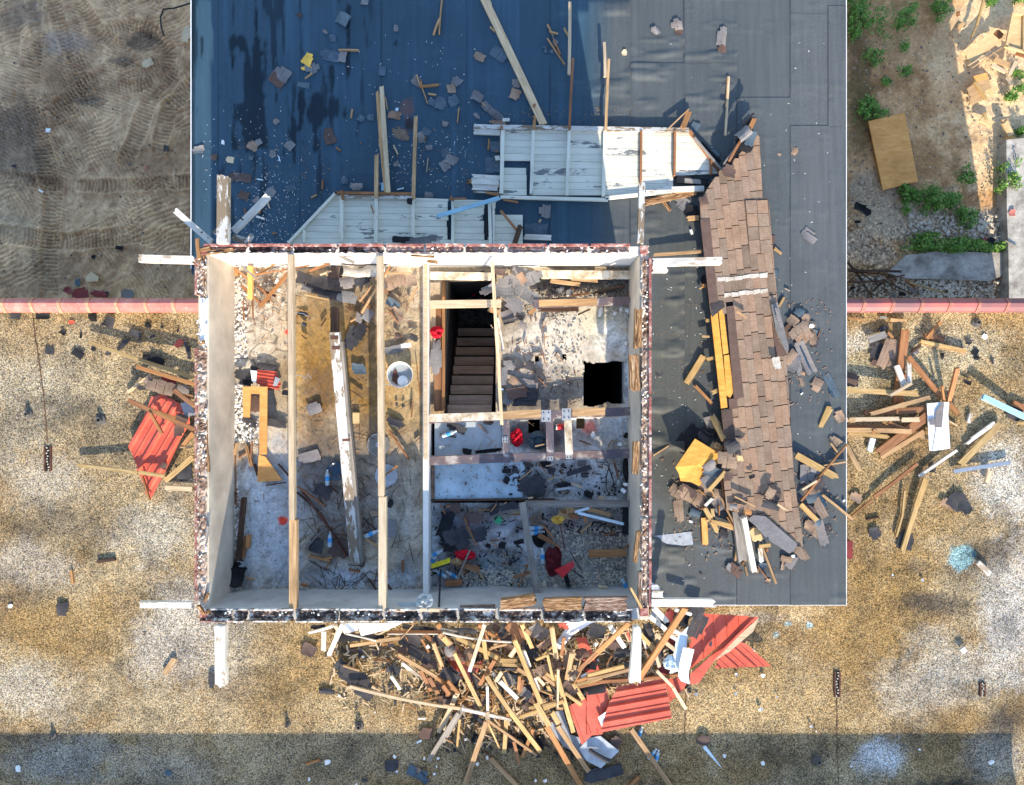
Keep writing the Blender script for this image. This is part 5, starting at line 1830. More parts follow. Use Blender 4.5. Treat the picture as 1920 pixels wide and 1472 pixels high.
# pale blue strip, dark block, etc. in the rubble cell
planks('G8', 1.76, [(290, 705, 595, 780, 18, 'bluewhite', .08, .06, {'label': 'long pale blue plastic strip under the grey rail in the rubble cell', 'cat': 'strip'}), (272, 700, 370, 672, 16, 'bluewhite', .08, .1, {'label': 'short bent end of the pale blue strip', 'cat': 'strip'}),
                    (355, 975, 620, 968, 48, 'orange', .05, .05, {'label': 'wide rust brown board lying on the rubble near the right wall', 'bow': 0}), (330, 675, 510, 720, 24, 'pine', .05, .05), (180, 690, 300, 745, 20, 'brown', .02, .02),
                    (310, 835, 385, 770, 8, 'pine', .05, .05), (175, 780, 205, 935, 7, 'rust', .06, .06), (600, 940, 660, 890, 12, 'splinter', .05, .1), (665, 760, 668, 900, 6, 'brown', .12, .12), (335, 730, 350, 770, 22, 'orange', .04, .04),
                    (430, 830, 560, 860, 8, 'dark', .02, .02), (450, 860, 540, 830, 8, 'brown', .02, .02), (250, 1080, 330, 1135, 5, 'cable', .06, .06), (240, 960, 315, 1080, 6, 'cable', .05, .04), (30, 850, 130, 900, 30, 'brown', .04, .02),
                    (60, 780, 130, 870, 14, 'brown', .04, .04), (100, 880, 185, 940, 12, 'brown', .02, .02), (205, 1090, 235, 1200, 30, 'sh_black', .02, .02), (690, 820, 655, 1020, 18, 'splinter', .3, .3), (525, 350, 560, 480, 16, 'splinter_grey', .0, .0)])
planks('G8', 1.74, [(490, 275, 520, 225, 7, 'pine'), (300, 230, 380, 260, 10, 'brown'), (90, 495, 150, 465, 8, 'pine'), (30, 370, 90, 450, 6, 'brown'), (215, 455, 385, 405, 30, 'sh_dark', .03, .03, {'desc': 'dark flashing strip'}), (80, 400, 130, 390, 8, 'pale'),
                    (10, 270, 75, 255, 8, 'pine', .12, .12), (145, 555, 265, 540, 14, 'grey_sheet', .05, .05, {'desc': 'grey metal bracket'}), (250, 510, 320, 540, 10, 'pale'), (420, 610, 470, 606, 20, 'pale', .0, .0), (330, 565, 390, 600, 40, 'sh_black'), (620, 180, 600, 215, 26, 'soot')])
planks('G7', 1.73, [(375, 125, 435, 185, 6, 'brown'), (120, 190, 230, 210, 10, 'dark'), (290, 525, 295, 505, 8, 'rust'), (640, 490, 725, 425, 8, 'pine'), (455, 700, 495, 645, 8, 'brown'), (370, 690, 450, 685, 6, 'brown'), (540, 650, 560, 635, 6, 'pine'),
                    (280, 735, 365, 925, 9, 'brown', .08, .03), (235, 1145, 320, 950, 10, 'grey', .02, .06), (345, 1040, 410, 1140, 9, 'grey'), (125, 655, 185, 755, 7, 'brown'), (150, 1170, 275, 1160, 34, 'brown', .02, .02), (270, 1050, 385, 1080, 34, 'brown', .03, .03),
                    (300, 1110, 260, 1060, 8, 'brown'), (580, 720, 650, 715, 7, 'orange'), (600, 700, 650, 705, 7, 'pine'), (455, 890, 510, 885, 6, 'brown'), (460, 905, 500, 925, 5, 'pine'), (670, 1060, 710, 1045, 8, 'brown'), (600, 1130, 720, 1100, 14, 'brown'),
                    (640, 1190, 700, 1050, 7, 'brown'), (410, 1140, 350, 1050, 7, 'pine'), (530, 290, 510, 310, 6, 'pine', .0, .0), (160, 665, 190, 660, 14, 'orange'), (700, 610, 735, 605, 8, 'pale', .1, .1), (540, 1060, 535, 1020, 4, 'brown'), (575, 1050, 600, 1030, 5, 'dark')])
scraps('G7', 1.735, [(440, 112, 70, 30, 0, 'sh_black'), (230, 150, 130, 50, 20, 'sh_dark'), (300, 305, 60, 40, 10, 'sh_black'), (440, 300, 170, 25, -5, 'sh_black'), (345, 740, 130, 70, 8, 'sh_ridge', .03), (380, 850, 100, 90, -20, 'sh_dark', .03),
                     (175, 830, 70, 150, 12, 'sh_black'), (260, 870, 110, 130, -30, 'sh_dark', .01), (190, 920, 80, 90, 10, 'sh_black'), (530, 918, 46, 44, 10, 'sh_black'), (640, 898, 70, 30, -15, 'sh_black'), (440, 920, 36, 30, 20, 'sh_black'),
                     (630, 825, 20, 25, 0, 'sh_dark'), (700, 530, 110, 100, 20, 'sh_dark', .02), (760, 500, 90, 90, 40, 'sh_dark', .03), (750, 580, 110, 60, -10, 'sh_dark', .01), (560, 490, 50, 40, -60, 'sh_black'), (700, 390, 70, 30, 20, 'sh_dark'),
                     (560, 430, 60, 30, 0, 'sh_black'), (480, 680, 90, 60, -30, 'sh_dark', .0), (580, 660, 120, 50, -10, 'sh_dark'), (220, 670, 70, 60, 0, 'sh_ridge', .01), (620, 430, 50, 30, 20, 'sh_dark'), (585, 1030, 30, 40, 30, 'sh_dark')])
scraps('G8', 1.735, [(75, 385, 70, 50, 20, 'sh_black'), (120, 430, 50, 40, 0, 'sh_dark'), (195, 395, 25, 25, 45, 'sh_dark'), (430, 580, 24, 24, 45, 'sh_dark'), (335, 460, 50, 30, 0, 'sh_dark'), (320, 370, 60, 60, 10, 'sh_grey'), (30, 530, 80, 90, 15, 'sh_dark', .02),
                     (360, 590, 60, 40, 10, 'sh_blue', .02), (190, 520, 110, 30, -5, 'sh_black', .03), (565, 255, 26, 26, 30, 'tape_white', .02, {'desc': 'small white chip', 'cat': 'chip', 'name': 'white_chip'}), (605, 520, 30, 20, 10, 'tape_white', .1, {'desc': 'white chip on the black bag', 'cat': 'chip', 'name': 'white_chip'}),
                     (590, 560, 34, 24, 40, 'tape_white', .1, {'desc': 'torn white chip', 'cat': 'chip', 'name': 'white_chip'}), (455, 1195, 60, 24, 10, 'card', .05, {'desc': 'small pale card', 'cat': 'card', 'name': 'card'})])
# north-east floor shingles and framing
scraps('G3', F + .02, [(740, 260, 190, 100, 2, 'sh_grey', .16, {'tabs': 2, 'curl': .04}), (860, 190, 210, 80, 20, 'sh_grey', .14), (930, 230, 180, 110, -25, 'sh_grey', .17, {'tabs': 2}), (880, 370, 280, 100, 28, 'sh_grey', .13, {'tabs': 3}),
                       (700, 340, 150, 110, 6, 'sh_grey', .14, {'curl': .06}), (780, 450, 170, 120, 40, 'sh_grey', .09), (720, 540, 110, 80, -20, 'sh_grey', .02), (560, 330, 150, 70, -25, 'sh_grey', .12, {'curl': .07}), (850, 630, 80, 60, 30, 'sh_grey', .04, {'tabs': 2}),
                       (740, 590, 120, 40, -15, 'sh_dark', .03), (840, 230, 90, 60, 60, 'sh_brown', .2), (650, 180, 110, 50, 8, 'sh_ridge', .15), (820, 950, 90, 70, 35, 'sh_dark', .02), (910, 960, 80, 80, 20, 'sh_dark', .02),
                       (740, 960, 110, 80, 0, 'sh_grey', .01), (690, 1050, 60, 150, 0, 'sh_grey', .01), (770, 1090, 80, 60, 30, 'sh_brown', .02), (880, 1120, 180, 90, 10, 'sh_grey', .01), (800, 1190, 160, 90, -10, 'sh_ridge', .03),
                       (730, 1230, 90, 130, 20, 'sh_grey', .01), (910, 1200, 130, 100, 5, 'sh_dark', .02), (990, 1050, 70, 120, 10, 'sh_dark', .02), (660, 1080, 40, 90, 0, 'sh_blue', .01), (860, 1270, 200, 60, 0, 'sh_dark', .01), (650, 760, 50, 180, -14, 'sh_grey', .02)])
planks('G3', F + .02, [(555, 490, 660, 520, 36, 'pine', .05, .05), (640, 560, 690, 830, 14, 'white', .04, .02), (900, 530, 960, 480, 26, 'orange', .06, .06), (860, 800, 880, 720, 5, 'brown'), (580, 620, 600, 650, 6, 'pale'), (930, 880, 1026, 880, 4, 'pine'),
                       (790, 1060, 900, 1180, 5, 'dark', .03, .03), (640, 1150, 690, 1165, 14, 'bluewhite'), (1010, 650, 1020, 590, 5, 'brown')])
planks('G4', F + .03, [(130, 320, 375, 355, 32, 'pine', .08, .03), (290, 310, 510, 325, 24, 'pine', .04, .04), (480, 415, 720, 365, 18, 'dark', .02, .04), (300, 370, 380, 450, 5, 'brown', .05, .05), (300, 440, 440, 420, 14, 'brown', .02, .02), (60, 740, 110, 630, 5, 'brown'),
                       (90, 740, 85, 860, 5, 'brown'), (350, 590, 450, 545, 14, 'dark', .02, .02), (820, 340, 825, 520, 24, 'dark', .04, .04), (750, 590, 800, 720, 6, 'brown', .02, .02), (70, 770, 120, 760, 5, 'brown'), (60, 860, 100, 990, 6, 'brown'), (180, 900, 240, 960, 6, 'brown'), (40, 1090, 110, 1160, 5, 'brown')])
def void(px, py):
    return (1088 < px < 1176 and 668 < py < 768) or (830 < px < 932 and 505 < py < 780)


# white rubble stones
def rubble(name, label, spots, n, rr, mat, zb, cat='rubble', seed=1):
    rg = random.Random(seed)
    mb = MB()
    for i in range(n):
        cr, x0, y0, x1, y1 = rg.choice(spots)
        px, py = cv(cr, rg.uniform(x0, x1), rg.uniform(y0, y1))
        if void(px, py):
            continue
        r = rg.uniform(*rr)
        p = P(px, py, zb)
        mb.rock((p.x, p.y, zb + r * .35), r, rg, .6)
    o = mb.build(name, mat)
    if label:
        tag(o, label, cat)
    o['kind'] = 'stuff'
    return o


rubble('stone_rubble', 'small pale stones heaped on the floor of the lower right cell', [('G8', 20, 980, 640, 1210), ('G8', 120, 800, 660, 1000), ('G8', 20, 1100, 660, 1215), ('G7', 260, 1080, 740, 1215)], 1500, (.008, .028), 'stone', 1.655, seed=3)
rubble('stone_rubble', 'grey dusty stone chips strewn over the lower right cell', [('G8', 20, 700, 660, 1210), ('G7', 440, 930, 640, 1200)], 900, (.006, .02), 'concrete', 1.655, seed=4)
rubble('stone_rubble', 'bright broken plaster chips around the pale concrete floor', [('G4', 150, 560, 420, 900), ('G4', 520, 510, 790, 640), ('G4', 60, 880, 380, 1160), ('G4', 720, 600, 790, 900), ('G4', 700, 560, 800, 640), ('G4', 160, 560, 330, 760)], 330, (.005, .020), 'stone', 1.81, seed=5)
rubble('dirt_rubble', 'brown dirt and stones along the top wall of the concrete bay', [('G4', 20, 300, 820, 450), ('G4', 520, 330, 830, 520)], 700, (.008, .024), 'stone_dark', 1.84, seed=6)
rubble('plaster_rubble', 'white plaster chips along the foot of the left wall', [('G1', 325, 420, 420, 1000), ('G1', 320, 1150, 400, 1470), ('G5', 290, 0, 470, 150), ('G5', 290, 400, 330, 1240), ('G1', 330, 230, 700, 480)], 600, (.006, .024), 'wall_white', 1.83, seed=7)
rubble('plaster_rubble', 'dark and white grit along the foot of the bottom wall', [('G5', 280, 1180, 980, 1250), ('G6', 0, 1170, 640, 1250), ('G5', 750, 1130, 830, 1240)], 700, (.005, .018), 'stone', 1.81, seed=8)
rubble('dark_grit', 'dark grit and char crumbs over the room floor', [('G5', 290, 200, 980, 1240), ('G6', 0, 400, 700, 1240), ('G1', 330, 400, 1060, 1470), ('G2', 0, 400, 780, 1470)], 900, (.003, .009), 'stone_dark', 1.805, seed=9)
rubble('dark_grit', 'dark crumbs over the lower bays and concrete bay', [('G7', 60, 380, 660, 1200), ('G8', 20, 380, 640, 600), ('G3', 640, 540, 1020, 1340), ('G4', 20, 540, 780, 1180)], 900, (.004, .012), 'stone_dark', 1.74, seed=10)
# bigger stones, one by one
for i, (cr, x, y, r) in enumerate([('G4', 280, 415, .055), ('G4', 205, 400, .05), ('G4', 170, 445, .035), ('G4', 230, 380, .03), ('G4', 530, 570, .05), ('G4', 745, 555, .045), ('G4', 690, 545, .03), ('G4', 640, 580, .03),
                                   ('G8', 665, 145, .045), ('G8', 690, 185, .045), ('G8', 685, 75, .035), ('G8', 660, 115, .03), ('G8', 655, 195, .045), ('G8', 640, 225, .045), ('G8', 610, 250, .045), ('G8', 690, 120, .035),
                                   ('G8', 290, 975, .03), ('G8', 265, 910, .028), ('G8', 270, 985, .028), ('G8', 75, 1180, .05), ('G8', 150, 1190, .045), ('G8', 265, 1195, .035), ('G8', 130, 1140, .035), ('G8', 400, 1195, .03), ('G8', 315, 985, .025),
                                   ('G1', 345, 1280, .04), ('G1', 350, 1400, .035), ('G1', 350, 345, .035), ('G1', 585, 535, .03), ('G1', 700, 530, .03), ('G1', 618, 750, .02), ('G5', 310, 640, .03), ('G1', 530, 340, .03), ('G4', 800, 725, .025), ('G4', 730, 815, .03)]):
    px, py = cv(cr, x, y)
    zb = 1.81 if cr in ('G1', 'G4') or (cr == 'G5') else 1.70
    mb = MB(); p = P(px, py, zb)
    mb.rock((p.x, p.y, zb + r * .45), r * 1.1, rnd, .6)
    o = mb.build('stone', 'stone' if cr != 'G4' or y < 500 else 'wall_white', None, (p.x, p.y, zb))
    later(o, 'loose pale stone', 'stone', px, py)

# ---- torn soffit panels lying on the deck
def soffit(name, label, outline, z, row_px, tilt_top, studs, rails, holes=(), mat='cream', ang=0.0, zslope=0.0):
    """boards laid in rows (each one a part) under cross studs; outline in photograph pixels"""
    pts = [P(*p, z) for p in outline]
    c = sum(pts, Vector((0, 0, 0))) / len(pts)
    t_ = thing(name, label, 'soffit panel', (c.x, c.y, Z_MEM))
    a = math.radians(-ang)
    d = Vector((math.cos(a), math.sin(a), 0)); n = Vector((-math.sin(a), math.cos(a), 0))
    L2 = [((p - c).dot(d), (p - c).dot(n)) for p in pts]
    H2 = [[((P(*p, z) - c).dot(d), (P(*p, z) - c).dot(n)) for p in h] for h in holes]
    k = (CAMH - z) / FPX
    rh = row_px * k
    v0, v1 = min(p[1] for p in L2), max(p[1] for p in L2)
    u0, u1 = min(p[0] for p in L2), max(p[0] for p in L2)
    nrow = int((v1 - v0) / rh) + 1
    sx = sorted(set([u0 - .01, u1 + .01] + [((P(s[0], s[1], z) - c).dot(d)) for s in studs]))
    rg = random.Random(len(outline) * 7 + int(row_px))
    for r in range(nrow):
        a_, b_ = v0 + r * rh, v0 + (r + 1) * rh - .004
        # board joints fall on studs, staggered by row
        js = [sx[0]] + [s for q, s in enumerate(sx[1:-1]) if (q + r) % 3 == 0] + [sx[-1]]
        for q in range(len(js) - 1):
            for piece in [clip_rect(L2, js[q] + .001, js[q + 1] - .001, a_, b_)]:
                if area(piece) < 2e-4:
                    continue
                runs = [piece]
                for h in H2:
                    nr = []
                    hx0, hx1 = min(p[0] for p in h), max(p[0] for p in h)
                    hy0, hy1 = min(p[1] for p in h), max(p[1] for p in h)
                    for pc in runs:
                        cy = sum(p[1] for p in pc) / len(pc)
                        if hy0 < cy < hy1:
                            nr += [clip_rect(pc, -99, hx0 + rg.uniform(-.02, .02), -99, 99), clip_rect(pc, hx1 + rg.uniform(-.02, .02), 99, -99, 99)]
                        else:
                            nr.append(pc)
                    runs = [r_ for r_ in nr if len(r_) > 2]
                for pc in runs:
                    if area(pc) < 2e-4:
                        continue
                    mb = MB()
                    W_ = [c + d * u + n * v for u, v in pc]
                    mb.prism([(w.x, w.y) for w in W_], z - .018, z + rg.uniform(0, .003), lambda x, y: zslope * (y - c.y))
                    mb.build('soffit_board', mat, t_)
    for s in studs:
        x0, y0, x1, y1, w = s[:5]
        m_ = s[5] if len(s) > 5 else mat
        plank('X', x0, y0, x1, y1, w, m_, z + .004 + zslope * (P(x0, y0, z).y - c.y), z + .004 + zslope * (P(x1, y1, z).y - c.y), th=.07, rag=(.05, .1), bow=0, name='rafter', parent=t_)
    for s in rails:
        x0, y0, x1, y1, w, m_ = s[:6]
        plank('X', x0, y0, x1, y1, w, m_, z + .006 + zslope * (P(x0, y0, z).y - c.y), z + .006 + zslope * (P(x1, y1, z).y - c.y), th=.05, rag=(.05, .1), bow=0, name='fascia', parent=t_)
    return t_


soffit('soffit_panel', 'large cream painted soffit panel lying upside down above the roofless room',
       [(937, 243), (1292, 243), (1352, 325), (1262, 330), (1262, 366), (940, 366)], Z_MEM + .05, 13, 0,
       [(943, 245, 940, 364, 7), (1000, 245, 996, 364, 6), (1067, 246, 1063, 367, 6), (1134, 246, 1131, 369, 6), (1202, 246, 1201, 346, 4, 'brown'), (1265, 246, 1264, 330, 4, 'brown'), (1333, 300, 1333, 328, 3, 'brown')],
       [(888, 238, 1292, 245, 8, 'greywhite'), (938, 370, 1140, 375, 6, 'cream'), (1135, 372, 1230, 362, 6, 'cream'), (1228, 357, 1320, 354, 10, 'white'), (1292, 245, 1354, 327, 5, 'brown')],
       holes=([(945, 303), (994, 303), (994, 310), (945, 310)], [(987, 310), (995, 310), (995, 362), (987, 362)]), ang=.8)
soffit('soffit_panel', 'smaller cream painted soffit panel lying against the top wall of the room',
       [(630, 366), (980, 378), (980, 462), (545, 458)], Z_MEM + .10, 12, 0,
       [(641, 368, 641, 455, 6), (706, 368, 705, 456, 6), (774, 370, 775, 456, 6), (849, 376, 849, 458, 5), (918, 380, 920, 458, 6), (925, 383, 926, 458, 4, 'white'), (571, 432, 570, 456, 4)],
       [(628, 362, 778, 364, 5, 'brown'), (642, 369, 776, 371, 6, 'greywhite'), (631, 361, 541, 456, 5, 'cream')],
       holes=([(840, 370), (848, 370), (848, 450), (840, 450)], [(908, 384), (914, 384), (914, 446), (908, 446)], [(931, 370), (985, 370), (985, 400), (931, 400)]), ang=.6)
planks('B', D + .04, [(328, 758, 490, 764, 30, 'white', 0, 0), (318, 1012, 484, 1022, 20, 'white', 0, 0, {'rag': (1.2, .2)}), (318, 1044, 482, 1050, 34, 'white', 0, 0), (320, 1078, 478, 1084, 30, 'white', -.02, -.02), (450, 912, 485, 908, 24, 'white', 0, 0),
                      (330, 1105, 480, 1112, 8, 'greywhite', 0, 0), (285, 1045, 322, 1045, 18, 'orange', -.02, -.02, {'rag': (1.5, .2)}), (400, 1108, 480, 1122, 14, 'brown', .02, .02)], zm=1)
planks('B', D, [(490, 590 + 155, 494, 722, 16, 'brown', .4, .4), (681, 665, 680, 745, 16, 'orange', .40, .40), (885, 10, 880, 432, 17, 'pale', .42, .42), (903, 333, 882, 750, 14, 'brown', .38, .38), (1082, 240, 1087, 445, 16, 'pale', .42, .42), (1108, 340, 1091, 752, 16, 'pine', .38, .38),
                (380, -30, 735, 722, 42, 'pale', .02, .12, {'label': 'very long pale timber lying diagonally from the top edge to the large soffit panel', 'th': .05}), (668, 610, 690, 612, 24, 'brown', .14, .14),
                (850, 162, 880, 212, 8, 'pine', .05, .1), (425, 155, 452, 182, 6, 'pine', .04, .04), (412, -10, 430, 30, 14, 'pale', .06, .06), (150, -10, 133, 200, 8, 'pine', .02, .02), (137, 105, 100, 203, 12, 'pine', .05, .02),
                (755, 222, 855, 372, 8, 'pine', .01, .01), (790, 225, 830, 315, 7, 'brown', .02, .02), (755, 140, 785, 200, 10, 'pine', .02, .02), (765, 182, 818, 195, 6, 'pine', .04, .04), (785, 200, 800, 270, 5, 'grey'),
                (20, 500, 132, 488, 12, 'orange', .04, .04), (28, 468, 36, 510, 10, 'orange', .02, .02), (35, 505, 68, 598, 7, 'pine'), (5, 430, 25, 500, 5, 'pine', .03, .03), (70, 540, 118, 548, 7, 'pine'), (248, 620, 238, 708, 6, 'pine'),
                (70, 910, 60, 992, 7, 'grey'), (420, 800, 415, 865, 9, 'orange', .06, .06), (120, 1244, 485, 1137, 22, 'blue', .62, .50, {'label': 'pale blue painted batten lying slanted over the small soffit panel', 'rag': (.2, .6)}), (485, 1210, 580, 1325, 13, 'brown', .5, .45),
                (603, 1292, 565, 1408, 30, 'dark', .48, .48), (618, 1362, 782, 1368, 30, 'white', .04, .04, {'label': 'short white painted board on the shaded deck right of the small soffit panel'}), (378, 590, 398, 612, 7, 'pine'), (495, 692, 542, 690, 18, 'white', .06, .06),
                (705, 1280, 720, 1262, 10, 'pale'), (455, 870, 468, 875, 10, 'orange'), (500, 1150, 590, 1165, 10, 'brown', .2, .2), (190, 1145, 290, 1142, 9, 'brown', .46, .46), (200, 1125, 215, 1155, 8, 'brown', .48, .48)], zm=0.36)
scraps('B', D, [(870, 0, 1, 1, 0, 'sh_black')][:0] + [(365, 330, 66, 44, 25, 'sh_brown'), (478, 312, 96, 70, 38, 'sh_blue', .01, {'tabs': 2}), (235, 470, 56, 50, 30, 'sh_grey'), (205, 512, 50, 52, -10, 'sh_brown'), (145, 595, 66, 70, 10, 'sh_blue'), (215, 580, 60, 60, -30, 'sh_blue'),
                (95, 590, 50, 40, 20, 'sh_blue'), (350, 563, 66, 52, 25, 'sh_grey', .01, {'curl': .05}), (575, 482, 44, 50, 0, 'sh_grey'), (570, 545, 58, 62, 20, 'sh_brown'), (440, 645, 150, 44, 40, 'sh_grey', .02, {'tabs': 3}), (350, 668, 44, 22, 45, 'sh_grey'), (168, 716, 36, 30, 10, 'sh_grey'),
                (455, 845, 70, 60, 5, 'sh_blue'), (172, 885, 60, 60, -30, 'sh_blue', .01), (205, 922, 70, 50, 20, 'sh_grey'), (170, 950, 60, 60, -35, 'sh_grey', .015), (740, 1215, 66, 76, 5, 'sh_grey', .02, {'tabs': 2}), (690, 1325, 130, 80, 0, 'sh_blue', .0), (75, 1125, 50, 40, 10, 'sh_grey'),
                (30, 790, 44, 60, -20, 'sh_grey'), (1198, 305, 30, 32, 5, 'card', .01, {'desc': 'small beige chip', 'cat': 'chip', 'name': 'chip'}), (1368, 175, 40, 34, 35, 'sh_grey'), (470, 705, 100, 22, 5, 'sh_brown', .04), (445, 950, 90, 90, 0, 'sh_blue', .01),
                (60, 760, 50, 40, 30, 'sh_blue'), (75, 850, 40, 30, 0, 'sh_grey'), (740, 275, 28, 20, 20, 'sh_blue'), (780, 298, 20, 20, 30, 'sh_blue'), (745, 298, 14, 20, 0, 'sh_blue'), (800, 245, 30, 30, 30, 'sh_grey')], zm=0.36)
scraps('A', D, [(550, 425, 100, 76, 35, 'sh_grey', .02, {'tabs': 2}), (530, 455, 90, 80, 40, 'sh_ridge', .0), (900, 115, 76, 70, 30, 'sh_blue', .01, {'curl': .05}), (822, 320, 106, 66, 15, 'sh_blue', .01), (895, 330, 46, 60, 10, 'sh_grey', .02), (842, 222, 36, 40, 5, 'sh_blue'), (797, 186, 28, 18, 20, 'sh_grey'),
                (700, 345, 56, 70, 30, 'foam_yellow', .02, {'desc': 'bright yellow foam lump', 'cat': 'foam', 'name': 'foam_lump', 'curl': .05}), (725, 395, 80, 60, -15, 'sh_grey', .0, {'tabs': 2}), (690, 395, 60, 20, -5, 'foam_yellow', .03, {'desc': 'thin yellow foam strip', 'cat': 'foam', 'name': 'foam_lump'}),
                (1205, 165, 26, 40, 5, 'sh_grey'), (1025, 10, 40, 40, 10, 'sh_grey'), (1125, 408, 40, 56, 5, 'sh_blue', .01), (1325, 470, 60, 50, 40, 'sh_grey', .0), (1003, 683, 40, 36, 30, 'sh_blue'), (1058, 677, 40, 36, 5, 'sh_blue'), (820, 785, 66, 90, -20, 'sh_ridge', .0, {'tabs': 2}),
                (1195, 662, 70, 46, 10, 'sh_brown'), (1230, 775, 90, 56, 30, 'sh_brown', .0, {'torn': .9}), (380, 840, 60, 50, 30, 'sh_brown'), (415, 820, 40, 34, -30, 'sh_grey'), (595, 838, 50, 50, 40, 'sh_grey'), (498, 885, 36, 40, 10, 'sh_grey'), (515, 700, 30, 34, 40, 'sh_grey'),
                (70, 862, 70, 40, -10, 'sh_grey', .01), (160, 905, 40, 36, 0, 'sh_ridge'), (250, 920, 44, 36, 10, 'card', .01), (372, 908, 28, 26, 20, 'sh_blue'), (335, 1025, 80, 50, 10, 'sh_ridge', .01), (265, 1020, 60, 44, -20, 'sh_ridge', .01), (300, 1020, 36, 50, -5, 'sh_grey', .02),
                (332, 1125, 56, 46, 20, 'sh_ridge'), (485, 1105, 56, 46, 30, 'sh_grey', .02), (600, 1082, 56, 40, -15, 'sh_blue'), (910, 1040, 36, 40, 0, 'sh_blue'), (978, 1075, 70, 40, 0, 'sh_grey', .3), (400, 1150, 46, 24, -40, 'sh_grey', .02), (1205, 945, 36, 26, -10, 'sh_grey'),
                (675, 490, 70, 30, 10, 'sh_blue'), (1210, 632, 18, 18, 0, 'bluewhite', .01, {'desc': 'tiny pale blue chip', 'cat': 'chip', 'name': 'chip'}), (1355, 795, 50, 40, 10, 'sh_ridge'), (210, 820, 16, 24, 5, 'tape_white', .01, {'desc': 'tiny white chip', 'cat': 'chip', 'name': 'chip'}), (650, 90, 30, 20, 0, 'sh_ridge')], zm=0.36)
planks('A', D, [(873, 288, 992, 290, 8, 'pine', .02, .02), (680, 452, 722, 422, 5, 'pine', .01, .01), (945, 680, 953, 628, 8, 'pine'), (860, 848, 885, 868, 7, 'brown'), (1100, 520, 1150, 1110, 26, 'pine', .25, .42, {'rag': (1.2, .2)}), (1120, 492, 1160, 1110, 24, 'pale', .30, .44, {'rag': (.6, .2)}),
                (1092, 880, 1090, 1140, 22, 'pine', .46, .46, {'rag': (.8, .1)}), (1318, 662, 1304, 1145, 20, 'pine', .46, .46, {'rag': (.7, .1)}), (1105, 800, 1115, 865, 5, 'pine'), (1143, 560, 1155, 630, 5, 'pine', .2, .2), (1190, 835, 1215, 890, 8, 'pale'),
                (780, 1090, 782, 1035, 8, 'brown'), (715, 1138, 752, 1120, 7, 'pine'), (490, 1345, 515, 1340, 7, 'orange'), (1060, 1180, 1075, 1225, 6, 'brown', .5, .5), (405, 1030, 440, 1036, 4, 'bluewhite'), (530, 900, 538, 930, 4, 'bluewhite'), (465, 1160, 478, 1200, 5, 'pale'),
                (400, 1245, 450, 1260, 10, 'white', .01, .01), (425, 1190, 418, 1230, 8, 'orange'), (1210, 1092, 1250, 1082, 6, 'bluewhite'), (890, 1092, 900, 1150, 16, 'brown', .5, .5), (1130, 1050, 1128, 1100, 16, 'blue', .35, .35), (1000, 820, 1006, 830, 5, 'brown'), (335, 1200, 340, 1240, 5, 'brown')], zm=0.36)
scraps('X', D, [(789, 452, 60, 14, -8, 'sh_grey', .52, {'mat': 'sh_grey'} if False else {}), (755, 450, 40, 12, 5, 'sh_black', .50), (768, 378, 10, 12, 10, 'sh_black', .55), (915, 415, 7, 60, 3, 'sh_black', .38)], zm=0.36)

# ---- right part of the deck
scraps('C', D, [(95, 180, 50, 34, 40, 'sh_grey', .01), (210, 145, 64, 66, -10, 'sh_grey', .015, {'tabs': 2}), (222, 188, 50, 40, 0, 'sh_ridge', .0), (468, 210, 54, 104, 6, 'sh_grey', .02, {'tabs': 2}), (470, 285, 50, 40, 0, 'sh_ridge'), (888, 872, 34, 44, 20, 'sh_brown', .01),
                (970, 1355, 90, 60, 38, 'sh_grey', .02, {'tabs': 2}), (240, 1165, 76, 72, 40, 'sh_grey', .02, {'tabs': 2}), (298, 1215, 80, 66, 15, 'sh_black', .03), (420, 890, 60, 50, 45, 'sh_blue', .04), (310, 740, 50, 70, 30, 'sh_blue', .05), (800, 890, 20, 16, 30, 'sh_brown')], zm=0.36)
planks('C', D, [(510, 440, 490, 782, 11, 'pale', .02, .02), (502, 440, 494, 620, 6, 'pine', .0, .0), (282, 640, 245, 740, 32, 'orange', .15, .28), (280, 628, 158, 745, 6, 'pine', .2, .3), (25, 1168, 325, 1105, 34, 'splinter', .10, .12), (135, 1160, 175, 1215, 16, 'splinter', .02, .02),
                (268, 1258, 342, 1252, 26, 'pine', .06, .1), (770, 1430, 812, 1458, 10, 'yellow', .01, .01), (290, 1320, 300, 1350, 12, 'tape_white', .01, .01), (355, 820, 462, 930, 12, 'sh_black', .05, .08, {'desc': 'black felt strip'}), (30, 1105, 190, 1100, 18, 'white', .26, .3),
                (310, 790, 475, 985, 10, 'grey', .26, .26), (430, 1040, 478, 1000, 20, 'white', .28, .30), (200, 1030, 400, 1050, 40, 'sh_black', .12, .12, {'desc': 'torn black felt strip'}), (250, 1040, 350, 1048, 26, 'grey', .14, .14)], zm=0.36)

# ---- fallen shingled overhang
SL = thing('shingled_overhang', 'long torn off roof overhang covered in brown shingles lying on the deck', 'roof section', P(1400, 640, Z_MEM))
outl = [(1312, 378), (1332, 345), (1348, 322), (1385, 290), (1420, 253), (1424, 256), (1430, 372), (1441, 374), (1451, 490), (1458, 570), (1463, 600), (1470, 625), (1479, 655), (1474, 675), (1479, 735), (1489, 900),
        (1504, 1000), (1506, 1030), (1480, 1036), (1440, 1010), (1400, 968), (1362, 955), (1355, 880), (1358, 840), (1352, 760), (1342, 640), (1330, 570), (1316, 440)]


def zs(px, py):
    return Z_MEM + .24 - .08 * (px - 1310) / 180


ang = math.radians(6.3)
ux, uy = math.cos(ang), -math.sin(ang)       # across the slab (picture px, y down): u to the right
vx, vy = math.sin(ang), math.cos(ang)        # along the slab, downwards


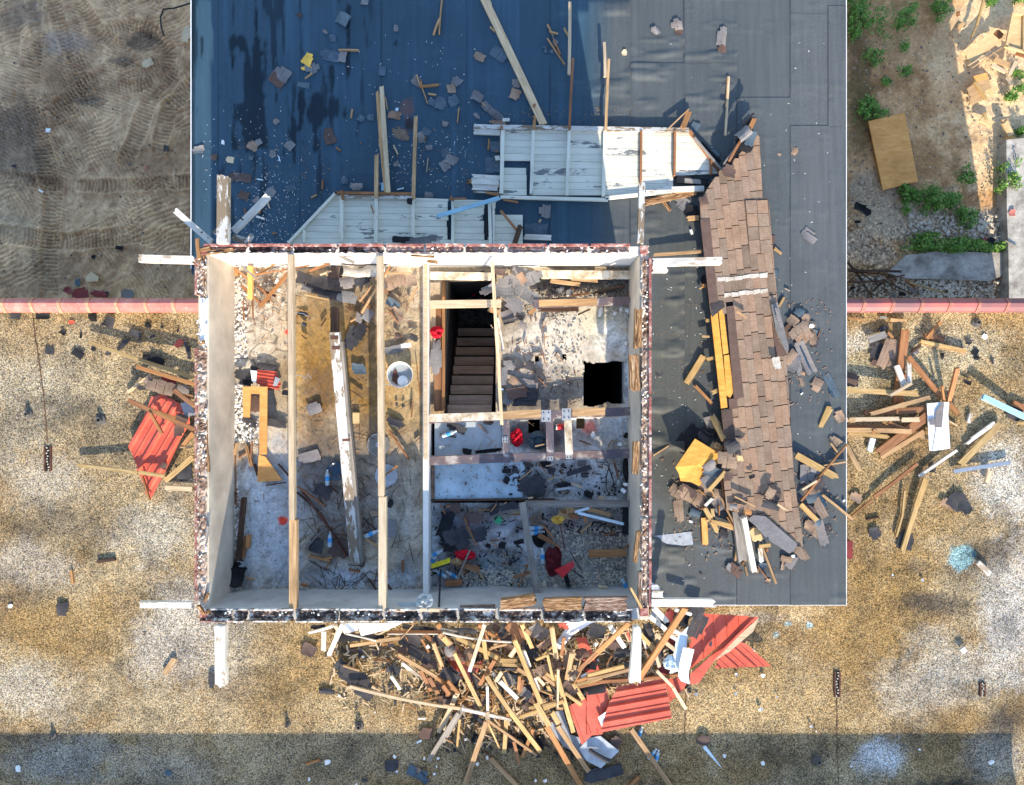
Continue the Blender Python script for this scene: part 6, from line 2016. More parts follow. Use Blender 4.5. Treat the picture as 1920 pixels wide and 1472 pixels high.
def uv(px, py):
    x, y = px - 1312, py - 250
    return x * ux + y * uy, x * vx + y * vy


def inv(u, v):
    return 1312 + u * ux + v * vx, 250 + u * uy + v * vy


oluv = [uv(*p) for p in outl]


def slab_piece(poly_uv, dz, th, mat, name, parent=SL, tilt=0.0):
    q = [inv(*p) for p in poly_uv]
    top = []
    u0 = min(p[0] for p in poly_uv)
    for (px, py), (u, v) in zip(q, poly_uv):
        z = zs(px, py) + dz + tilt * (u - u0)
        top.append(P(px, py, z))
    n = len(top)
    s_ = sum(top[i].x * top[(i + 1) % n].y - top[(i + 1) % n].x * top[i].y for i in range(n))
    if s_ < 0:
        top = top[::-1]
    vs = [(p.x, p.y, p.z - th) for p in top] + [tuple(p) for p in top]
    mb = MB()
    mb.add(vs, [tuple(range(n - 1, -1, -1)), tuple(range(n, 2 * n))] + [(i, (i + 1) % n, n + (i + 1) % n, n + i) for i in range(n)])
    return mb.build(name, mat, parent)


slab_piece(oluv, -.012, .05, 'sh_black', 'deck_board')
rg = random.Random(77)
CW = 13.6
cnt = 0
for ci in range(-2, 18):
    u0_, u1_ = ci * CW, (ci + 1) * CW
    v = -20 + rg.uniform(0, 36)
    while v < 820:
        L = rg.uniform(34, 46)
        px, py = inv(u0_ + 7, v + L / 2)
        opened = (1332 < px < 1373 and 572 < py < 765)
        poly = clip_rect(oluv, u0_ + .2, u1_ - .05, v + .8, v + L)
        if area(poly) > 25 and not opened:
            slab_piece(poly, .004 + rg.uniform(0, .003), .008, 'sh_brown', 'shingle', tilt=.00045)
            cnt += 1
        v += L + .9
# darker ridge strips and the bare orange boards
for q in ([(1313, 412), (1331, 410), (1346, 565), (1330, 568)], [(1362, 575), (1376, 573), (1395, 745), (1376, 750)], [(1366, 748), (1382, 747), (1384, 765), (1368, 768)], [(1354, 770), (1373, 768), (1380, 835), (1358, 838)]):
    slab_piece([uv(*p) for p in q], .020, .012, 'sh_ridge', 'ridge_strip')
slab_piece([uv(*p) for p in [(1331, 566), (1357, 565), (1359, 575), (1335, 595)]], .016, .012, 'sh_dark', 'felt_corner')
slab_piece([uv(*p) for p in [(1334, 598), (1352, 574), (1356, 573), (1374, 766), (1355, 767), (1346, 700)][:0] or [uv(*p) for p in []]], 0, 0, 'sh_dark', 'x') if False else None
ob = slab_piece([uv(*p) for p in [(1334, 590), (1345, 578), (1357, 762), (1352, 764)]], .004, .02, 'ply_bright', 'bare_board')
for q in ([(1333, 592), (1345, 580), (1349, 618), (1358, 700), (1364, 764), (1352, 766)], [(1347, 578), (1356, 572), (1366, 662), (1356, 665)], [(1357, 667), (1367, 665), (1375, 735), (1369, 747), (1362, 740)]):
    slab_piece([uv(*p) for p in q], .008, .02, 'ply_bright', 'bare_board')
# raised overlay shingles, folded edge at the right and bottom
slab_piece([uv(*p) for p in [(1396, 374), (1441, 372), (1446, 472), (1406, 475)]], .016, .01, 'sh_ridge', 'overlay_strip')
for i in range(4):
    for j in range(2):
        x0, y0 = 1398 + j * 21 + i * 2, 376 + i * 25
        slab_piece([uv(*p) for p in [(x0, y0), (x0 + 20, y0 - 1), (x0 + 22, y0 + 23), (x0 + 2, y0 + 24)]], .026, .008, 'sh_brown', 'overlay_shingle')
slab_piece([uv(*p) for p in [(1446, 572), (1458, 566), (1479, 650), (1475, 662), (1455, 620)]], .05, .01, 'sh_grey', 'folded_shingle')
slab_piece([uv(*p) for p in [(1447, 600), (1460, 640), (1474, 662), (1471, 668), (1456, 668)]], .02, .01, 'sh_ridge', 'folded_shingle')
slab_piece([uv(*p) for p in [(1402, 974), (1412, 966), (1435, 968), (1495, 1020), (1490, 1032), (1480, 1038), (1440, 1012), (1415, 985)]], .045, .01, 'sh_grey', 'folded_shingle')
slab_piece([uv(*p) for p in [(1493, 1024), (1503, 1026), (1511, 1048), (1503, 1050), (1490, 1036)]], .04, .01, 'sh_brown', 'folded_shingle')
t = NT('chalk_dust')
a = t.noise(7, 6, .7); b = t.noise(120, 2, .6)
M['chalk'] = t.fin(t.mix(1.0, t.ramp(a, [(.35, (.40, .33, .27)), (.6, (.62, .57, .5))]), t.ramp(b, [(.3, .7), (.7, 1.2)]), 'MULTIPLY'), .9, .2)
# upstanding rafters of the overhang at its tip and rafter ends along its left side
planks('C', D, [(660, 660, 500, 950, 40, 'sh_black', .35, .42, {'label': 'black torn felt standing at the pointed upper tip of the shingled overhang', 'cat': 'felt', 'name': 'torn_felt', 'th': .03, 'rag': (1.2, .6)}),
                (660, 680, 632, 738, 26, 'orange', .5, .5), (600, 775, 510, 930, 14, 'brown', .5, .46), (610, 715, 545, 800, 8, 'sh_black', .48, .46, {'desc': 'black felt strip'}), (560, 830, 480, 945, 8, 'grey', .44, .44),
                (655, 650, 590, 720, 10, 'sh_black', .5, .48, {'desc': 'thin black felt strip'})], zm=0.56)
scraps('C', D, [(590, 780, 90, 60, -40, 'sh_grey', .5, {'tabs': 1, 'curl': .05}), (635, 800, 50, 80, 20, 'sh_blue', .46), (610, 850, 70, 60, 30, 'sh_black', .45), (510, 985, 76, 70, 10, 'sh_ridge', .475), (365, 1155, 50, 50, -20, 'sh_ridge', .46)], zm=0.56)
planks('H1', D, [(98, 155, 478, 128, 22, 'pine', .30, .34, {'label': 'thin pine rafter running from the room corner to the shingled overhang'}), (470, 392, 515, 390, 24, 'orange', .30, .3), (455, 418, 490, 395, 10, 'pine', .1, .2), (500, 660, 540, 658, 24, 'yellow', .30, .3), (472, 780, 535, 783, 14, 'pine', .25, .3),
                 (508, 960, 570, 945, 26, 'yellow', .30, .3), (550, 1215, 602, 1190, 30, 'yellow', .30, .3), (485, 928, 355, 1140, 46, 'yellow', .03, .03, {'label': 'short wide yellow timber block left of the shingled overhang', 'th': .06, 'bow': 0, 'rag': (.1, .1)}), (415, 1150, 555, 1300, 18, 'orange', .04, .12, {'rag': (1.2, .8)}),
                 (548, 1380, 610, 1472, 40, 'pale', .2, .2, {'rag': (.4, .6)}), (1105, 478, 1062, 555, 18, 'yellow', .02, .02), (1030, 98, 1085, 150, 12, 'pine', .02, .02), (740, 588, 820, 640, 6, 'pine', .48, .48), (1110, 410, 1148, 432, 4, 'grey'), (1455, 1315, 1378, 1472, 28, 'yellow', .03, .03, {'taper': .5}),
                 (1230, 1225, 1248, 1212, 8, 'tape_white'), (1360, 790, 1380, 740, 6, 'brown')], zm=0.56)
scraps('H1', D, [(1180, 670, 110, 70, 35, 'sh_brown', .10, {'tabs': 2}), (1225, 600, 90, 60, 30, 'sh_blue', .08), (1270, 640, 70, 60, -50, 'sh_brown', .12), (1300, 690, 90, 60, 15, 'sh_brown', .10), (1215, 740, 150, 90, -40, 'sh_brown', .12, {'tabs': 3}), (1260, 790, 130, 80, -40, 'sh_brown', .09, {'tabs': 2}),
                 (1140, 740, 90, 100, 40, 'sh_ridge', .06), (1320, 790, 60, 110, -10, 'sh_brown', .06), (1350, 760, 70, 50, 20, 'sh_blue', .04), (1340, 830, 60, 70, 10, 'sh_dark', .02), (1150, 940, 120, 66, -50, 'sh_brown', .12), (1185, 940, 80, 60, 40, 'sh_grey', .10), (1160, 1010, 110, 80, 20, 'sh_grey', .05),
                 (1265, 945, 80, 260, -24, 'sh_grey', .06, {'name': 'felt_strip', 'label': 'long grey felt strip slanting down right beside the shingled overhang', 'cat': 'felt', 'torn': .2}), (1272, 960, 12, 230, -24, 'deep_blue', .075, {'name': 'blue_tape', 'label': 'dark blue stripe of tape along the slanting grey felt strip', 'cat': 'tape', 'torn': .1}),
                 (1350, 1150, 100, 80, -60, 'sh_brown', .05, {'tabs': 2}), (1460, 1215, 16, 80, -32, 'deep_blue', .03, {'desc': 'short dark blue tape piece', 'cat': 'tape', 'name': 'blue_tape'}), (1235, 1120, 30, 90, -15, 'sh_brown', .01), (1215, 1010, 40, 140, -10, 'sh_grey', .04),
                 (1450, 1130, 60, 260, -30, 'sh_blue', .01, {'desc': 'faint long felt strip', 'cat': 'felt', 'name': 'felt_strip', 'th': .003}), (1245, 1060, 34, 36, 5, 'sh_brown', .02), (1040, 300, 40, 70, 10, 'sh_blue', .02), (1525, 1395, 70, 90, -25, 'sh_brown', .03, {'tabs': 2}), (1010, 60, 46, 100, 5, 'sh_ridge', .02),
                 (1300, 30, 100, 56, 35, 'sh_grey', .02), (490, 345, 50, 60, 0, 'sh_black', .01), (150, 1065, 60, 34, -20, 'sh_dark', .004, {'curl': .005}), (1315, 700, 40, 30, 0, 'tape_white', .16, {'desc': 'torn white flap', 'cat': 'flap', 'name': 'white_flap'}), (1045, 985, 60, 90, -10, 'chalk', .46, {'desc': 'chalky pale scrap'}), (1070, 660, 30, 200, -18, 'sh_grey', .50, {'desc': 'long pale shingle edge'})], zm=0.56)
# chalk bands on the slab
for (a, b) in (([(1345, 520), (1440, 510), (1443, 522), (1348, 533)], 0), ([(1358, 549), (1440, 539), (1442, 549), (1360, 557)], 0)):
    for i in range(6):
        u0 = [(a[0][0] + (a[1][0] - a[0][0]) * (i + s) / 6) for s in (0, .96)]
        y = lambda x, e: a[0][1] + (a[1][1] - a[0][1]) * (x - a[0][0]) / (a[1][0] - a[0][0]) + e
        slab_piece([uv(x, y(x, e)) for x, e in ((u0[0], rg.uniform(0, 3)), (u0[1], rg.uniform(0, 3)), (u0[1], rg.uniform(7, 12)), (u0[0], rg.uniform(7, 12)))], .0165 + .0012 * (i % 2), .003, 'chalk', 'chalk_smear')

# yellow bent plywood and the debris round the lower end of the overhang
mb = MB()
pts = [cv('H2', *p) for p in [(245, 428), (380, 230), (535, 325), (540, 400), (470, 470), (410, 558), (350, 530), (280, 522), (268, 470)]]
zc = {0: .50, 1: .34, 2: .26, 3: .22, 4: .2, 5: .3, 6: .38, 7: .42, 8: .46}
ring = [P(*p, Z_MEM + zc[i] * .75) for i, p in enumerate(pts)]
cen = P(*cv('H2', 390, 410), Z_MEM + .29)
vs = [tuple(cen)] + [tuple(p) for p in ring]
n = len(ring)
mb.add(vs + [(x, y, z - .018) for x, y, z in vs], [(0, 1 + (i + 1) % n, 1 + i) for i in range(n)] + [(n + 1, n + 2 + i, n + 2 + (i + 1) % n) for i in range(n)] + [(1 + i, 1 + (i + 1) % n, n + 2 + (i + 1) % n, n + 2 + i) for i in range(n)])
o = mb.build('bent_plywood', 'ply_bright', None, cen); tag(o, 'bright orange yellow plywood sheet with wavy edge propped left of the overhang', 'plywood')
scraps('H2', D, [(600, 380, 130, 110, 6, 'sh_brown', .46, {'tabs': 2}), (630, 280, 90, 90, -30, 'sh_dark', .48, {'curl': .05}), (708, 272, 66, 50, 30, 'sh_brown', .50), (530, 290, 80, 60, 30, 'ply_brown', .30), (480, 190, 120, 60, 35, 'sh_black', .12, {'tabs': 2}), (440, 210, 90, 70, 35, 'sh_dark', .1), (380, 200, 130, 90, 40, 'sh_black', .03),
                 (300, 270, 120, 110, 40, 'sh_black', .02), (480, 120, 60, 90, -20, 'sh_grey', .05), (500, 460, 130, 60, 8, 'sh_blue', .42), (480, 420, 90, 60, -35, 'sh_grey', .44), (470, 520, 90, 80, -35, 'sh_grey', .40), (610, 490, 60, 60, 0, 'sh_ridge', .49), (240, 575, 66, 60, 35, 'sh_brown', .06), (265, 610, 150, 70, 30, 'sh_brown', .08, {'tabs': 3}),
                 (350, 620, 200, 100, 32, 'sh_brown', .12, {'tabs': 3}), (330, 590, 120, 60, 32, 'sh_ridge', .15), (265, 730, 66, 150, -6, 'sh_brown', .05, {'tabs': 2}), (500, 600, 120, 60, 10, 'sh_brown', .14, {'tabs': 2}), (450, 560, 80, 60, 30, 'sh_brown', .16), (540, 650, 110, 50, -35, 'sh_grey', .15), (560, 690, 120, 50, -35, 'sh_grey', .12),
                 (380, 740, 80, 50, 20, 'sh_blue', .04), (575, 885, 60, 50, 20, 'sh_dark', .02), (410, 680, 50, 60, 0, 'sh_ridge', .12), (905, 640, 110, 90, 20, 'sh_ridge', .46, {'tabs': 2}), (895, 610, 80, 60, -60, 'sh_brown', .50), (900, 690, 120, 50, 15, 'sh_dark', .50), (650, 1135, 110, 70, 35, 'sh_ridge', .05, {'tabs': 2}), (620, 1120, 60, 50, 35, 'sh_grey', .07),
                 (880, 1212, 34, 34, 10, 'sh_brown', .02), (985, 1100, 30, 70, 15, 'sh_brown', .02), (1040, 1080, 60, 90, 30, 'sh_grey', .05), (1010, 1060, 80, 40, 10, 'sh_brown', .08), (1130, 1030, 50, 80, -30, 'sh_brown', .3), (1055, 1040, 26, 20, 0, 'tape_white', .1, {'desc': 'white chip', 'cat': 'chip', 'name': 'chip'}), (840, 1105, 60, 40, 10, 'sh_blue', .02),
                 (1150, 480, 100, 130, 4, 'sh_grey', .10, {'tabs': 2}), (1205, 440, 70, 70, 0, 'sh_grey', .14), (1220, 530, 90, 110, -30, 'sh_dark', .12), (1200, 590, 120, 40, -15, 'sh_brown', .10), (1150, 520, 70, 120, 20, 'sh_ridge', .06), (1240, 710, 60, 150, -30, 'sh_brown', .08, {'tabs': 3}), (1195, 640, 100, 60, -10, 'sh_blue', .05), (1255, 650, 30, 110, -20, 'deep_blue', .06, {'desc': 'dark blue tape piece', 'cat': 'tape', 'name': 'blue_tape'}),
                 (1165, 720, 110, 60, 20, 'sh_ridge', .05), (1195, 860, 130, 66, 38, 'sh_brown', .04, {'tabs': 2}), (1250, 880, 66, 170, -15, 'sh_grey', .06), (1160, 820, 60, 60, 30, 'sh_brown', .08), (1215, 800, 60, 60, 10, 'sh_blue', .05), (1295, 845, 50, 50, -10, 'sh_dark', .03), (1345, 250, 100, 56, 35, 'sh_brown', .06, {'tabs': 3}), (1375, 75, 60, 80, -25, 'sh_brown', .05, {'tabs': 2}),
                 (735, 735, 60, 40, 0, 'orange', .49, {'desc': 'small orange shingle scrap'}), (680, 710, 90, 60, 15, 'sh_brown', .48), (640, 700, 50, 40, 0, 'sh_grey', .47), (150, 370, 26, 22, 0, 'sh_ridge', .01), (110, 275, 26, 22, 30, 'sh_brown', .01), (100, 1265, 70, 60, 30, 'grey_sheet', .2, {'desc': 'grey flashing corner', 'cat': 'flashing', 'name': 'flashing'}),
                 (355, 755, 30, 30, 10, 'sh_grey', .02), (350, 800, 22, 16, 20, 'tape_white', .01, {'desc': 'tiny white chip', 'cat': 'chip', 'name': 'chip'}), (420, 1160, 16, 14, 0, 'sh_ridge', .01), (150, 1275, 10, 10, 0, 'sh_ridge', .01), (770, 490, 40, 26, -20, 'sh_black', .46)], zm=0.56)
planks('H2', D, [(65, 940 + 10, 362, 915, 90, 'galv', .02, .02, {'label': 'wide pale grey aluminium sheet at the lower left of the deck', 'cat': 'metal sheet', 'name': 'metal_sheet', 'bow': 0, 'th': .008, 'rag': (.02, .05)}), (62, 968, 360, 932, 16, 'deep_blue', .032, .032, {'label': 'dark blue stripe across the wide pale grey sheet', 'cat': 'tape', 'name': 'blue_tape', 'bow': 0, 'th': .003}),
                 (495, 70, 580, 240, 34, 'yellow', .25, .4, {'rag': (1, .3)}), (560, 130, 575, 200, 24, 'pale', .3, .3), (80, 352, 205, 275, 9, 'pine', .03, .03, {'rag': (2, 2)}), (470, 590, 590, 455, 26, 'yellow', .44, .44), (560, 480, 580, 640, 12, 'brown', .30, .3), (490, 580, 520, 640, 7, 'pine', .3, .3), (560, 640, 655, 830, 9, 'pine', .3, .34),
                 (650, 628, 795, 700, 10, 'pine', .50, .50), (945, 680, 1020, 735, 14, 'pale', .52, .52, {'rag': (.3, 2)}), (680, 340, 695, 390, 40, 'ply_yellow', .46, .46), (445, 705, 540, 885, 30, 'yellow', .25, .08, {'rag': (.4, 1)}), (440, 765, 450, 965, 40, 'ply_orange', .08, .05, {'bow': 0}), (455, 790, 650, 860, 12, 'pine', .18, .2), (480, 800, 660, 840, 30, 'yellow', .22, .25),
                 (495, 710, 505, 770, 22, 'yellow', .2, .2), (420, 720, 500, 640, 7, 'brown', .2, .2), (445, 695, 500, 640, 20, 'white', .22, .24), (400, 580, 450, 620, 10, 'orange', .25, .25), (545, 690, 545, 760, 7, 'brown', .2, .2), (660, 720, 705, 1075, 60, 'grey', .30, .16, {'label': 'split weathered post end under the foot of the shingled overhang', 'rag': (.3, .3), 'th': .09, 'name': 'split_post', 'cat': 'post'}),
                 (710, 760, 785, 1150, 36, 'white', .50, .22, {'label': 'bright white post under the foot of the shingled overhang', 'rag': (.6, .5), 'th': .09, 'name': 'white_post', 'cat': 'post'}), (780, 840, 815, 945, 70, 'ply_yellow', .36, .3), (815, 975, 905, 962, 24, 'yellow', .40, .42), (825, 980, 835, 1085, 30, 'white', .25, .2), (845, 985, 940, 1235, 12, 'pine', .22, .03, {'rag': (.3, 1)}),
                 (810, 1105, 875, 1195, 6, 'brown', .06, .02), (665, 1000, 655, 1075, 12, 'pine', .1, .06), (730, 1090, 700, 1070, 50, 'splinter', .06, .06), (800, 1120, 795, 1160, 40, 'splinter', .04, .04), (725, 1110, 740, 1175, 9, 'pine', .04, .04), (870, 985, 880, 1010, 14, 'brown', .1, .1), (600, 770, 650, 850, 7, 'brown', .3, .3),
                 (1070, 340, 1370, 505, 44, 'yellow', .20, .12, {'label': 'yellow board slanting down right from the overhang toward the deck edge', 'rag': (.2, .9)}), (1230, 500, 1430, 268, 10, 'orange', .22, .1), (1265, 415, 1425, 390, 9, 'pine', .16, .1), (1110, 660, 1240, 505, 12, 'brown', .24, .26), (1115, 585, 1220, 520, 14, 'pale', .28, .28), (1315, 260, 1360, 325, 8, 'pine', .12, .1),
                 (1105, 680, 1225, 800, 32, 'yellow', .16, .06, {'rag': (.2, .6)}), (1255, 615, 1470, 790, 14, 'pine', .14, .05), (1240, 155, 1310, 12, 30, 'yellow', .03, .03, {'taper': 1.6}), (1400, 655, 1410, 665, 20, 'tape_white', .02, .02), (40, 1350, 60, 1300, 6, 'pine', .6, .6)], zm=0.56)
# small red thing peeping out at the deck edge
mb = MB(); p = P(1589, 1030, .25); mb.box(p.x - .05, p.y - .14, .0, p.x + .06, p.y + .14, .30); o = mb.build('red_block', 'red_dark', None, (p.x, p.y, 0)); tag(o, 'dark red block half hidden under the right edge of the deck', 'block')

# ---- lumber heap on the gravel right of the deck
planks('H6', G, [(390, 108, 362, 370, 46, 'brown', .10, .08, {'label': 'widest brown plank standing upright in the picture in the right hand heap', 'bow': 0}), (366, 360, 348, 555, 56, 'brown', .05, .02), (405, 268, 603, 512, 26, 'brown', .08, .06), (340, 320, 385, 442, 30, 'white', .16, .14), (410, 308, 412, 425, 22, 'white', .15, .15), (430, 424, 285, 508, 16, 'pale', .2, .18, {'rag': (.3, 2)}),
                 (30, 464, 478, 488, 30, 'yellow', .16, .10, {'rag': (.1, .8)}), (690, 335, 640, 530, 26, 'brown', .50, .1), (600, 430, 612, 530, 12, 'orange', .2, .12, {'rag': (2, .2)}), (640, 535, 697, 605, 22, 'orange', .06, .06), (170, 180, 285, 140, 40, 'grey', .06, .06), (290, 130, 320, 165, 10, 'orange', .06, .06),
                 (535, 505, 185, 605, 24, 'pine', .10, .10), (150, 595, 515, 575, 34, 'brown', .05, .06), (30, 636, 358, 630, 24, 'pale', .12, .12), (362, 636, 472, 634, 26, 'pale', .12, .12), (20, 672, 328, 676, 20, 'brown', .08, .08), (20, 694, 428, 703, 26, 'pine', .12, .12), (60, 712, 300, 735, 24, 'yellow', .06, .06, {'rag': (.2, .9)}),
                 (290, 650, 400, 690, 14, 'brown', .09, .09), (520, 610, 230, 830, 50, 'brown', .09, .03, {'bow': 0}), (500, 700, 245, 855, 26, 'pine', .06, .03), (470, 725, 528, 740, 24, 'pine', .05, .05), (60, 640, 105, 635, 30, 'pine', .14, .14), (200, 690, 222, 712, 20, 'orange', .15, .15),
                 (600, 68, 510, 170, 18, 'orange', .16, .06), (500, 152, 575, 160, 28, 'brown', .06, .06), (560, 160, 620, 175, 30, 'dark', .04, .04), (475, 182, 745, 240, 16, 'yellow', .07, .04), (478, 195, 740, 252, 6, 'pine', .02, .02), (480, 205, 430, 245, 14, 'dark', .03, .03), (300, 60, 400, 68, 18, 'pine', .03, .03), (60, 52, 165, 64, 4, 'brown', .02, .02), (240, 45, 285, 50, 12, 'grey', .02, .02),
                 (610, 600, 640, 670, 24, 'pine', .08, .05), (770, 592, 752, 655, 20, 'white', .02, .02, {'rag': (.8, .2)}), (905, 650, 770, 748, 22, 'white', .05, .05), (775, 748, 722, 790, 16, 'white', .03, .02, {'rag': (.3, 2)}), (935, 655, 702, 895, 36, 'yellow', .05, .05, {'label': 'stout yellow board with nail dots right of the white sheet', 'bow': 0}), (688, 808, 465, 962, 16, 'white', .08, .03),
                 (665, 932, 995, 880, 22, 'steel', .05, .05, {'desc': 'shiny metal rail', 'cat': 'rail', 'name': 'metal_rail', 'bow': 0}), (878, 920, 858, 1000, 28, 'pale', .06, .05, {'bow': 0}), (462, 885, 205, 1082, 18, 'brown', .06, .04), (205, 1090, 62, 1205, 7, 'brown', .03, .02), (510, 970, 450, 1140, 32, 'yellow', .08, .06), (455, 1130, 368, 1405, 26, 'yellow', .06, .03, {'rag': (.1, .8)}),
                 (388, 1040, 372, 1190, 12, 'yellow', .05, .04), (374, 1180, 336, 1310, 10, 'yellow', .03, .03), (52, 780, 130, 935, 24, 'pine', .04, .04, {'rag': (.2, 1)}), (205, 735, 182, 822, 30, 'bluewhite', .03, .03, {'label': 'short pale blue block with a hole below the stacked boards', 'bow': 0}), (830, 500, 1090, 625, 32, 'blue', .20, .04, {'label': 'light blue painted board slanting off the right picture edge', 'bow': 0}),
                 (1030, 655, 1090, 658, 12, 'yellow', .03, .03), (1005, 535, 1090, 575, 30, 'brown', .03, .03), (240, 1195, 165, 1210, 6, 'dark', .0, .0), (640, 640, 690, 670, 5, 'pale', .02, .02), (300, 940, 345, 930, 1, 'pale')[:6] + (0.0, 0.0)])
p = thing('white_sheet', 'white metal sheet with a dark folded strip lying in the right hand heap', 'metal sheet', P(1760, 800, .1))
flat_poly('H6', [(514, 542), (590, 535), (545, 815), (528, 812)], .16, .006, 'white_sheet', 'sheet_half', parent=p)
flat_poly('H6', [(592, 535), (643, 535), (636, 600), (648, 800), (547, 815)], .175, .006, 'white_sheet', 'sheet_half', parent=p)
flat_poly('H6', [(565, 590), (606, 532), (614, 540), (600, 680), (558, 678)], .188, .004, 'sh_grey', 'dark_strip', parent=p)
flat_poly('H6', [(527, 630), (560, 628), (558, 665), (530, 665)], .188, .004, 'sh_grey', 'dark_patch', parent=p)
scraps('H6', G, [(240, 240, 100, 90, 10, 'sh_dark', .02), (275, 255, 60, 170, 22, 'sh_brown', .06, {'tabs': 3}), (320, 230, 60, 110, 5, 'sh_brown', .05), (300, 290, 90, 90, 30, 'sh_brown', .03, {'tabs': 2}), (230, 290, 50, 80, 30, 'sh_ridge', .02), (260, 110, 50, 30, -30, 'sh_dark', .03), (75, 395, 90, 60, 25, 'sh_ridge', .02), (75, 430, 80, 30, 10, 'sh_black', .01),
                 (105, 1080, 70, 50, 30, 'sh_brown', .02), (215, 1290, 68, 70, 0, 'sh_dark', .02, {'tabs': 2}), (390, 1330, 90, 100, 15, 'sh_dark', .01), (635, 1115, 80, 50, 25, 'sh_brown', .03), (680, 1105, 100, 90, 40, 'sh_dark', .02), (720, 1120, 70, 120, -30, 'sh_dark', .03), (445, 245, 44, 28, -10, 'sh_grey', .01), (752, 188, 34, 30, 10, 'sh_dark', .01),
                 (790, 245, 30, 40, 30, 'sh_black'), (800, 280, 36, 20, 0, 'sh_black'), (888, 295, 14, 40, 0, 'sh_dark'), (745, 420, 50, 24, 20, 'sh_black', .04), (600, 270, 16, 40, 0, 'sh_black'), (1010, 600, 80, 70, 20, 'sh_dark', .02), (545, 920, 40, 30, 0, 'sh_dark'), (780, 935, 30, 14, 10, 'sh_brown'), (845, 158, 34, 30, 20, 'tape_white', .01, {'desc': 'white chip', 'cat': 'chip', 'name': 'chip'}),
                 (1085, 30, 1, 1, 0, 'sh_dark')[:6], (500, 630, 44, 60, 20, 'sh_ridge', .02), (145, 1040, 5, 5, 0, 'sh_dark')])
planks('H8', G, [(1475, 45, 1558, 128, 30, 'white', .05, .05, {'label': 'white block near the light blue paint splash on the right'}), (1362, 625, 1400, 598, 34, 'white', .04, .04, {'label': 'single white chunk on pale gravel at the lower right'}), (1545, 1335, 1580, 1318, 16, 'tape_white', .01, .01), (185, 1160 + 40, 175, 1190, 3, 'pale')])
# gravel joint lines and the rust channel holes
t = NT('joint_rust')
a = t.noise(12, 5, .7)
M['joint'] = t.fin(t.ramp(a, [(.35, (.05, .03, .02)), (.6, (.17, .10, .06))]), .95, .1)


def line_strip(name, pts, w, z, mat, lab=None):
    mb = MB()
    q = [P(x, y, z) for x, y in pts]
    vs = []
    for i, p_ in enumerate(q):
        d_ = (q[min(i + 1, len(q) - 1)] - q[max(i - 1, 0)]).normalized()
        n_ = Vector((-d_.y, d_.x, 0)) * w * rnd.uniform(.3, .7)
        vs += [p_ - n_, p_ + n_]
    mb.add(vs, [(2 * i, 2 * i + 2, 2 * i + 3, 2 * i + 1) for i in range(len(q) - 1)])
    o = mb.build(name, mat)
    o['kind'] = 'structure'
    return o


def wob(x0, y0, x1, y1, n, a=1.5):
    return [(x0 + (x1 - x0) * i / n + rnd.uniform(-a, a) * .5, y0 + (y1 - y0) * i / n + rnd.uniform(-a, a) * .3) for i in range(n + 1)]


line_strip('roof_joint', wob(61, 588, 66, 640, 12) + wob(68, 645, 80, 730, 16) + wob(81, 735, 89, 830, 18), .018, .012, 'joint')
line_strip('roof_joint', wob(1287, 1290, 1284, 1390, 14), .012, .012, 'joint')
line_strip('roof_joint', wob(1569, 1310, 1572, 1472, 24), .014, .012, 'joint')
for (x, y, w, h, lab) in ((91, 860, 11, 46, 'rusty slotted drain channel in the gravel left of the room'), (1569, 1282, 9, 48, 'rusty slotted drain channel in the gravel at lower right'), (1841, 1292, 8, 26, 'broken drain slot at the far lower right')):
    t_ = thing('drain_channel', lab, 'drain', P(x, y, 0))
    k = CAMH / FPX
    c = P(x, y, 0)
    mb = MB(); mb.box(c.x - w * k / 2, c.y - h * k / 2, -.02, c.x + w * k / 2, c.y + h * k / 2, .014); mb.build('channel_bed', 'soot', t_)
    for s in (-1, 1):
        mb = MB(); mb.box(c.x + s * w * k / 2 - .012, c.y - h * k / 2, -.02, c.x + s * w * k / 2 + .012, c.y + h * k / 2, .03); mb.build('channel_side', 'rust', t_)
    for i in range(9):
        mb = MB(); yy = c.y + (i / 8 - .5) * h * k * .9; mb.rock((c.x + rnd.uniform(-.02, .02), yy, .02), .016, rnd, .6); mb.build('clod', 'stone', t_)
for i, (x, y, r, lab) in enumerate(((55, 776, 7, 'vent cap'), (190, 787, 9, 'vent cap'), (1829, 605, 8, 'vent pipe'), (674, 1360, 8, 'vent cap'), (1532, 1425, 7, 'vent cap'), (1291, 1292, 6, 'vent cap'), (101, 1378, 6, 'vent cap'), (540, 1357, 5, 'vent cap'))):
    k = CAMH / FPX
    c = P(x, y, 0)
    t_ = bpy.data.objects.new('roof_vent', None); t_.location = c; COL.objects.link(t_)
    later(t_, 'dark round roof vent', 'vent', x, y, 'round vents in the gravel roof')
    mb = MB(); mb.lathe(c.x, c.y, [(r * k * 1.1, .0), (r * k, .03), (r * k * .6, .035), (r * k * .5, .09), (r * k * .34, .09), (r * k * .34, .0)], 20)
    mb.build('vent_flange', plain('vent_dark', (.10, .095, .09), .8, .4, 20) if 'vent_dark' not in M else 'vent_dark', t_)
    mb = MB(); mb.lathe(c.x, c.y, [(r * k * .33, .03), (0, .03)], 16); mb.build('vent_hole', 'soot', t_)  # near-black disc stands in for the shade inside the vent

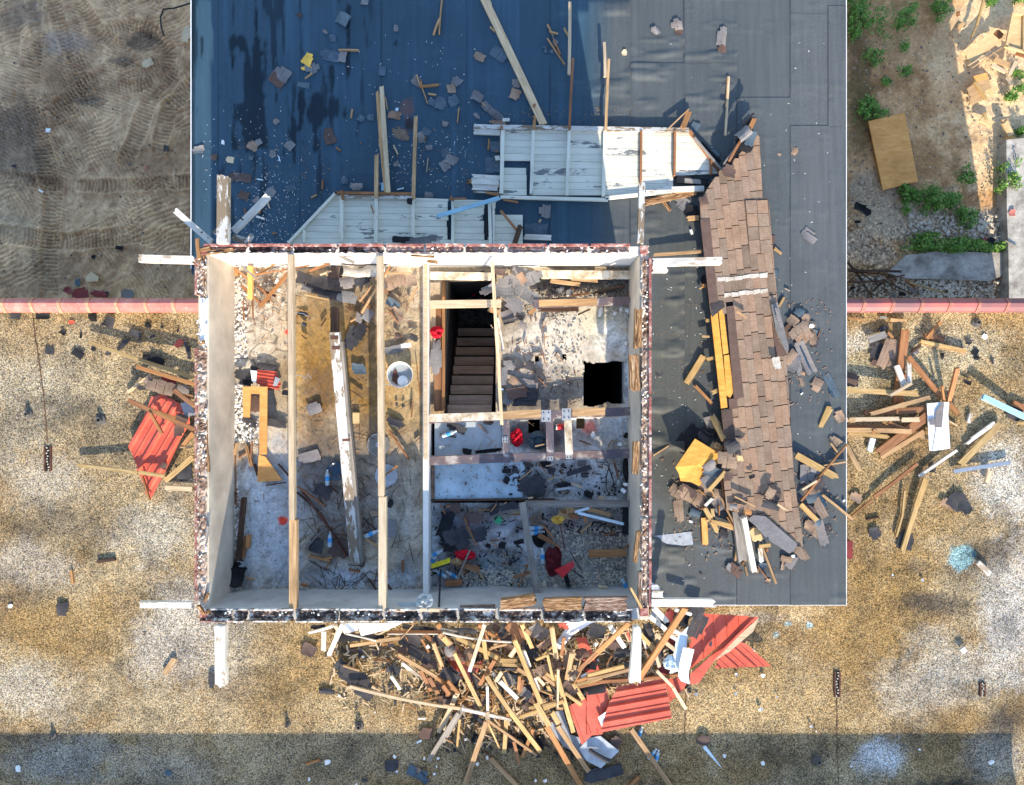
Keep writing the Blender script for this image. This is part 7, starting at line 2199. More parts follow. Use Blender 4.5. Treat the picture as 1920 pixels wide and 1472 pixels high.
# ---- left side: red sheet and boards
rs = ribbed('H7', [(948, 680), (1020, 668), (1205, 760), (1190, 850), (1132, 950), (1058, 1110), (940, 1335), (880, 1180), (808, 985), (920, 770)], .10, -60, .30, .035, 'red_metal', 'red_roof_sheet',
            'torn red corrugated roof sheet lying left of the room wall')
scraps('H7', G, [(1010, 620, 170, 80, 15, 'sh_brown', .20, {'tabs': 3}), (960, 600, 120, 60, 40, 'sh_brown', .17), (900, 625, 70, 30, 0, 'sh_brown', .12), (1060, 585, 100, 40, 30, 'red_dark', .14, {'desc': 'dark red metal flap', 'cat': 'metal sheet', 'name': 'red_flap'}), (1150, 640, 80, 60, 10, 'sh_grey', .12), (1180, 760, 60, 100, -20, 'grey_sheet', .12, {'desc': 'grey metal flap', 'cat': 'flap', 'name': 'grey_flap'}),
                 (1140, 820, 80, 60, 20, 'sh_ridge', .17), (1125, 890, 60, 80, 0, 'sh_ridge', .16), (1030, 1115, 40, 40, 20, 'sh_ridge', .18), (1160, 1165, 110, 70, -20, 'sh_dark', .03), (1180, 390, 24, 120, -16, 'sh_dark', .02), (1122, 350, 40, 56, 35, 'red_metal', .02, {'desc': 'small red tile chip', 'cat': 'tile chip', 'name': 'tile_chip'}), (450, 215, 36, 26, 0, 'red_metal', .01, {'desc': 'small red tile chip', 'cat': 'tile chip', 'name': 'tile_chip'}),
                 (98, 174, 60, 36, 0, 'sh_dark', .02), (272, 178, 84, 36, 0, 'sh_black', .03), (690, 213, 76, 66, 20, 'sh_dark', .02, {'curl': .05}), (932, 235, 44, 34, 20, 'sh_black', .01), (850, 283, 80, 44, 20, 'sh_dark', .02), (775, 355, 90, 34, -50, 'sh_dark', .02), (313, 392, 56, 46, 3, 'sh_dark', .01, {'curl': .005}), (492, 412, 74, 50, 35, 'sh_black', .02),
                 (588, 385, 28, 24, 0, 'sh_black', .01), (680, 412, 34, 24, 0, 'sh_dark', .01), (985, 450, 90, 60, 15, 'sh_black', .03), (930, 440, 60, 40, 0, 'sh_black', .01), (398, 280, 36, 24, 40, 'sh_black', .01), (510, 300, 12, 30, 0, 'sh_black', .01), (958, 305, 36, 16, -20, 'sh_dark', .01), (880, 325, 26, 16, 20, 'sh_ridge', .01), (585, 180, 50, 60, 0, 'soot', .005, {'desc': 'tar black spot', 'cat': 'tar', 'name': 'tar_spot'}),
                 (1018, 245, 20, 18, 0, 'sh_black', .01), (1120, 265, 14, 18, 0, 'sh_black', .01)])
planks('H7', G, [(555, 338, 875, 452, 22, 'yellow', .10, .14), (870, 450, 1215, 562, 22, 'yellow', .16, .24), (850, 492, 1225, 605, 24, 'orange', .26, .30), (800, 655, 950, 540, 14, 'pale', .02, .12), (805, 705, 1220, 888, 28, 'brown', .22, .26, {'bow': 0}), (1090, 640, 1215, 735, 26, 'brown', .2, .26), (940, 780, 1018, 915, 18, 'brown', .26, .2),
                 (1215, 905, 1142, 1000, 24, 'orange', .15, .08), (1215, 1055, 1035, 1210, 30, 'yellow', .24, .06), (485, 1110, 870, 1160, 20, 'yellow', .08, .18), (868, 1155, 1040, 1180, 22, 'yellow', .18, .20), (1035, 1252, 1215, 1262, 28, 'pale', .06, .06), (1150, 670, 1215, 680, 14, 'orange', .22, .22), (980, 775, 1100, 820, 24, 'orange', .265, .27), (895, 1180, 940, 1330, 8, 'orange', .15, .15), (1130, 1000, 1215, 995, 10, 'pine', .1, .1)])
scraps('X', G, [(118, 1142, 22, 24, -5, 'sh_dark', .02), (578, 1217, 26, 24, 25, 'sh_ridge', .02), (397, 1275, 12, 28, 0, 'sh_dark', .02), (614, 1296, 28, 9, 3, 'sh_dark', .02), (20, 1136, 8, 7, 0, 'tape_white', .01, {'desc': 'tiny white chip', 'cat': 'chip', 'name': 'chip'}), (317, 1448, 14, 10, 30, 'sh_blue', .01), (35, 1440, 9, 12, 0, 'tape_white', .01, {'desc': 'tiny white chip', 'cat': 'chip', 'name': 'chip'})])
planks('X', G, [(182, 1053, 217, 1048, 6, 'dark'), (134, 1068, 137, 1095, 4, 'orange'), (308, 1264, 328, 1233, 9, 'pine', .01, .01)])

# ---- bottom heap: larger sheets first, then shingles, then boards
ribbed('H5', [(225, 745), (575, 680), (610, 855), (632, 975), (100, 1085), (150, 900)], .30, -10, .22, .03, 'red_metal', 'red_roof_sheet', 'flat ribbed red roof sheet in the middle of the bottom heap')
ribbed('H4', [(1045, 815), (1250, 720), (1330, 690), (1330, 1050), (1240, 1060), (1155, 1138)], .22, 70, .26, .022, 'red_metal', 'red_roof_sheet', 'red roof sheet left of the flat ribbed one in the bottom heap', prof='thin')
ribbed('H5', [(0, 740), (135, 720), (170, 850), (120, 1000), (0, 1120)], .24, 70, .30, .022, 'red_metal', 'red_roof_sheet', 'red sheet piece with white torn corner beside the flat ribbed one', prof='thin')
ribbed('H5', [(870, 200), (1200, 218), (1175, 260), (900, 510), (770, 610), (760, 400)], .28, 86, .20, .022, 'red_metal', 'red_roof_sheet', 'red roof sheet with vertical ribs at the top right of the bottom heap', prof='thin')
ribbed('H5', [(1130, 405), (1185, 425), (1370, 590), (950, 605), (990, 500)], .16, 42, .20, .02, 'red_metal', 'red_roof_sheet', 'pointed red roof sheet at the right tip of the bottom heap')
ribbed('H5', [(580, 690), (680, 675), (745, 715), (720, 760), (615, 860)], .18, 60, .2, .02, 'red_metal', 'red_roof_sheet', 'small red sheet under the curved white sheet', prof='thin')
gt = thing('red_gutter', 'folded red gutter trim lying slanted over the red sheets', 'gutter', P(*cv('H5', 1000, 450), .4))
for q, z, m_ in (([(765, 650), (900, 530), (1195, 222), (1275, 225), (935, 560), (830, 715), (770, 725)], .40, 'red_metal'), ([(935, 560), (1040, 440), (1255, 250), (1270, 240), (1235, 330), (1060, 480), (960, 540)], .45, 'pale'),
                 ([(930, 540), (1230, 240), (1240, 250), (940, 555)], .46, 'red_metal')):
    flat_poly('H5', q, z, .012, m_, 'gutter_side', parent=gt)
flat_poly('H5', [(715, 450), (798, 465), (775, 560), (755, 640), (762, 722), (700, 700), (678, 665), (690, 560)], .60, .008, 'white_sheet', 'white_sheet', 'curved bright white sheet standing on the red sheets', 'metal sheet')
flat_poly('H5', [(755, 290), (740, 460), (700, 620), (615, 645), (640, 520), (665, 385)], .52, .006, 'bluewhite', 'white_sheet', 'pale blue white sheet leaning left of the curved white sheet', 'metal sheet')
cloth('H5', 610, 560, 100, 120, .5, 'bluewhite', 'crumpled pale plastic left of the curved white sheet', 'crumpled_plastic', 'plastic', amp=.1, seed=20)
flat_poly('H4', [(1062, 108), (1330, 112), (1330, 140), (1250, 200), (1120, 330), (1010, 540), (965, 530), (985, 400), (1040, 270)], .9, .008, 'white_sheet', 'white_sheet', 'long curved white sheet hanging down from the bottom wall', 'metal sheet',
          zf=lambda x, y: .9 * (y + 3.2))
flat_poly('H3', [(485, 125), (860, 128), (740, 180), (520, 232)], .50, .008, 'white_sheet', 'white_sheet', 'wide white sheet below the bottom wall left of the heap', 'metal sheet')
flat_poly('H3', [(355, 125), (480, 125), (495, 185), (380, 215)], .44, .01, 'white_sheet', 'white_sheet', 'smaller white sheet left of the wide white sheet', 'metal sheet')
flat_poly('H4', [(925, 860), (1000, 850), (1060, 1050), (1240, 1110), (1330, 1080), (1330, 1320), (1230, 1290), (1000, 1140), (880, 990)], .06, .01, 'grey_sheet', 'grey_sheet', 'grey dented sheet under the red sheets at the bottom', 'metal sheet')
flat_poly('H5', [(20, 1120), (100, 1105), (240, 1218), (105, 1345), (0, 1290), (-60, 1200)], .08, .012, plain('pale_grey_sheet', (.42, .46, .50), .5, .3, 5), 'grey_sheet', 'pale blue grey sheet with angular outline at the foot of the heap', 'metal sheet')
flat_poly('H5', [(0, 1380), (255, 1310), (275, 1390), (40, 1455), (-20, 1440)], .04, .012, 'sh_dark', 'dark_panel', 'dark slate panel below the pale grey sheet', 'panel')
flat_poly('H5', [(82, 970), (145, 925), (112, 1040)], .30, .006, 'white_sheet', 'white_flap', 'white triangular flap at the torn corner of the red sheet', 'flap')
flat_poly('H4', [(1110, 250), (1190, 240), (1305, 520), (1210, 560), (1150, 400)], .20, .01, 'red_metal', 'red_trim', 'narrow red trim sheet beside the long curved white sheet', 'metal sheet')
flat_poly('H4', [(960, 128), (1055, 125), (1040, 180), (975, 165)], .5, .01, 'red_metal', 'red_trim', 'red scrap just under the bottom wall left of the curved sheet', 'metal sheet')
flat_poly('H5', [(-20, 610), (95, 590), (150, 720), (0, 735)][:4], .12, .01, 'red_dark', 'red_trim', 'dark red trim under the two parallel boards', 'metal sheet')
flat_poly('H4', [(0, 340), (120, 330), (175, 430), (260, 470), (345, 430), (250, 600), (120, 560)], .10, .01, 'red_metal', 'red_scrap', 'crushed red metal scrap at the upper left of the bottom heap', 'metal sheet')
rg = random.Random(42)
hs = []
for (x, y, w, h, a, m_, z) in [(120, 390, 150, 90, 10, 'sh_ridge', .25), (60, 350, 90, 100, -20, 'sh_grey', .28), (210, 390, 70, 120, 10, 'sh_brown', .25), (70, 570, 160, 160, 25, 'sh_dark', .2), (280, 590, 150, 70, 70, 'sh_dark', .3), (470, 200, 150, 100, 30, 'sh_ridge', .35),
                       (420, 170, 120, 90, -20, 'sh_brown', .38), (500, 180, 50, 140, 20, 'sh_dark', .42), (800, 200, 160, 100, 20, 'sh_grey', .35), (760, 170, 120, 80, -30, 'sh_grey', .38), (860, 290, 150, 60, -35, 'sh_brown', .42), (730, 350, 150, 100, 30, 'sh_dark', .3), (640, 210, 110, 130, 25, 'sh_brown', .45),
                       (560, 490, 280, 40, 2, 'sh_dark', .35), (560, 590, 120, 100, 10, 'sh_grey', .2), (830, 510, 200, 90, -8, 'sh_brown', .46), (930, 470, 110, 70, 5, 'sh_ridge', .44), (720, 680, 140, 100, 0, 'sh_dark', .2), (680, 700, 110, 80, 40, 'sh_grey', .25), (700, 800, 90, 80, 35, 'sh_ridge', .2), (770, 740, 90, 110, 20, 'sh_ridge', .22),
                       (300, 800, 160, 60, -30, 'sh_ridge', .3), (1050, 660, 130, 80, 40, 'sh_ridge', .45), (1100, 560, 110, 90, 30, 'sh_brown', .5), (1160, 380, 110, 90, 0, 'sh_ridge', .35), (1220, 470, 130, 60, 10, 'sh_black', .33), (1280, 180, 130, 110, 20, 'sh_grey', .3), (1040, 420, 70, 130, 10, 'sh_brown', .38), (1230, 680, 220, 70, -12, 'sh_black', .35),
                       (60, 200, 250, 60, 5, 'sh_dark', .3), (190, 180, 200, 40, 5, 'sh_grey', .35), (530, 250, 120, 60, 0, 'sh_ridge', .3), (420, 380, 120, 70, 10, 'sh_ridge', .3), (590, 560, 90, 60, 20, 'sh_dark', .15), (900, 690, 120, 80, 0, 'sh_dark', .15), (870, 330, 120, 90, -30, 'sh_ridge', .3), (560, 330, 110, 70, 30, 'sh_ridge', .28), (340, 300, 150, 90, -20, 'sh_ridge', .22),
                       (270, 1075, 60, 70, 0, 'sh_black', .02), (570, 1080, 60, 150, -5, 'sh_black', .02), (800, 1120, 90, 120, 10, 'sh_black', .02), (660, 1110, 80, 120, 5, 'sh_black', .02), (290, 910, 100, 40, 30, 'sh_dark', .02), (1260, 1375, 160, 90, -10, 'sh_dark', .03), (50, 780, 90, 60, 0, 'sh_ridge', .15), (1300, 1220, 200, 40, 28, 'sh_dark', .12), (1000, 530, 100, 70, 10, 'sh_ridge', .35)]:
    hs.append((x, y, w, h, a, m_, z, {'tabs': rg.choice((0, 2, 3)), 'curl': .04}))
scraps('H4', G, hs)
scraps('H3', G, [(88, 340, 120, 90, 25, 'sh_ridge', .02), (345, 470, 100, 70, -50, 'sh_dark', .10), (470, 560, 280, 90, 25, 'sh_dark', .16, {'tabs': 3}), (400, 570, 180, 70, 30, 'sh_dark', .12), (510, 640, 200, 70, 8, 'sh_black', .05), (540, 710, 160, 60, 32, 'sh_dark', .03), (235, 685, 130, 44, 3, 'sh_dark', .02), (790, 510, 120, 80, 18, 'sh_dark', .05, {'tabs': 2}), (450, 350, 60, 24, 0, 'sh_ridge', .02),
                 (520, 355, 50, 50, 10, 'sh_dark', .02), (630, 370, 40, 34, 0, 'sh_ridge', .01), (770, 305, 50, 40, 0, 'sh_dark', .03), (930, 270, 180, 110, 15, 'sh_dark', .25), (1000, 390, 200, 90, 25, 'sh_dark', .26, {'tabs': 3}), (900, 350, 140, 70, 15, 'sh_ridge', .24), (1090, 460, 120, 80, 10, 'sh_ridge', .22), (1160, 270, 120, 80, 15, 'sh_dark', .3), (1270, 360, 90, 100, 0, 'sh_ridge', .3),
                 (1250, 560, 150, 90, 35, 'sh_dark', .28), (1060, 1040, 110, 90, 5, 'sh_ridge', .03), (1170, 1065, 60, 60, -20, 'sh_black', .02), (775, 1305, 110, 90, 0, 'sh_dark', .02), (985, 1370, 170, 90, 25, 'sh_blue', .03, {'tabs': 2}), (1030, 1410, 110, 50, 40, 'sh_blue', .05), (550, 1425, 50, 26, 0, 'sh_dark', .01), (1000, 1345, 34, 40, 0, 'sh_brown', .07), (165, 155, 120, 40, -5, 'sh_black', .2),
                 (420, 240, 180, 70, 0, 'sh_black', .25), (590, 235, 240, 40, 3, 'sh_black', .3), (1180, 640, 90, 60, 10, 'sh_ridge', .2), (1220, 760, 110, 70, 0, 'sh_ridge', .12), (1010, 175, 300, 60, 8, 'sh_black', .3)])
planks('H3', G, [(85, 205, 285, 150, 20, 'white', .45, 1.2, {'rag': (2, .2)}), (210, 185, 207, 360, 38, 'white', .3, .3), (370, 130, 250, 395, 36, 'white', 1.0, .35, {'rag': (.1, 1)}), (300, 135, 335, 190, 30, 'pale', 1.0, .8), (385, 212, 645, 272, 9, 'white', .5, .35), (425, 312, 655, 275, 26, 'pine', .2, .3), (640, 275, 850, 250, 26, 'pine', .3, .35),
                 (850, 255, 960, 135, 9, 'pine', .4, .6), (745, 202, 1190, 205, 24, 'brown', .4, .4), (745, 215, 1190, 216, 6, 'white', .42, .42), (825, 385, 1150, 575, 26, 'pine', .35, .3), (1130, 570, 1330, 700, 26, 'orange', .3, .25), (820, 395, 900, 440, 26, 'brown', .3, .3), (850, 450, 1010, 575, 28, 'white', .18, .15, {'rag': (1, .2)}), (765, 560, 845, 675, 26, 'white', .12, .05),
                 (730, 16, 860, 20, 1, 'pale')[:6] + (2.5, 2.5), (420, 650, 1330, 835, 22, 'pale', .22, .32, {'label': 'very long thin pale batten running right into the bottom heap', 'bow': .03, 'rag': (.4, .4)}), (370, 478, 510, 520, 12, 'pine', .2, .2), (350, 620, 405, 655, 10, 'pine', .1, .1), (1010, 510, 1100, 690, 30, 'brown', .28, .15), (1080, 570, 1160, 710, 34, 'brown', .28, .15),
                 (1240, 600, 1235, 735, 28, 'brown', .25, .18), (1120, 290, 1200, 500, 32, 'pine', .4, .3, {'rag': (.2, 1)}), (1165, 210, 1270, 310, 50, 'pine', .5, .45), (1150, 130, 1180, 170, 44, 'orange', .6, .6), (1020, 255, 1085, 370, 16, 'orange', .35, .35), (1045, 215, 1110, 270, 30, 'brown', .35, .35), (1330, 690, 1160, 1035, 34, 'pale', .30, .08), (1330, 870, 1075, 1275, 34, 'grey', .3, .05, {'rag': (.1, .5)}),
                 (620, 430, 760, 436, 14, 'orange', .02, .02), (630, 445, 700, 425, 6, 'pine', .03, .03), (690, 400, 730, 425, 5, 'pale', .02, .02), (60, 1302, 175, 1262, 14, 'orange', .01, .01), (990, 918, 1060, 916, 8, 'tape_white', .01, .01), (980, 1120, 1025, 1098, 12, 'bluewhite', .01, .01), (1065, 310, 1085, 335, 26, 'tape_white', .36, .36), (890, 235, 910, 275, 5, 'orange', .3, .3),
                 (1280, 1120, 1220, 1085, 10, 'pine', .1, .1), (215, 415, 285, 385, 6, 'pale'), (640, 660, 610, 645, 8, 'pale', .02, .02), (1320, 930, 1318, 1170, 10, 'yellow', .12, .02, {'rag': (.1, 3)}), (1150, 160, 1320, 195, 9, 'grey', .5, .5), (900, 60, 902, 60.5, 1, 'pale')[:6] + (2.5, 2.5)][:-1])
planks('H4', G, [(545, 128, 680, 275, 86, 'brown', .55, .5, {'rag': (.1, .3)}), (300, 130, 375, 270, 34, 'brown', .6, .45), (350, 135, 222, 530, 30, 'white', .85, .55), (75, 225, 275, 325, 36, 'yellow', .45, .48), (270, 322, 480, 425, 36, 'yellow', .48, .45), (340, 260, 365, 425, 34, 'yellow', .6, .5), (0, 205, 580, 285, 10, 'white', .62, .6, {'bow': .03}),
                 (0, 235, 60, 310, 44, 'yellow', .5, .45), (385, 345, 450, 320, 14, 'pine', .5, .5), (400, 330, 545, 300, 16, 'pine', .5, .52), (470, 435, 625, 437, 30, 'yellow', .5, .5), (445, 462, 665, 475, 28, 'yellow', .46, .48), (435, 430, 305, 640, 32, 'brown', .55, .35), (95, 370, 325, 840, 32, 'yellow', .6, .3, {'label': 'long yellow board slanting down to the white batten in the heap'}),
                 (655, 130, 745, 335, 34, 'yellow', .65, .4), (680, 175, 735, 215, 34, 'pine', .62, .6), (590, 255, 600, 290, 22, 'brown', .55, .55), (595, 262, 820, 800, 38, 'yellow', .75, .42, {'label': 'longest yellow board crossing the centre of the bottom heap', 'bow': 0}), (635, 300, 560, 405, 34, 'pale', .72, .6), (672, 355, 722, 490, 34, 'white', .6, .5), (615, 500, 720, 560, 30, 'pine', .55, .52),
                 (495, 525, 440, 610, 30, 'pale', .55, .5), (410, 535, 440, 570, 26, 'white', .45, .45), (470, 605, 625, 755, 34, 'white', .46, .36), (500, 560, 560, 700, 16, 'pine', .5, .35), (640, 560, 625, 700, 26, 'orange', .4, .3), (670, 590, 640, 710, 26, 'brown', .35, .3), (360, 560, 570, 870, 34, 'yellow', .55, .42), (560, 860, 815, 1195, 36, 'yellow', .42, .05, {'rag': (.1, .5)}),
                 (520, 830, 545, 900, 22, 'orange', .3, .25), (530, 900, 510, 1205, 34, 'yellow', .25, .03), (590, 1100, 635, 1290, 26, 'brown', .12, .02), (755, 1000, 660, 1240, 28, 'orange', .2, .02), (365, 925, 785, 1225, 20, 'pine', .32, .05, {'label': 'thin pine batten slanting down right from the splintered white stump'}), (365, 940, 180, 1480, 40, 'pine', .30, .03, {'label': 'long pine board running down left from the splintered white stump', 'bow': 0}),
                 (365, 930, 475, 1170, 14, 'yellow', .3, .05, {'rag': (.2, 3)}), (145, 920, 118, 1170, 18, 'yellow', .2, .03, {'rag': (.1, 3)}), (370, 645, 375, 870, 20, 'white', .55, .35), (345, 820, 410, 820, 44, 'splinter', .33, .35), (0, 810, 150, 835, 22, 'pale', .34, .34), (160, 838, 575, 930, 24, 'white', .36, .34), (370, 855, 375, 930, 34, 'pale', .38, .38), (410, 860, 445, 800, 14, 'pine', .35, .4),
                 (175, 800, 330, 890, 16, 'brown', .3, .3), (0, 1115, 190, 800, 34, 'grey', .05, .3), (0, 1010, 110, 720, 34, 'pale', .08, .3), (380, 1230, 620, 1480, 36, 'pine', .04, .04, {'label': 'pine board at the very bottom edge of the picture below the heap', 'rag': (1, .1)}), (345, 1185, 385, 1215, 8, 'rust', .02, .02), (715, 830, 1000, 770, 22, 'yellow', .36, .44), (640, 905, 1010, 770, 30, 'yellow', .32, .45),
                 (770, 780, 890, 985, 44, 'yellow', .44, .38, {'bow': 0}), (785, 850, 845, 970, 24, 'pale', .3, .3), (860, 975, 1150, 1480, 42, 'orange', .35, .03, {'label': 'long orange brown board running down off the bottom edge right of centre', 'bow': 0}), (950, 975, 1215, 1360, 38, 'pine', .28, .04), (905, 860, 965, 965, 40, 'yellow', .35, .3), (880, 930, 990, 970, 14, 'rust', .3, .28),
                 (765, 575, 800, 680, 20, 'white', .5, .42), (780, 565, 845, 640, 26, 'pale', .52, .45), (830, 560, 935, 640, 28, 'pine', .52, .42), (855, 540, 940, 600, 26, 'yellow', .55, .5), (870, 640, 905, 710, 26, 'yellow', .4, .35), (890, 700, 905, 780, 20, 'brown', .3, .25), (800, 680, 940, 735, 10, 'pine', .4, .38), (960, 505, 955, 830, 22, 'pale', .66, .45, {'taper': .7}),
                 (945, 540, 1085, 1030, 36, 'yellow', .62, .12, {'label': 'yellow board ending on the left edge of the red sheet', 'bow': 0}), (870, 385, 920, 600, 22, 'yellow', .7, .5), (775, 430, 880, 385, 18, 'yellow', .55, .68), (905, 150, 945, 420, 40, 'pine', .75, .5, {'bow': 0}), (1010, 240, 985, 390, 24, 'brown', .55, .45), (920, 315, 830, 395, 16, 'yellow', .5, .45), (1075, 370, 1030, 600, 40, 'pine', .6, .45),
                 (1330, 320, 1120, 525, 30, 'brown', .8, .6), (1330, 535, 1110, 610, 26, 'orange', .62, .55), (1330, 575, 1100, 640, 24, 'yellow', .60, .54), (1330, 610, 1110, 655, 28, 'brown', .50, .46), (1085, 620, 1170, 760, 34, 'yellow', .5, .4), (1010, 700, 1155, 800, 24, 'yellow', .46, .36), (1030, 700, 1150, 815, 22, 'orange', .42, .34), (940, 830, 1000, 835, 22, 'pine', .35, .3),
                 (1060, 590, 1110, 565, 30, 'pale', .55, .55), (1090, 635, 1160, 500, 8, 'orange', .6, .62), (540, 160, 560, 200, 20, 'pine', .5, .5), (1205, 540, 1150, 575, 14, 'bluewhite', .55, .55), (80, 1400, 60, 1440, 4, 'pale'), (195, 450, 260, 470, 34, 'brown', .45, .45), (230, 600, 300, 500, 14, 'red_metal', .3, .3, {'desc': 'red metal strip', 'cat': 'metal strip', 'name': 'metal_strip'}),
                 (180, 470, 360, 490, 26, 'brown', .38, .38), (440, 210, 480, 290, 24, 'brown', .45, .4), (0, 640, 60, 720, 34, 'brown', .35, .3), (40, 600, 135, 710, 28, 'orange', .38, .3), (370, 200, 440, 240, 24, 'orange', .45, .45), (250, 540, 320, 600, 8, 'pine', .4, .4), (640, 780, 690, 740, 6, 'pale', .35, .35), (750, 700, 760, 790, 12, 'orange', .4, .35), (580, 740, 605, 850, 8, 'brown', .3, .2),
                 (820, 730, 860, 780, 12, 'pine', .3, .3), (1220, 1230, 1250, 1160, 4, 'pale')][:-1])
planks('H5', G, [(325, 1050, 625, 1480, 34, 'pine', .12, .03, {'label': 'long pine board running down from the flat ribbed red sheet', 'bow': 0}), (395, 1405, 320, 1480, 26, 'orange', .02, .02), (735, 150, 380, 690, 40, 'orange', 1.1, .50, {'label': 'orange timber leaning from the lower deck corner into the heap', 'bow': 0, 'th': .06}), (320, 265, 0, 560, 34, 'orange', 1.2, .6, {'bow': 0}), (170, 285, 280, 450, 34, 'white', 1.0, .6),
                 (380, 335, 505, 465, 30, 'yellow', .8, .62), (400, 330, 440, 460, 14, 'white', .7, .6), (500, 460, 540, 600, 24, 'pale', .62, .6), (515, 620, 640, 745, 22, 'pale', .55, .50), (635, 740, 735, 905, 24, 'pale', .48, .10), (490, 150, 600, 265, 40, 'white', .9, .8), (460, 215, 590, 320, 32, 'white', .75, .65), (620, 310, 700, 355, 32, 'white', .66, .66), (500, 345, 655, 470, 28, 'pale', .6, .5),
                 (600, 350, 670, 395, 26, 'white', .62, .6), (650, 170, 780, 205, 24, 'white', .7, .7), (0, 660, 280, 590, 26, 'yellow', .66, .62), (0, 690, 330, 610, 24, 'pine', .64, .6), (0, 712, 330, 690, 22, 'brown', .5, .5), (370, 690, 690, 655, 20, 'brown', .48, .46), (145, 585, 200, 480, 7, 'brown', .3, .3), (410, 400, 470, 560, 10, 'brown', .5, .45), (150, 570, 190, 510, 5, 'pine', .3, .3), (300, 330, 320, 400, 12, 'red_metal', .7, .7, {'desc': 'red metal strip', 'cat': 'metal strip', 'name': 'metal_strip'}),
                 (870, 1185, 1005, 1350, 26, 'bluewhite', .04, .01, {'taper': .15, 'label': 'pale blue pointed sliver on the shaded gravel', 'cat': 'sliver', 'rag': (.1, 2)}), (375, 680, 372, 735, 10, 'splinter', .8, .8), (335, 700, 375, 715, 20, 'pine', .7, .7), (740, 400, 775, 405, 20, 'yellow', .5, .5), (150, 800, 140, 780, 6, 'pale')][:-1])
scraps('H5', G, [(815, 190, 110, 90, 20, 'sh_dark', .62, {'tabs': 2}), (820, 290, 110, 180, 25, 'sh_dark', .58, {'tabs': 3}), (700, 230, 110, 120, 10, 'sh_black', .5), (450, 330, 70, 150, -15, 'sh_dark', .6, {'curl': .1}), (80, 335, 110, 80, 10, 'sh_dark', .45), (200, 410, 100, 110, 20, 'sh_ridge', .4), (260, 490, 120, 60, 0, 'sh_dark', .35), (330, 580, 110, 50, 0, 'sh_black', .35), (530, 480, 70, 180, 10, 'sh_dark', .45), (640, 450, 60, 90, 0, 'sh_black', .4),
                 (580, 270, 80, 100, 0, 'sh_black', .35), (620, 215, 90, 90, 30, 'red_dark', .4, {'desc': 'dark red sheet scrap', 'cat': 'metal sheet', 'name': 'red_scrap'}), (560, 620, 90, 70, 20, 'red_dark', .42, {'desc': 'dark red sheet scrap', 'cat': 'metal sheet', 'name': 'red_scrap'}), (640, 400, 70, 60, 20, 'red_dark', .45, {'desc': 'dark red sheet scrap', 'cat': 'metal sheet', 'name': 'red_scrap'}), (70, 760, 140, 60, -10, 'sh_black', .42), (865, 1135, 90, 70, 10, 'sh_ridge', .03),
                 (210, 1155, 80, 90, 30, 'sh_ridge', .03), (920, 420, 20, 36, 15, 'sh_grey', .33), (510, 15, 60, 60, 0, 'grey_sheet', .9, {'desc': 'grey flashing corner', 'cat': 'flashing', 'name': 'flashing'}), (520, 210, 90, 60, 30, 'grey_sheet', .6, {'desc': 'bent grey flashing', 'cat': 'flashing', 'name': 'flashing'}), (810, 795, 30, 20, 10, 'grey_sheet', .01, {'desc': 'small grey chip', 'cat': 'chip', 'name': 'chip'})])
for i, (x, y, s) in enumerate([(1285, 905, 26), (1020, 1250, 26), (1305, 1305, 28), (1110, 650, 22), (1308, 658, 24), (1103, 790, 20), (1235, 470, 22), (65, 425, 30), (82, 540, 18)]):
    sheet_piece('H5', x, y, s, s * .9, 30 * i, 'tape_white', .02, .02, desc='white plaster chip', cat='chip', name='plaster_chip')
for i, (x, y, s) in enumerate([(245, 1275, 44), (800, 1230, 28), (90, 1418, 24), (820, 1352, 24), (1130, 1375, 22), (1160, 1245, 24), (1150, 1310, 18), (1045, 1245, 20), (480, 1465, 20), (340, 725, 24), (537, 402, 22), (635, 862, 14)]):
    sheet_piece('H3', x, y, s, s * .8, 40 * i, 'tape_white', .02, .02, desc='white plaster chip', cat='chip', name='plaster_chip')
for i, (x, y, s) in enumerate([(195, 1088, 26), (287, 1290, 30), (370, 1237, 28), (770, 1430, 26), (850, 1430, 34), (945, 985, 14), (183, 872, 14)]):
    sheet_piece('H4', x, y, s, s * .8, 40 * i, 'tape_white', .02, .02, desc='white plaster chip', cat='chip', name='plaster_chip')
for i, (x, y, s) in enumerate([(100, 770, 24), (85, 985, 26), (100, 1330, 22), (1120, 160, 18), (930, 130, 14), (192, 905, 12), (407, 1092, 18), (440, 1125, 12), (665, 1350, 16), (1100, 1243, 14)]):
    sheet_piece('H8', x, y, s, s * .8, 40 * i, 'tape_white', .02, .02, desc='white plaster chip', cat='chip', name='plaster_chip')
# mixed splinters under the heap, crumbs on the deck
def crumbs(name, label, cat, mats_n, region, z, size, n, seed, aspect=(1, 1), parent=None):
    rg = random.Random(seed)
    mb = MB()
    for i in range(n):
        x0, y0, x1, y1 = rg.choice(region)
        px, py = rg.uniform(x0, x1), rg.uniform(y0, y1)
        if void(px, py):
            continue
        p = P(px, py, z)
        a = rg.uniform(0, 6.28)
        l, w = rg.uniform(*size) * rg.uniform(*aspect), rg.uniform(*size) * .5
        ca, sa = math.cos(a), math.sin(a)
        q = [(p.x + u * l * ca - v * w * sa, p.y + u * l * sa + v * w * ca) for u, v in ((-1, -.6), (1, -1), (.8, 1), (-1.1, .7))]
        zz = z + rg.uniform(0, .004)
        mb.add([(x, y, zz) for x, y in q] + [(x, y, zz + w * .8) for x, y in q], [(3, 2, 1, 0), (4, 5, 6, 7), (0, 1, 5, 4), (1, 2, 6, 5), (2, 3, 7, 6), (3, 0, 4, 7)])
    o = mb.build(name, mats_n, parent)
    tag(o, label, cat, kind='stuff')
    return o


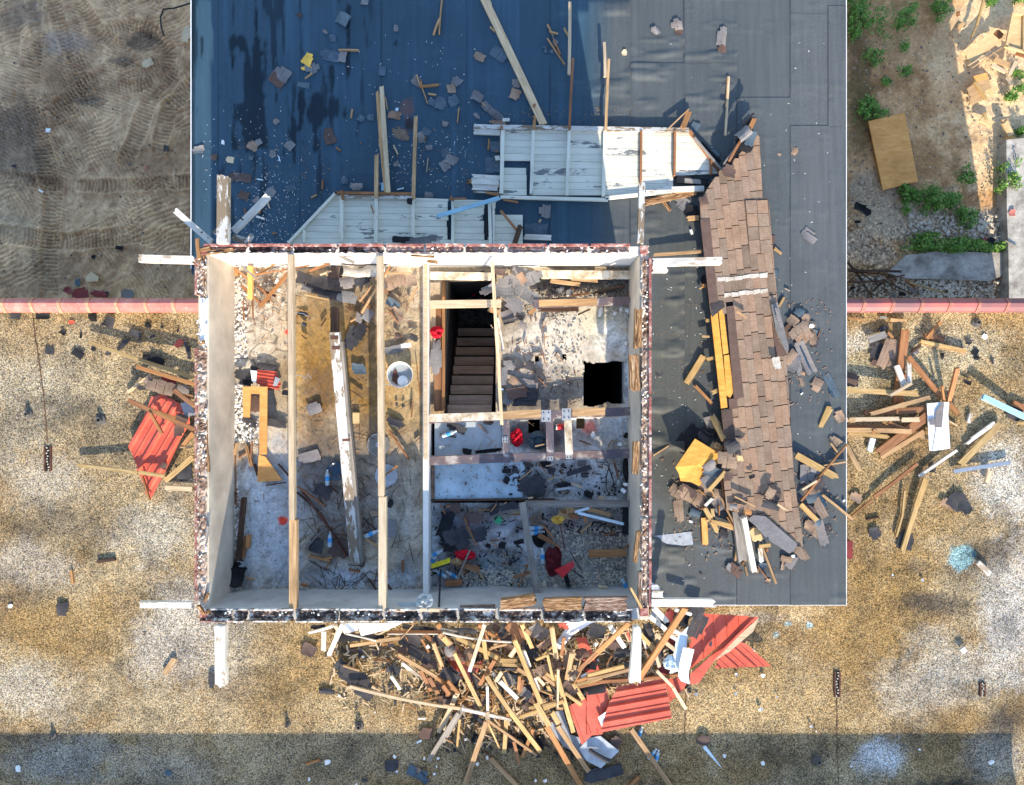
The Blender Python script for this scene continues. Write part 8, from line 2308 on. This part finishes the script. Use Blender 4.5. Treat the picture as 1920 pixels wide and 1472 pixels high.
crumbs('wood_splinters', 'small pale wood splinters scattered through the bottom heap', 'splinters', 'pale', [(620, 1175, 1100, 1330), (820, 1180, 1060, 1400), (1060, 1180, 1300, 1300)], .02, (.01, .035), 900, 1, (1, 5))
crumbs('wood_splinters', 'small orange wood splinters scattered through the bottom heap', 'splinters', 'orange', [(700, 1180, 1100, 1330), (820, 1180, 1060, 1380)], .03, (.01, .03), 200, 2, (1, 5))
crumbs('shingle_crumbs', 'dark shingle crumbs scattered through the bottom heap', 'crumbs', 'sh_dark', [(640, 1180, 1240, 1330), (820, 1180, 1100, 1420)], .015, (.01, .04), 700, 3, (1, 2))
crumbs('plaster_crumbs', 'white plaster crumbs scattered over the shaded deck', 'crumbs', 'wall_white', [(440, 250, 620, 455), (470, 330, 560, 455), (620, 60, 900, 350), (380, 200, 540, 450), (700, 250, 880, 350), (1200, 480, 1330, 1100), (1220, 60, 1560, 900)], .51, (.003, .009), 700, 4, (1, 2.5))
crumbs('wood_crumbs', 'tiny wood crumbs scattered over the dark deck', 'crumbs', 'pine', [(440, 250, 620, 455), (700, 230, 900, 360), (900, 200, 1200, 240), (1220, 560, 1340, 760), (1280, 980, 1500, 1080)], .51, (.004, .008), 400, 5, (1, 4))
crumbs('dark_crumbs', 'dark felt crumbs scattered over the gravel roof', 'crumbs', 'sh_dark', [(0, 590, 370, 760), (1590, 600, 1900, 760), (0, 760, 370, 1472), (1600, 760, 1920, 1472), (400, 1180, 1400, 1472)], .012, (.005, .014), 600, 6, (1, 2))
crumbs('wood_splinters', 'fine wood splinters lying about the room floor', 'splinters', 'brown', [(445, 500, 790, 1100), (445, 500, 560, 620), (640, 500, 790, 640), (560, 880, 720, 1060)], 1.815, (.004, .010), 500, 7, (2, 9))
crumbs('wood_splinters', 'fine pale splinters lying about the lower bays', 'splinters', 'pine', [(810, 790, 1185, 930), (810, 950, 1185, 1100), (945, 520, 1185, 760)], 1.74, (.004, .009), 500, 8, (2, 8))
crumbs('shingle_crumbs', 'torn shingle crumbs beside the shingled overhang', 'crumbs', 'sh_brown', [(1470, 560, 1560, 760), (1260, 860, 1380, 1050), (1480, 850, 1570, 1010)], .515, (.006, .02), 350, 9, (1, 2))

crumbs('dark_twigs', 'tangled dark twigs and rods over the lower part of the left room', 'twigs', 'dark', [(560, 880, 700, 1100), (570, 900, 690, 1010), (600, 1060, 720, 1105), (690, 880, 790, 1040)], 1.815, (.005, .012), 110, 17, (4, 16))
crumbs('rusty_twigs', 'reddish rods and splinters lying along the left room centre', 'twigs', 'rust', [(555, 890, 690, 1010), (640, 540, 760, 660), (600, 760, 790, 860)], 1.82, (.004, .010), 70, 18, (6, 18))
crumbs('shingle_crumbs', 'dark shingle crumbs lying over the lower bays', 'crumbs', 'sh_black', [(812, 950, 980, 1100), (945, 870, 1180, 930), (990, 950, 1185, 1000)], 1.73, (.008, .03), 330, 19, (1, 2))
crumbs('shingle_crumbs', 'brown and grey crumbs lying over the concrete bay', 'crumbs', 'sh_ridge', [(945, 640, 1085, 765), (945, 520, 1060, 600)], 1.815, (.006, .025), 260, 20, (1, 2))

# ---- right ground: plywood sheet, crates, steel bars, weeds
pl = flat_poly('D', [(210, 840), (460, 780), (552, 1256), (310, 1314)], -3.88, .03, 'ply_orange', 'plywood_sheet', 'large orange plywood sheet lying on the shaded ground at right', 'plywood')
cr_ = thing('wooden_crate', 'yellow wooden crate panel with raised frame at the top right picture edge', 'crate', P(1905, 60, -3.8))
flat_poly('D', [(1200, 95), (1310, 110), (1310, 372), (1150, 330)], -3.72, .03, 'ply_yellow', 'panel', parent=cr_)
for q in ([(1198, 92), (1216, 96), (1166, 332), (1150, 328)], [(1275, 115), (1288, 118), (1288, 372), (1270, 360)], [(1150, 318), (1290, 360), (1290, 372), (1148, 330)], [(1216, 90), (1310, 102), (1310, 116), (1214, 104)]):
    flat_poly('D', q, -3.688, .05, 'ply_yellow', 'frame', parent=cr_)
K = -3.9
planks('D', K, [(885, 410, 1100, 250, 90, 'ply_yellow', .06, .12, {'label': 'weathered slatted pallet panel at upper right', 'cat': 'pallet', 'bow': 0, 'rag': (.2, .2)}), (900, 455, 1130, 320, 8, 'pale', .12, .12), (930, 470, 1140, 330, 8, 'pine', .14, .14), (1090, 215, 1140, 260, 40, 'brown', .05, .05),
                (860, 145, 785, 260, 50, 'ply_brown', .06, .06, {'label': 'small slatted brown panel by the shade edge', 'cat': 'pallet'}), (820, 180, 880, 160, 16, 'pine', .1, .1), (1010, 0, 960, 180, 14, 'yellow', .06, .06), (960, 180, 920, 270, 9, 'yellow', .05, .05, {'rag': (.2, 2)}),
                (1075, 405, 1195, 455, 34, 'ply_brown', .06, .06), (1060, 445, 1165, 500, 22, 'pale', .05, .05), (1235, 418, 1185, 520, 24, 'pale', .12, .06), (930, 550, 1040, 520, 40, 'ply_orange', .06, .08), (885, 660, 1060, 560, 80, 'ply_brown', .04, .06, {'bow': 0}), (900, 700, 1030, 650, 60, 'ply_brown', .03, .04), (945, 565, 1030, 690, 18, 'yellow', .1, .1),
                (1030, 575, 1100, 640, 50, 'ply_yellow', .04, .04), (1170, 530, 1200, 590, 34, 'pale', .02, .02), (1008, 775, 1030, 835, 20, 'yellow', .06, .04), (985, 820, 1075, 860, 40, 'ply_yellow', .03, .03), (1150, 840, 1200, 940, 44, 'ply_yellow', .06, .06), (1125, 850, 1190, 835, 40, 'ply_brown', .04, .04), (1165, 940, 1240, 990, 46, 'ply_orange', .04, .04),
                (1230, 365, 1300, 385, 30, 'brown', .04, .04), (820, 100, 850, 90, 30, 'brown', .02, .02)])
planks('E', K, [(80, 492, 465, 500, 16, 'dark', .12, .12, {'label': 'straight dark steel bar on the ground beside the deck edge', 'cat': 'bar', 'name': 'steel_bar', 'bow': 0, 'rag': (.1, .1)}), (70, 578, 290, 572, 12, 'rust', .1, .1, {'label': 'left half of the curved rusty bar beside the deck edge', 'cat': 'bar', 'name': 'steel_bar'}), (285, 572, 487, 527, 12, 'rust', .12, .1, {'label': 'right half of the curved rusty bar beside the deck edge', 'cat': 'bar', 'name': 'steel_bar'}),
                (75, 430, 190, 580, 14, 'dark', .12, .05), (90, 500, 350, 520, 6, 'dark', .06, .06), (190, 590, 260, 700, 7, 'dark', .04, .04), (340, 560, 540, 665, 4, 'dark', .05, .05), (490, 560, 570, 620, 14, 'brown', .03, .03), (520, 580, 780, 655, 10, 'yellow', .05, .05), (260, 640, 340, 570, 12, 'dark', .02, .02), (80, 450, 300, 600, 5, 'dark', .1, .1), (60, 600, 180, 480, 5, 'rust', .1, .1),
                (920, 545, 990, 545, 6, 'grey', .02, .02), (1220, 275, 1310, 325, 4, 'grey', .2, .2), (75, 185, 115, 205, 5, 'brown', .02, .02), (390, 560, 420, 600, 12, 'brown', .02, .02), (590, 640, 610, 670, 20, 'grey', .02, .02)])
scraps('E', K, [(150, 45, 90, 60, 15, 'sh_black', .03, {'curl': .08, 'desc': 'black plastic scrap', 'cat': 'plastic', 'name': 'plastic_scrap'}), (215, 70, 60, 50, 30, 'sh_black', .03, {'desc': 'torn black plastic scrap', 'cat': 'plastic', 'name': 'plastic_scrap'}), (145, 140, 44, 22, 0, 'sh_black', .01), (952, 98, 40, 44, 0, 'sh_dark', .02), (1110, 280, 60, 50, -20, 'sh_black', .03), (1070, 275, 34, 40, 30, 'red_dark', .04, {'desc': 'dull red brick fragment', 'cat': 'brick', 'name': 'brick_fragment'}),
                (1115, 210, 44, 28, 10, 'card', .03), (1268, 75, 44, 46, 5, 'red_tile', .20, {'desc': 'red square tile', 'cat': 'tile', 'name': 'tile'}), (470, 665, 50, 26, 0, 'sh_black', .01), (550, 640, 50, 30, 20, 'sh_grey', .02), (105, 620, 30, 20, 0, 'sh_black', .01), (405, 680, 36, 30, -30, 'sh_grey', .03)])
# pale chunks of rubble on the ground
def gr_rocks(name, label, boxes, n, rr, mat, seed):
    rg = random.Random(seed)
    mb = MB()
    for i in range(n):
        x0, y0, x1, y1 = rg.choice(boxes)
        p = P(rg.uniform(x0, x1), rg.uniform(y0, y1), -3.97)
        r = rg.uniform(*rr) * rg.uniform(.5, 1)
        mb.rock((p.x, p.y, -3.97 + r * .3), r, rg, .6)
    o = mb.build(name, mat)
    tag(o, label, 'rubble', kind='stuff')


gr_rocks('rubble_stones', 'pale broken concrete pieces beside the raised slab', [(1815, 400, 1878, 462), (1700, 400, 1830, 440)], 320, (.015, .06), 'stone', 1)
gr_rocks('rubble_stones', 'grey rubble along the foot of the purple red parapet', [(1680, 518, 1875, 558), (1592, 520, 1700, 558), (1720, 525, 1800, 558)], 900, (.012, .045), 'stone', 2)
gr_rocks('rubble_stones', 'whitish gravel chips over the right ground', [(1592, 340, 1720, 480), (1700, 395, 1820, 450), (1592, 330, 1640, 470), (1600, 60, 1880, 330)], 1400, (.006, .02), 'stone', 3)
gr_rocks('rubble_stones', 'dark rubble bits over the right ground', [(1592, 60, 1880, 480), (1592, 500, 1880, 558)], 900, (.01, .035), 'stone_dark', 4)
gr_rocks('sand_pebbles', 'pebbles and clods on the tyre marked sand', [(0, 0, 360, 555)], 420, (.006, .022), 'stone', 5)
gr_rocks('sand_clods', 'dark clods on the tyre marked sand', [(0, 0, 360, 555)], 320, (.01, .03), 'stone_dark', 6)
# bits on the sand
flat_poly('X', [(162, 520), (172, 510), (187, 520), (185, 528), (163, 529)], -3.93, .04, 'card', 'sandstone_slab', 'beige flat stone above the salmon parapet', 'stone')
flat_poly('F', [(660, 1300 - 12), (680, 276 + 1000), (708, 274 + 1000), (700, 1300), (665, 1315)], -3.93, .03, 'card', 'flat_stone', 'pinkish flat stone near the tyre ruts', 'stone') if False else None
scraps('F', K - .06, [(370, 1350, 80, 46, -10, 'red_dark', .05, {'desc': 'dark red tile fragment', 'cat': 'tile fragment', 'name': 'tile_fragment'}), (455, 1352, 70, 30, 5, 'red_dark', .04, {'desc': 'dark red tile fragment', 'cat': 'tile fragment', 'name': 'tile_fragment'}), (315, 1335, 36, 30, 30, 'red_dark', .03, {'desc': 'dark red tile fragment', 'cat': 'tile fragment', 'name': 'tile_fragment'}),
                      (590, 1352, 60, 40, 10, 'sh_grey', .03), (358, 1300, 24, 34, 10, 'sh_blue', .02), (550, 1140, 34, 16, 10, 'sh_black', .02), (432, 1182, 20, 18, 20, 'sh_black', .02), (488, 1355, 26, 28, 0, 'sh_dark', .03), (222, 600, 22, 18, 0, 'tape_white', .02, {'desc': 'white chip', 'cat': 'chip', 'name': 'chip'}), (190, 880, 26, 8, 30, 'tape_white', .02, {'desc': 'white chip', 'cat': 'chip', 'name': 'chip'}),
                      (680, 293, 50, 34, -30, 'card', .02, {'desc': 'pinkish flat stone', 'cat': 'stone', 'name': 'flat_stone'}), (765, 685, 24, 26, 0, 'sh_dark', .02), (672, 772, 20, 10, 45, 'red_tile', .02, {'desc': 'tiny red tile chip', 'cat': 'tile chip', 'name': 'tile_chip'}), (66, 765, 20, 14, 0, 'sh_dark', .01), (858, 160, 40, 70, 10, 'card', .03, {'desc': 'pale stone', 'cat': 'stone', 'name': 'flat_stone'}), (470, 1265, 5, 5, 0, 'card')][:-1])
mb = MB(); pts = [P(*cv('F', x, y), -3.92) for x, y in [(875, 15), (800, 38), (752, 42), (738, 80), (742, 130), (755, 165)]]
mb.tube(pts, .018, 6); o = mb.build('old_hose', 'cable', None, pts[0]); tag(o, 'thin dark hose curving over the sand at the top', 'hose')


# ---- weeds and grass
def weed(name, label, px, py, rx, ry, h, n, seed, cat='plant', leaf=.045, kind=None):
    rg = random.Random(seed)
    c = P(px, py, -4.0)
    k = 15.1 / FPX
    vs, fs, cols = [], [], []
    lobes = [(rg.uniform(-.9, .9), rg.uniform(-.9, .9), rg.uniform(.12, .45)) for _ in range(11)] + [(0, 0, .5)]
    for i in range(n):
        lx, ly, lr = rg.choice(lobes)
        a = rg.uniform(0, 6.28)
        r = lr * abs(rg.gauss(0, .75))
        x, y = lx + r * math.cos(a), ly + r * math.sin(a)
        x, y = c.x + x * rx * k, c.y + y * ry * k
        z = -3.97 + h * max(.15, 1 - (r / .6) ** 2 * .7) * rg.uniform(.1, 1)
        l = leaf * rg.uniform(.5, 1.3)
        w = l * rg.uniform(.25, .45)
        d = Vector((rg.uniform(-1, 1), rg.uniform(-1, 1), rg.uniform(-.3, .8))).normalized()
        s = d.cross(Vector((rg.uniform(-.4, .4), rg.uniform(-.4, .4), 1))).normalized()
        p = Vector((x, y, z))
        b = len(vs)
        vs += [p, p + d * l * .5 + s * w, p + d * l, p + d * l * .5 - s * w]
        fs.append((b, b + 1, b + 2, b + 3))
        cols += [rg.random()] * 4
    me = bpy.data.meshes.new(name)
    me.from_pydata([tuple(v - c) for v in vs], [], fs)
    at = me.attributes.new('Col', 'FLOAT_COLOR', 'POINT')
    arr = np.ones((len(vs), 4), np.float32)
    arr[:, :3] = np.array(cols)[:, None]
    at.data.foreach_set('color', arr.ravel())
    me.materials.append(M['leaf'])
    crown = bpy.data.objects.new(name if kind else 'foliage', me)
    COL.objects.link(crown)
    if kind:
        crown.location = c
        tag(crown, label, cat, kind='stuff')
        return
    t_ = thing(name, label, cat, c)
    crown.parent = t_
    mb = MB()
    for i in range(6):
        a = rg.uniform(0, 6.28)
        mb.tube([c + Vector((0, 0, -.05)), c + Vector((math.cos(a) * rx * k * .3, math.sin(a) * ry * k * .3, h * .6))], [.008, .003], 5)
    mb.build('stem', 'dark', t_)


weed('weed', 'dense green weed at the very top left corner of the right ground', 1606, 25, 26, 32, .30, 1700, 1, 'weed')
weed('weed', 'green weed below the topmost one along the deck edge', 1598, 62, 13, 24, .28, 900, 2, 'weed')
weed('weed', 'round green weed at the top beside the sunlit sand', 1759, 28, 17, 19, .28, 900, 3, 'weed')
weed('weed', 'loose green weed at the top middle of the right ground', 1692, 32, 20, 22, .22, 700, 4, 'weed')
weed('weed', 'sparse green weed right of the deck edge halfway up', 1632, 112, 18, 16, .18, 450, 5, 'weed')
weed('weed', 'small green weed in the bare shaded soil', 1692, 137, 14, 9, .16, 300, 6, 'weed')
weed('weed', 'tiny green weed above the large plywood sheet', 1660, 156, 9, 7, .14, 180, 7, 'weed')
weed('weed', 'grassy green weed touching the top of the plywood sheet', 1630, 206, 24, 20, .2, 800, 8, 'weed', .06)
weed('weed', 'upright green weed right of the plywood sheet', 1803, 330, 15, 17, .26, 600, 9, 'weed')
weed('weed', 'tall green bush beside the raised concrete slab', 1874, 335, 16, 28, .42, 1500, 10, 'bush')
weed('weed', 'wide green bush below the plywood sheet', 1770, 382, 42, 26, .34, 3000, 11, 'bush')
weed('weed', 'grassy patch between plywood corner and the wide bush', 1710, 375, 26, 24, .18, 1000, 12, 'weed', .06)
weed('weed', 'small bush under the right end of the wide bush', 1806, 412, 16, 18, .26, 700, 13, 'weed')
weed('grass', 'long grass strip along the concrete path', 1765, 459, 62, 17, .26, 3600, 14, 'grass', .06, 'stuff')
weed('grass', 'grass along the path below the raised slab', 1845, 464, 42, 9, .2, 1400, 15, 'grass', .06, 'stuff')
weed('weed', 'green weed among the scattered crates at right', 1886, 185, 12, 12, .24, 420, 16, 'weed')
weed('weed', 'small weed right of the slatted pallet panels', 1903, 145, 10, 8, .2, 260, 17, 'weed')
weed('weed', 'small weed below the crate at the right picture edge', 1909, 170, 8, 12, .2, 260, 18, 'weed')
weed('weed', 'weed at the right edge beside the leaning pale board', 1908, 250, 12, 9, .22, 380, 19, 'weed')
weed('weed', 'weed at the top right picture corner', 1908, 4, 14, 8, .22, 360, 20, 'weed')
weed('weed', 'weed at the top edge left of the crate', 1852, 6, 12, 9, .2, 300, 21, 'weed')
weed('grass', 'thin dry grass on the soil at the top of the right ground', 1640, 60, 60, 50, .1, 900, 22, 'grass', .05, 'stuff')

# ================================================================== LABELS that say what stands beside
LM = [(925, 115, 'the long diagonal timber'), (1130, 300, 'the large soffit panel'), (780, 410, 'the small soffit panel'), (420, 390, 'the flaking post end'), (470, 440, 'the top left room corner'),
      (765, 220, 'the rust stain'), (575, 120, 'the yellow foam'), (1240, 60, 'the top middle deck'), (1365, 200, 'the upper right deck batten'), (1400, 300, 'the overhang tip'), (1380, 450, 'the upper overhang'),
      (1350, 670, 'the bare orange boards'), (1420, 800, 'the lower overhang'), (1305, 880, 'the bent plywood'), (1430, 1030, 'the overhang foot'), (1500, 640, 'the blue taped felt'), (1530, 880, 'the deck edge boards'), (1260, 1020, 'the grey aluminium sheet'),
      (1300, 700, 'the wide yellow block'), (480, 760, 'the hook shaped plywood'), (548, 600, 'the left ceiling joist'), (548, 1050, 'the left joist stub'), (650, 840, 'the fallen beam'), (670, 520, 'the drain pipe'),
      (715, 600, 'the upper middle joist'), (752, 703, 'the clear bucket'), (716, 870, 'the saw blades'), (718, 1040, 'the middle joist stub'), (450, 1000, 'the charred post'), (620, 1010, 'the blue labelled bottle'), (470, 540, 'the top left floor corner'),
      (880, 680, 'the wooden stairs'), (970, 540, 'the stairwell shingles'), (1130, 720, 'the black floor hole'), (1080, 520, 'the white dusty beam'), (1080, 570, 'the bolt hole beam'), (1040, 690, 'the concrete floor middle'), (1110, 800, 'the red splash'),
      (880, 820, 'the small blue panel'), (880, 900, 'the large blue panel'), (1040, 820, 'the steel stubs'), (1060, 900, 'the cable loop'), (830, 1060, 'the yellow broom'), (890, 1040, 'the red cloth'), (995, 1040, 'the slanting grey stud'),
      (1100, 980, 'the pale blue strip'), (1050, 1050, 'the red tray'), (1130, 1040, 'the rust brown board'), (1190, 1090, 'the green bottles'), (1215, 800, 'the right room wall'), (375, 800, 'the left room wall'), (700, 1155, 'the bottom room wall'), (1040, 1135, 'the shredded timber'),
      (300, 840, 'the red corrugated sheet'), (230, 660, 'the long left battens'), (60, 600, 'the left parapet end'), (200, 590, 'the salmon parapet'), (90, 860, 'the left drain slot'), (120, 1140, 'the lower left gravel'), (330, 1230, 'the left gravel corner'),
      (600, 1200, 'the small white boards'), (700, 1165, 'the wide white sheet'), (680, 1270, 'the slate shingle stack'), (760, 1300, 'the long thin batten'), (790, 1210, 'the heap left end'), (870, 1230, 'the heap upper left'), (915, 1330, 'the splintered stump'), (1000, 1230, 'the heap centre'), (1030, 1330, 'the heap lower middle'),
      (1060, 1220, 'the long curved sheet'), (1110, 1330, 'the big red sheet'), (1200, 1320, 'the flat ribbed sheet'), (1240, 1200, 'the leaning orange timber'), (1290, 1230, 'the curved white sheet'), (1370, 1200, 'the red gutter trim'), (1130, 1410, 'the pale grey sheet'), (900, 1430, 'the bottom edge boards'), (1330, 1420, 'the pale blue sliver'), (720, 1440, 'the shaded gravel left'),
      (1480, 1330, 'the lower gravel'), (1570, 1290, 'the lower right drain slot'), (1690, 680, 'the widest brown plank'), (1650, 780, 'the stacked long boards'), (1760, 800, 'the white metal sheet'), (1720, 640, 'the crossed sticks'), (1860, 760, 'the light blue board'), (1830, 830, 'the stout yellow board'), (1700, 980, 'the two yellow battens'), (1800, 940, 'the charcoal shingle pair'),
      (1805, 1040, 'the blue paint splash'), (1800, 1220, 'the white chunk'), (1640, 1400, 'the pale round stain'), (1830, 600, 'the purple red parapet'), (1680, 280, 'the large plywood sheet'), (1850, 110, 'the slatted pallet'), (1900, 60, 'the yellow crate'), (1840, 180, 'the broken panels'), (1770, 380, 'the wide green bush'), (1640, 520, 'the dark steel bar'), (1800, 545, 'the parapet rubble'), (1890, 400, 'the raised slab'),
      (60, 300, 'the left tyre rut'), (260, 90, 'the looping tyre tracks'), (200, 350, 'the cross tyre track'), (150, 520, 'the red tile fragments'), (330, 420, 'the sand by the deck')]
ORD = ['nearest', 'second nearest', 'third nearest', 'fourth nearest', 'fifth nearest', 'sixth nearest', 'seventh nearest', 'eighth nearest', 'ninth nearest', 'tenth nearest', 'eleventh nearest', 'twelfth nearest']
buckets = {}
for (o, desc, px, py) in PENDING:
    lm = min(LM, key=lambda l: (l[0] - px) ** 2 + (l[1] - py) ** 2)
    dx, dy = px - lm[0], py - lm[1]
    d_ = math.hypot(dx, dy)
    if d_ < 12:
        rel = 'at'
    else:
        a = math.degrees(math.atan2(dy, dx)) % 360
        rel = ['right of', 'below right of', 'below', 'below left of', 'left of', 'above left of', 'above', 'above right of'][int((a + 22.5) // 45) % 8]
    buckets.setdefault((desc, rel, lm[2]), []).append((d_, o))
for (desc, rel, lm), items in buckets.items():
    items.sort(key=lambda i: i[0])
    for i, (d_, o) in enumerate(items):
        if len(items) == 1:
            o['label'] = '%s %s %s' % (desc, rel, lm)
        else:
            o['label'] = '%s %s %s, %s to it' % (desc, rel, lm, ORD[min(i, 11)])
        if len(o['label'].split()) < 4:
            o['label'] = 'lone ' + o['label']
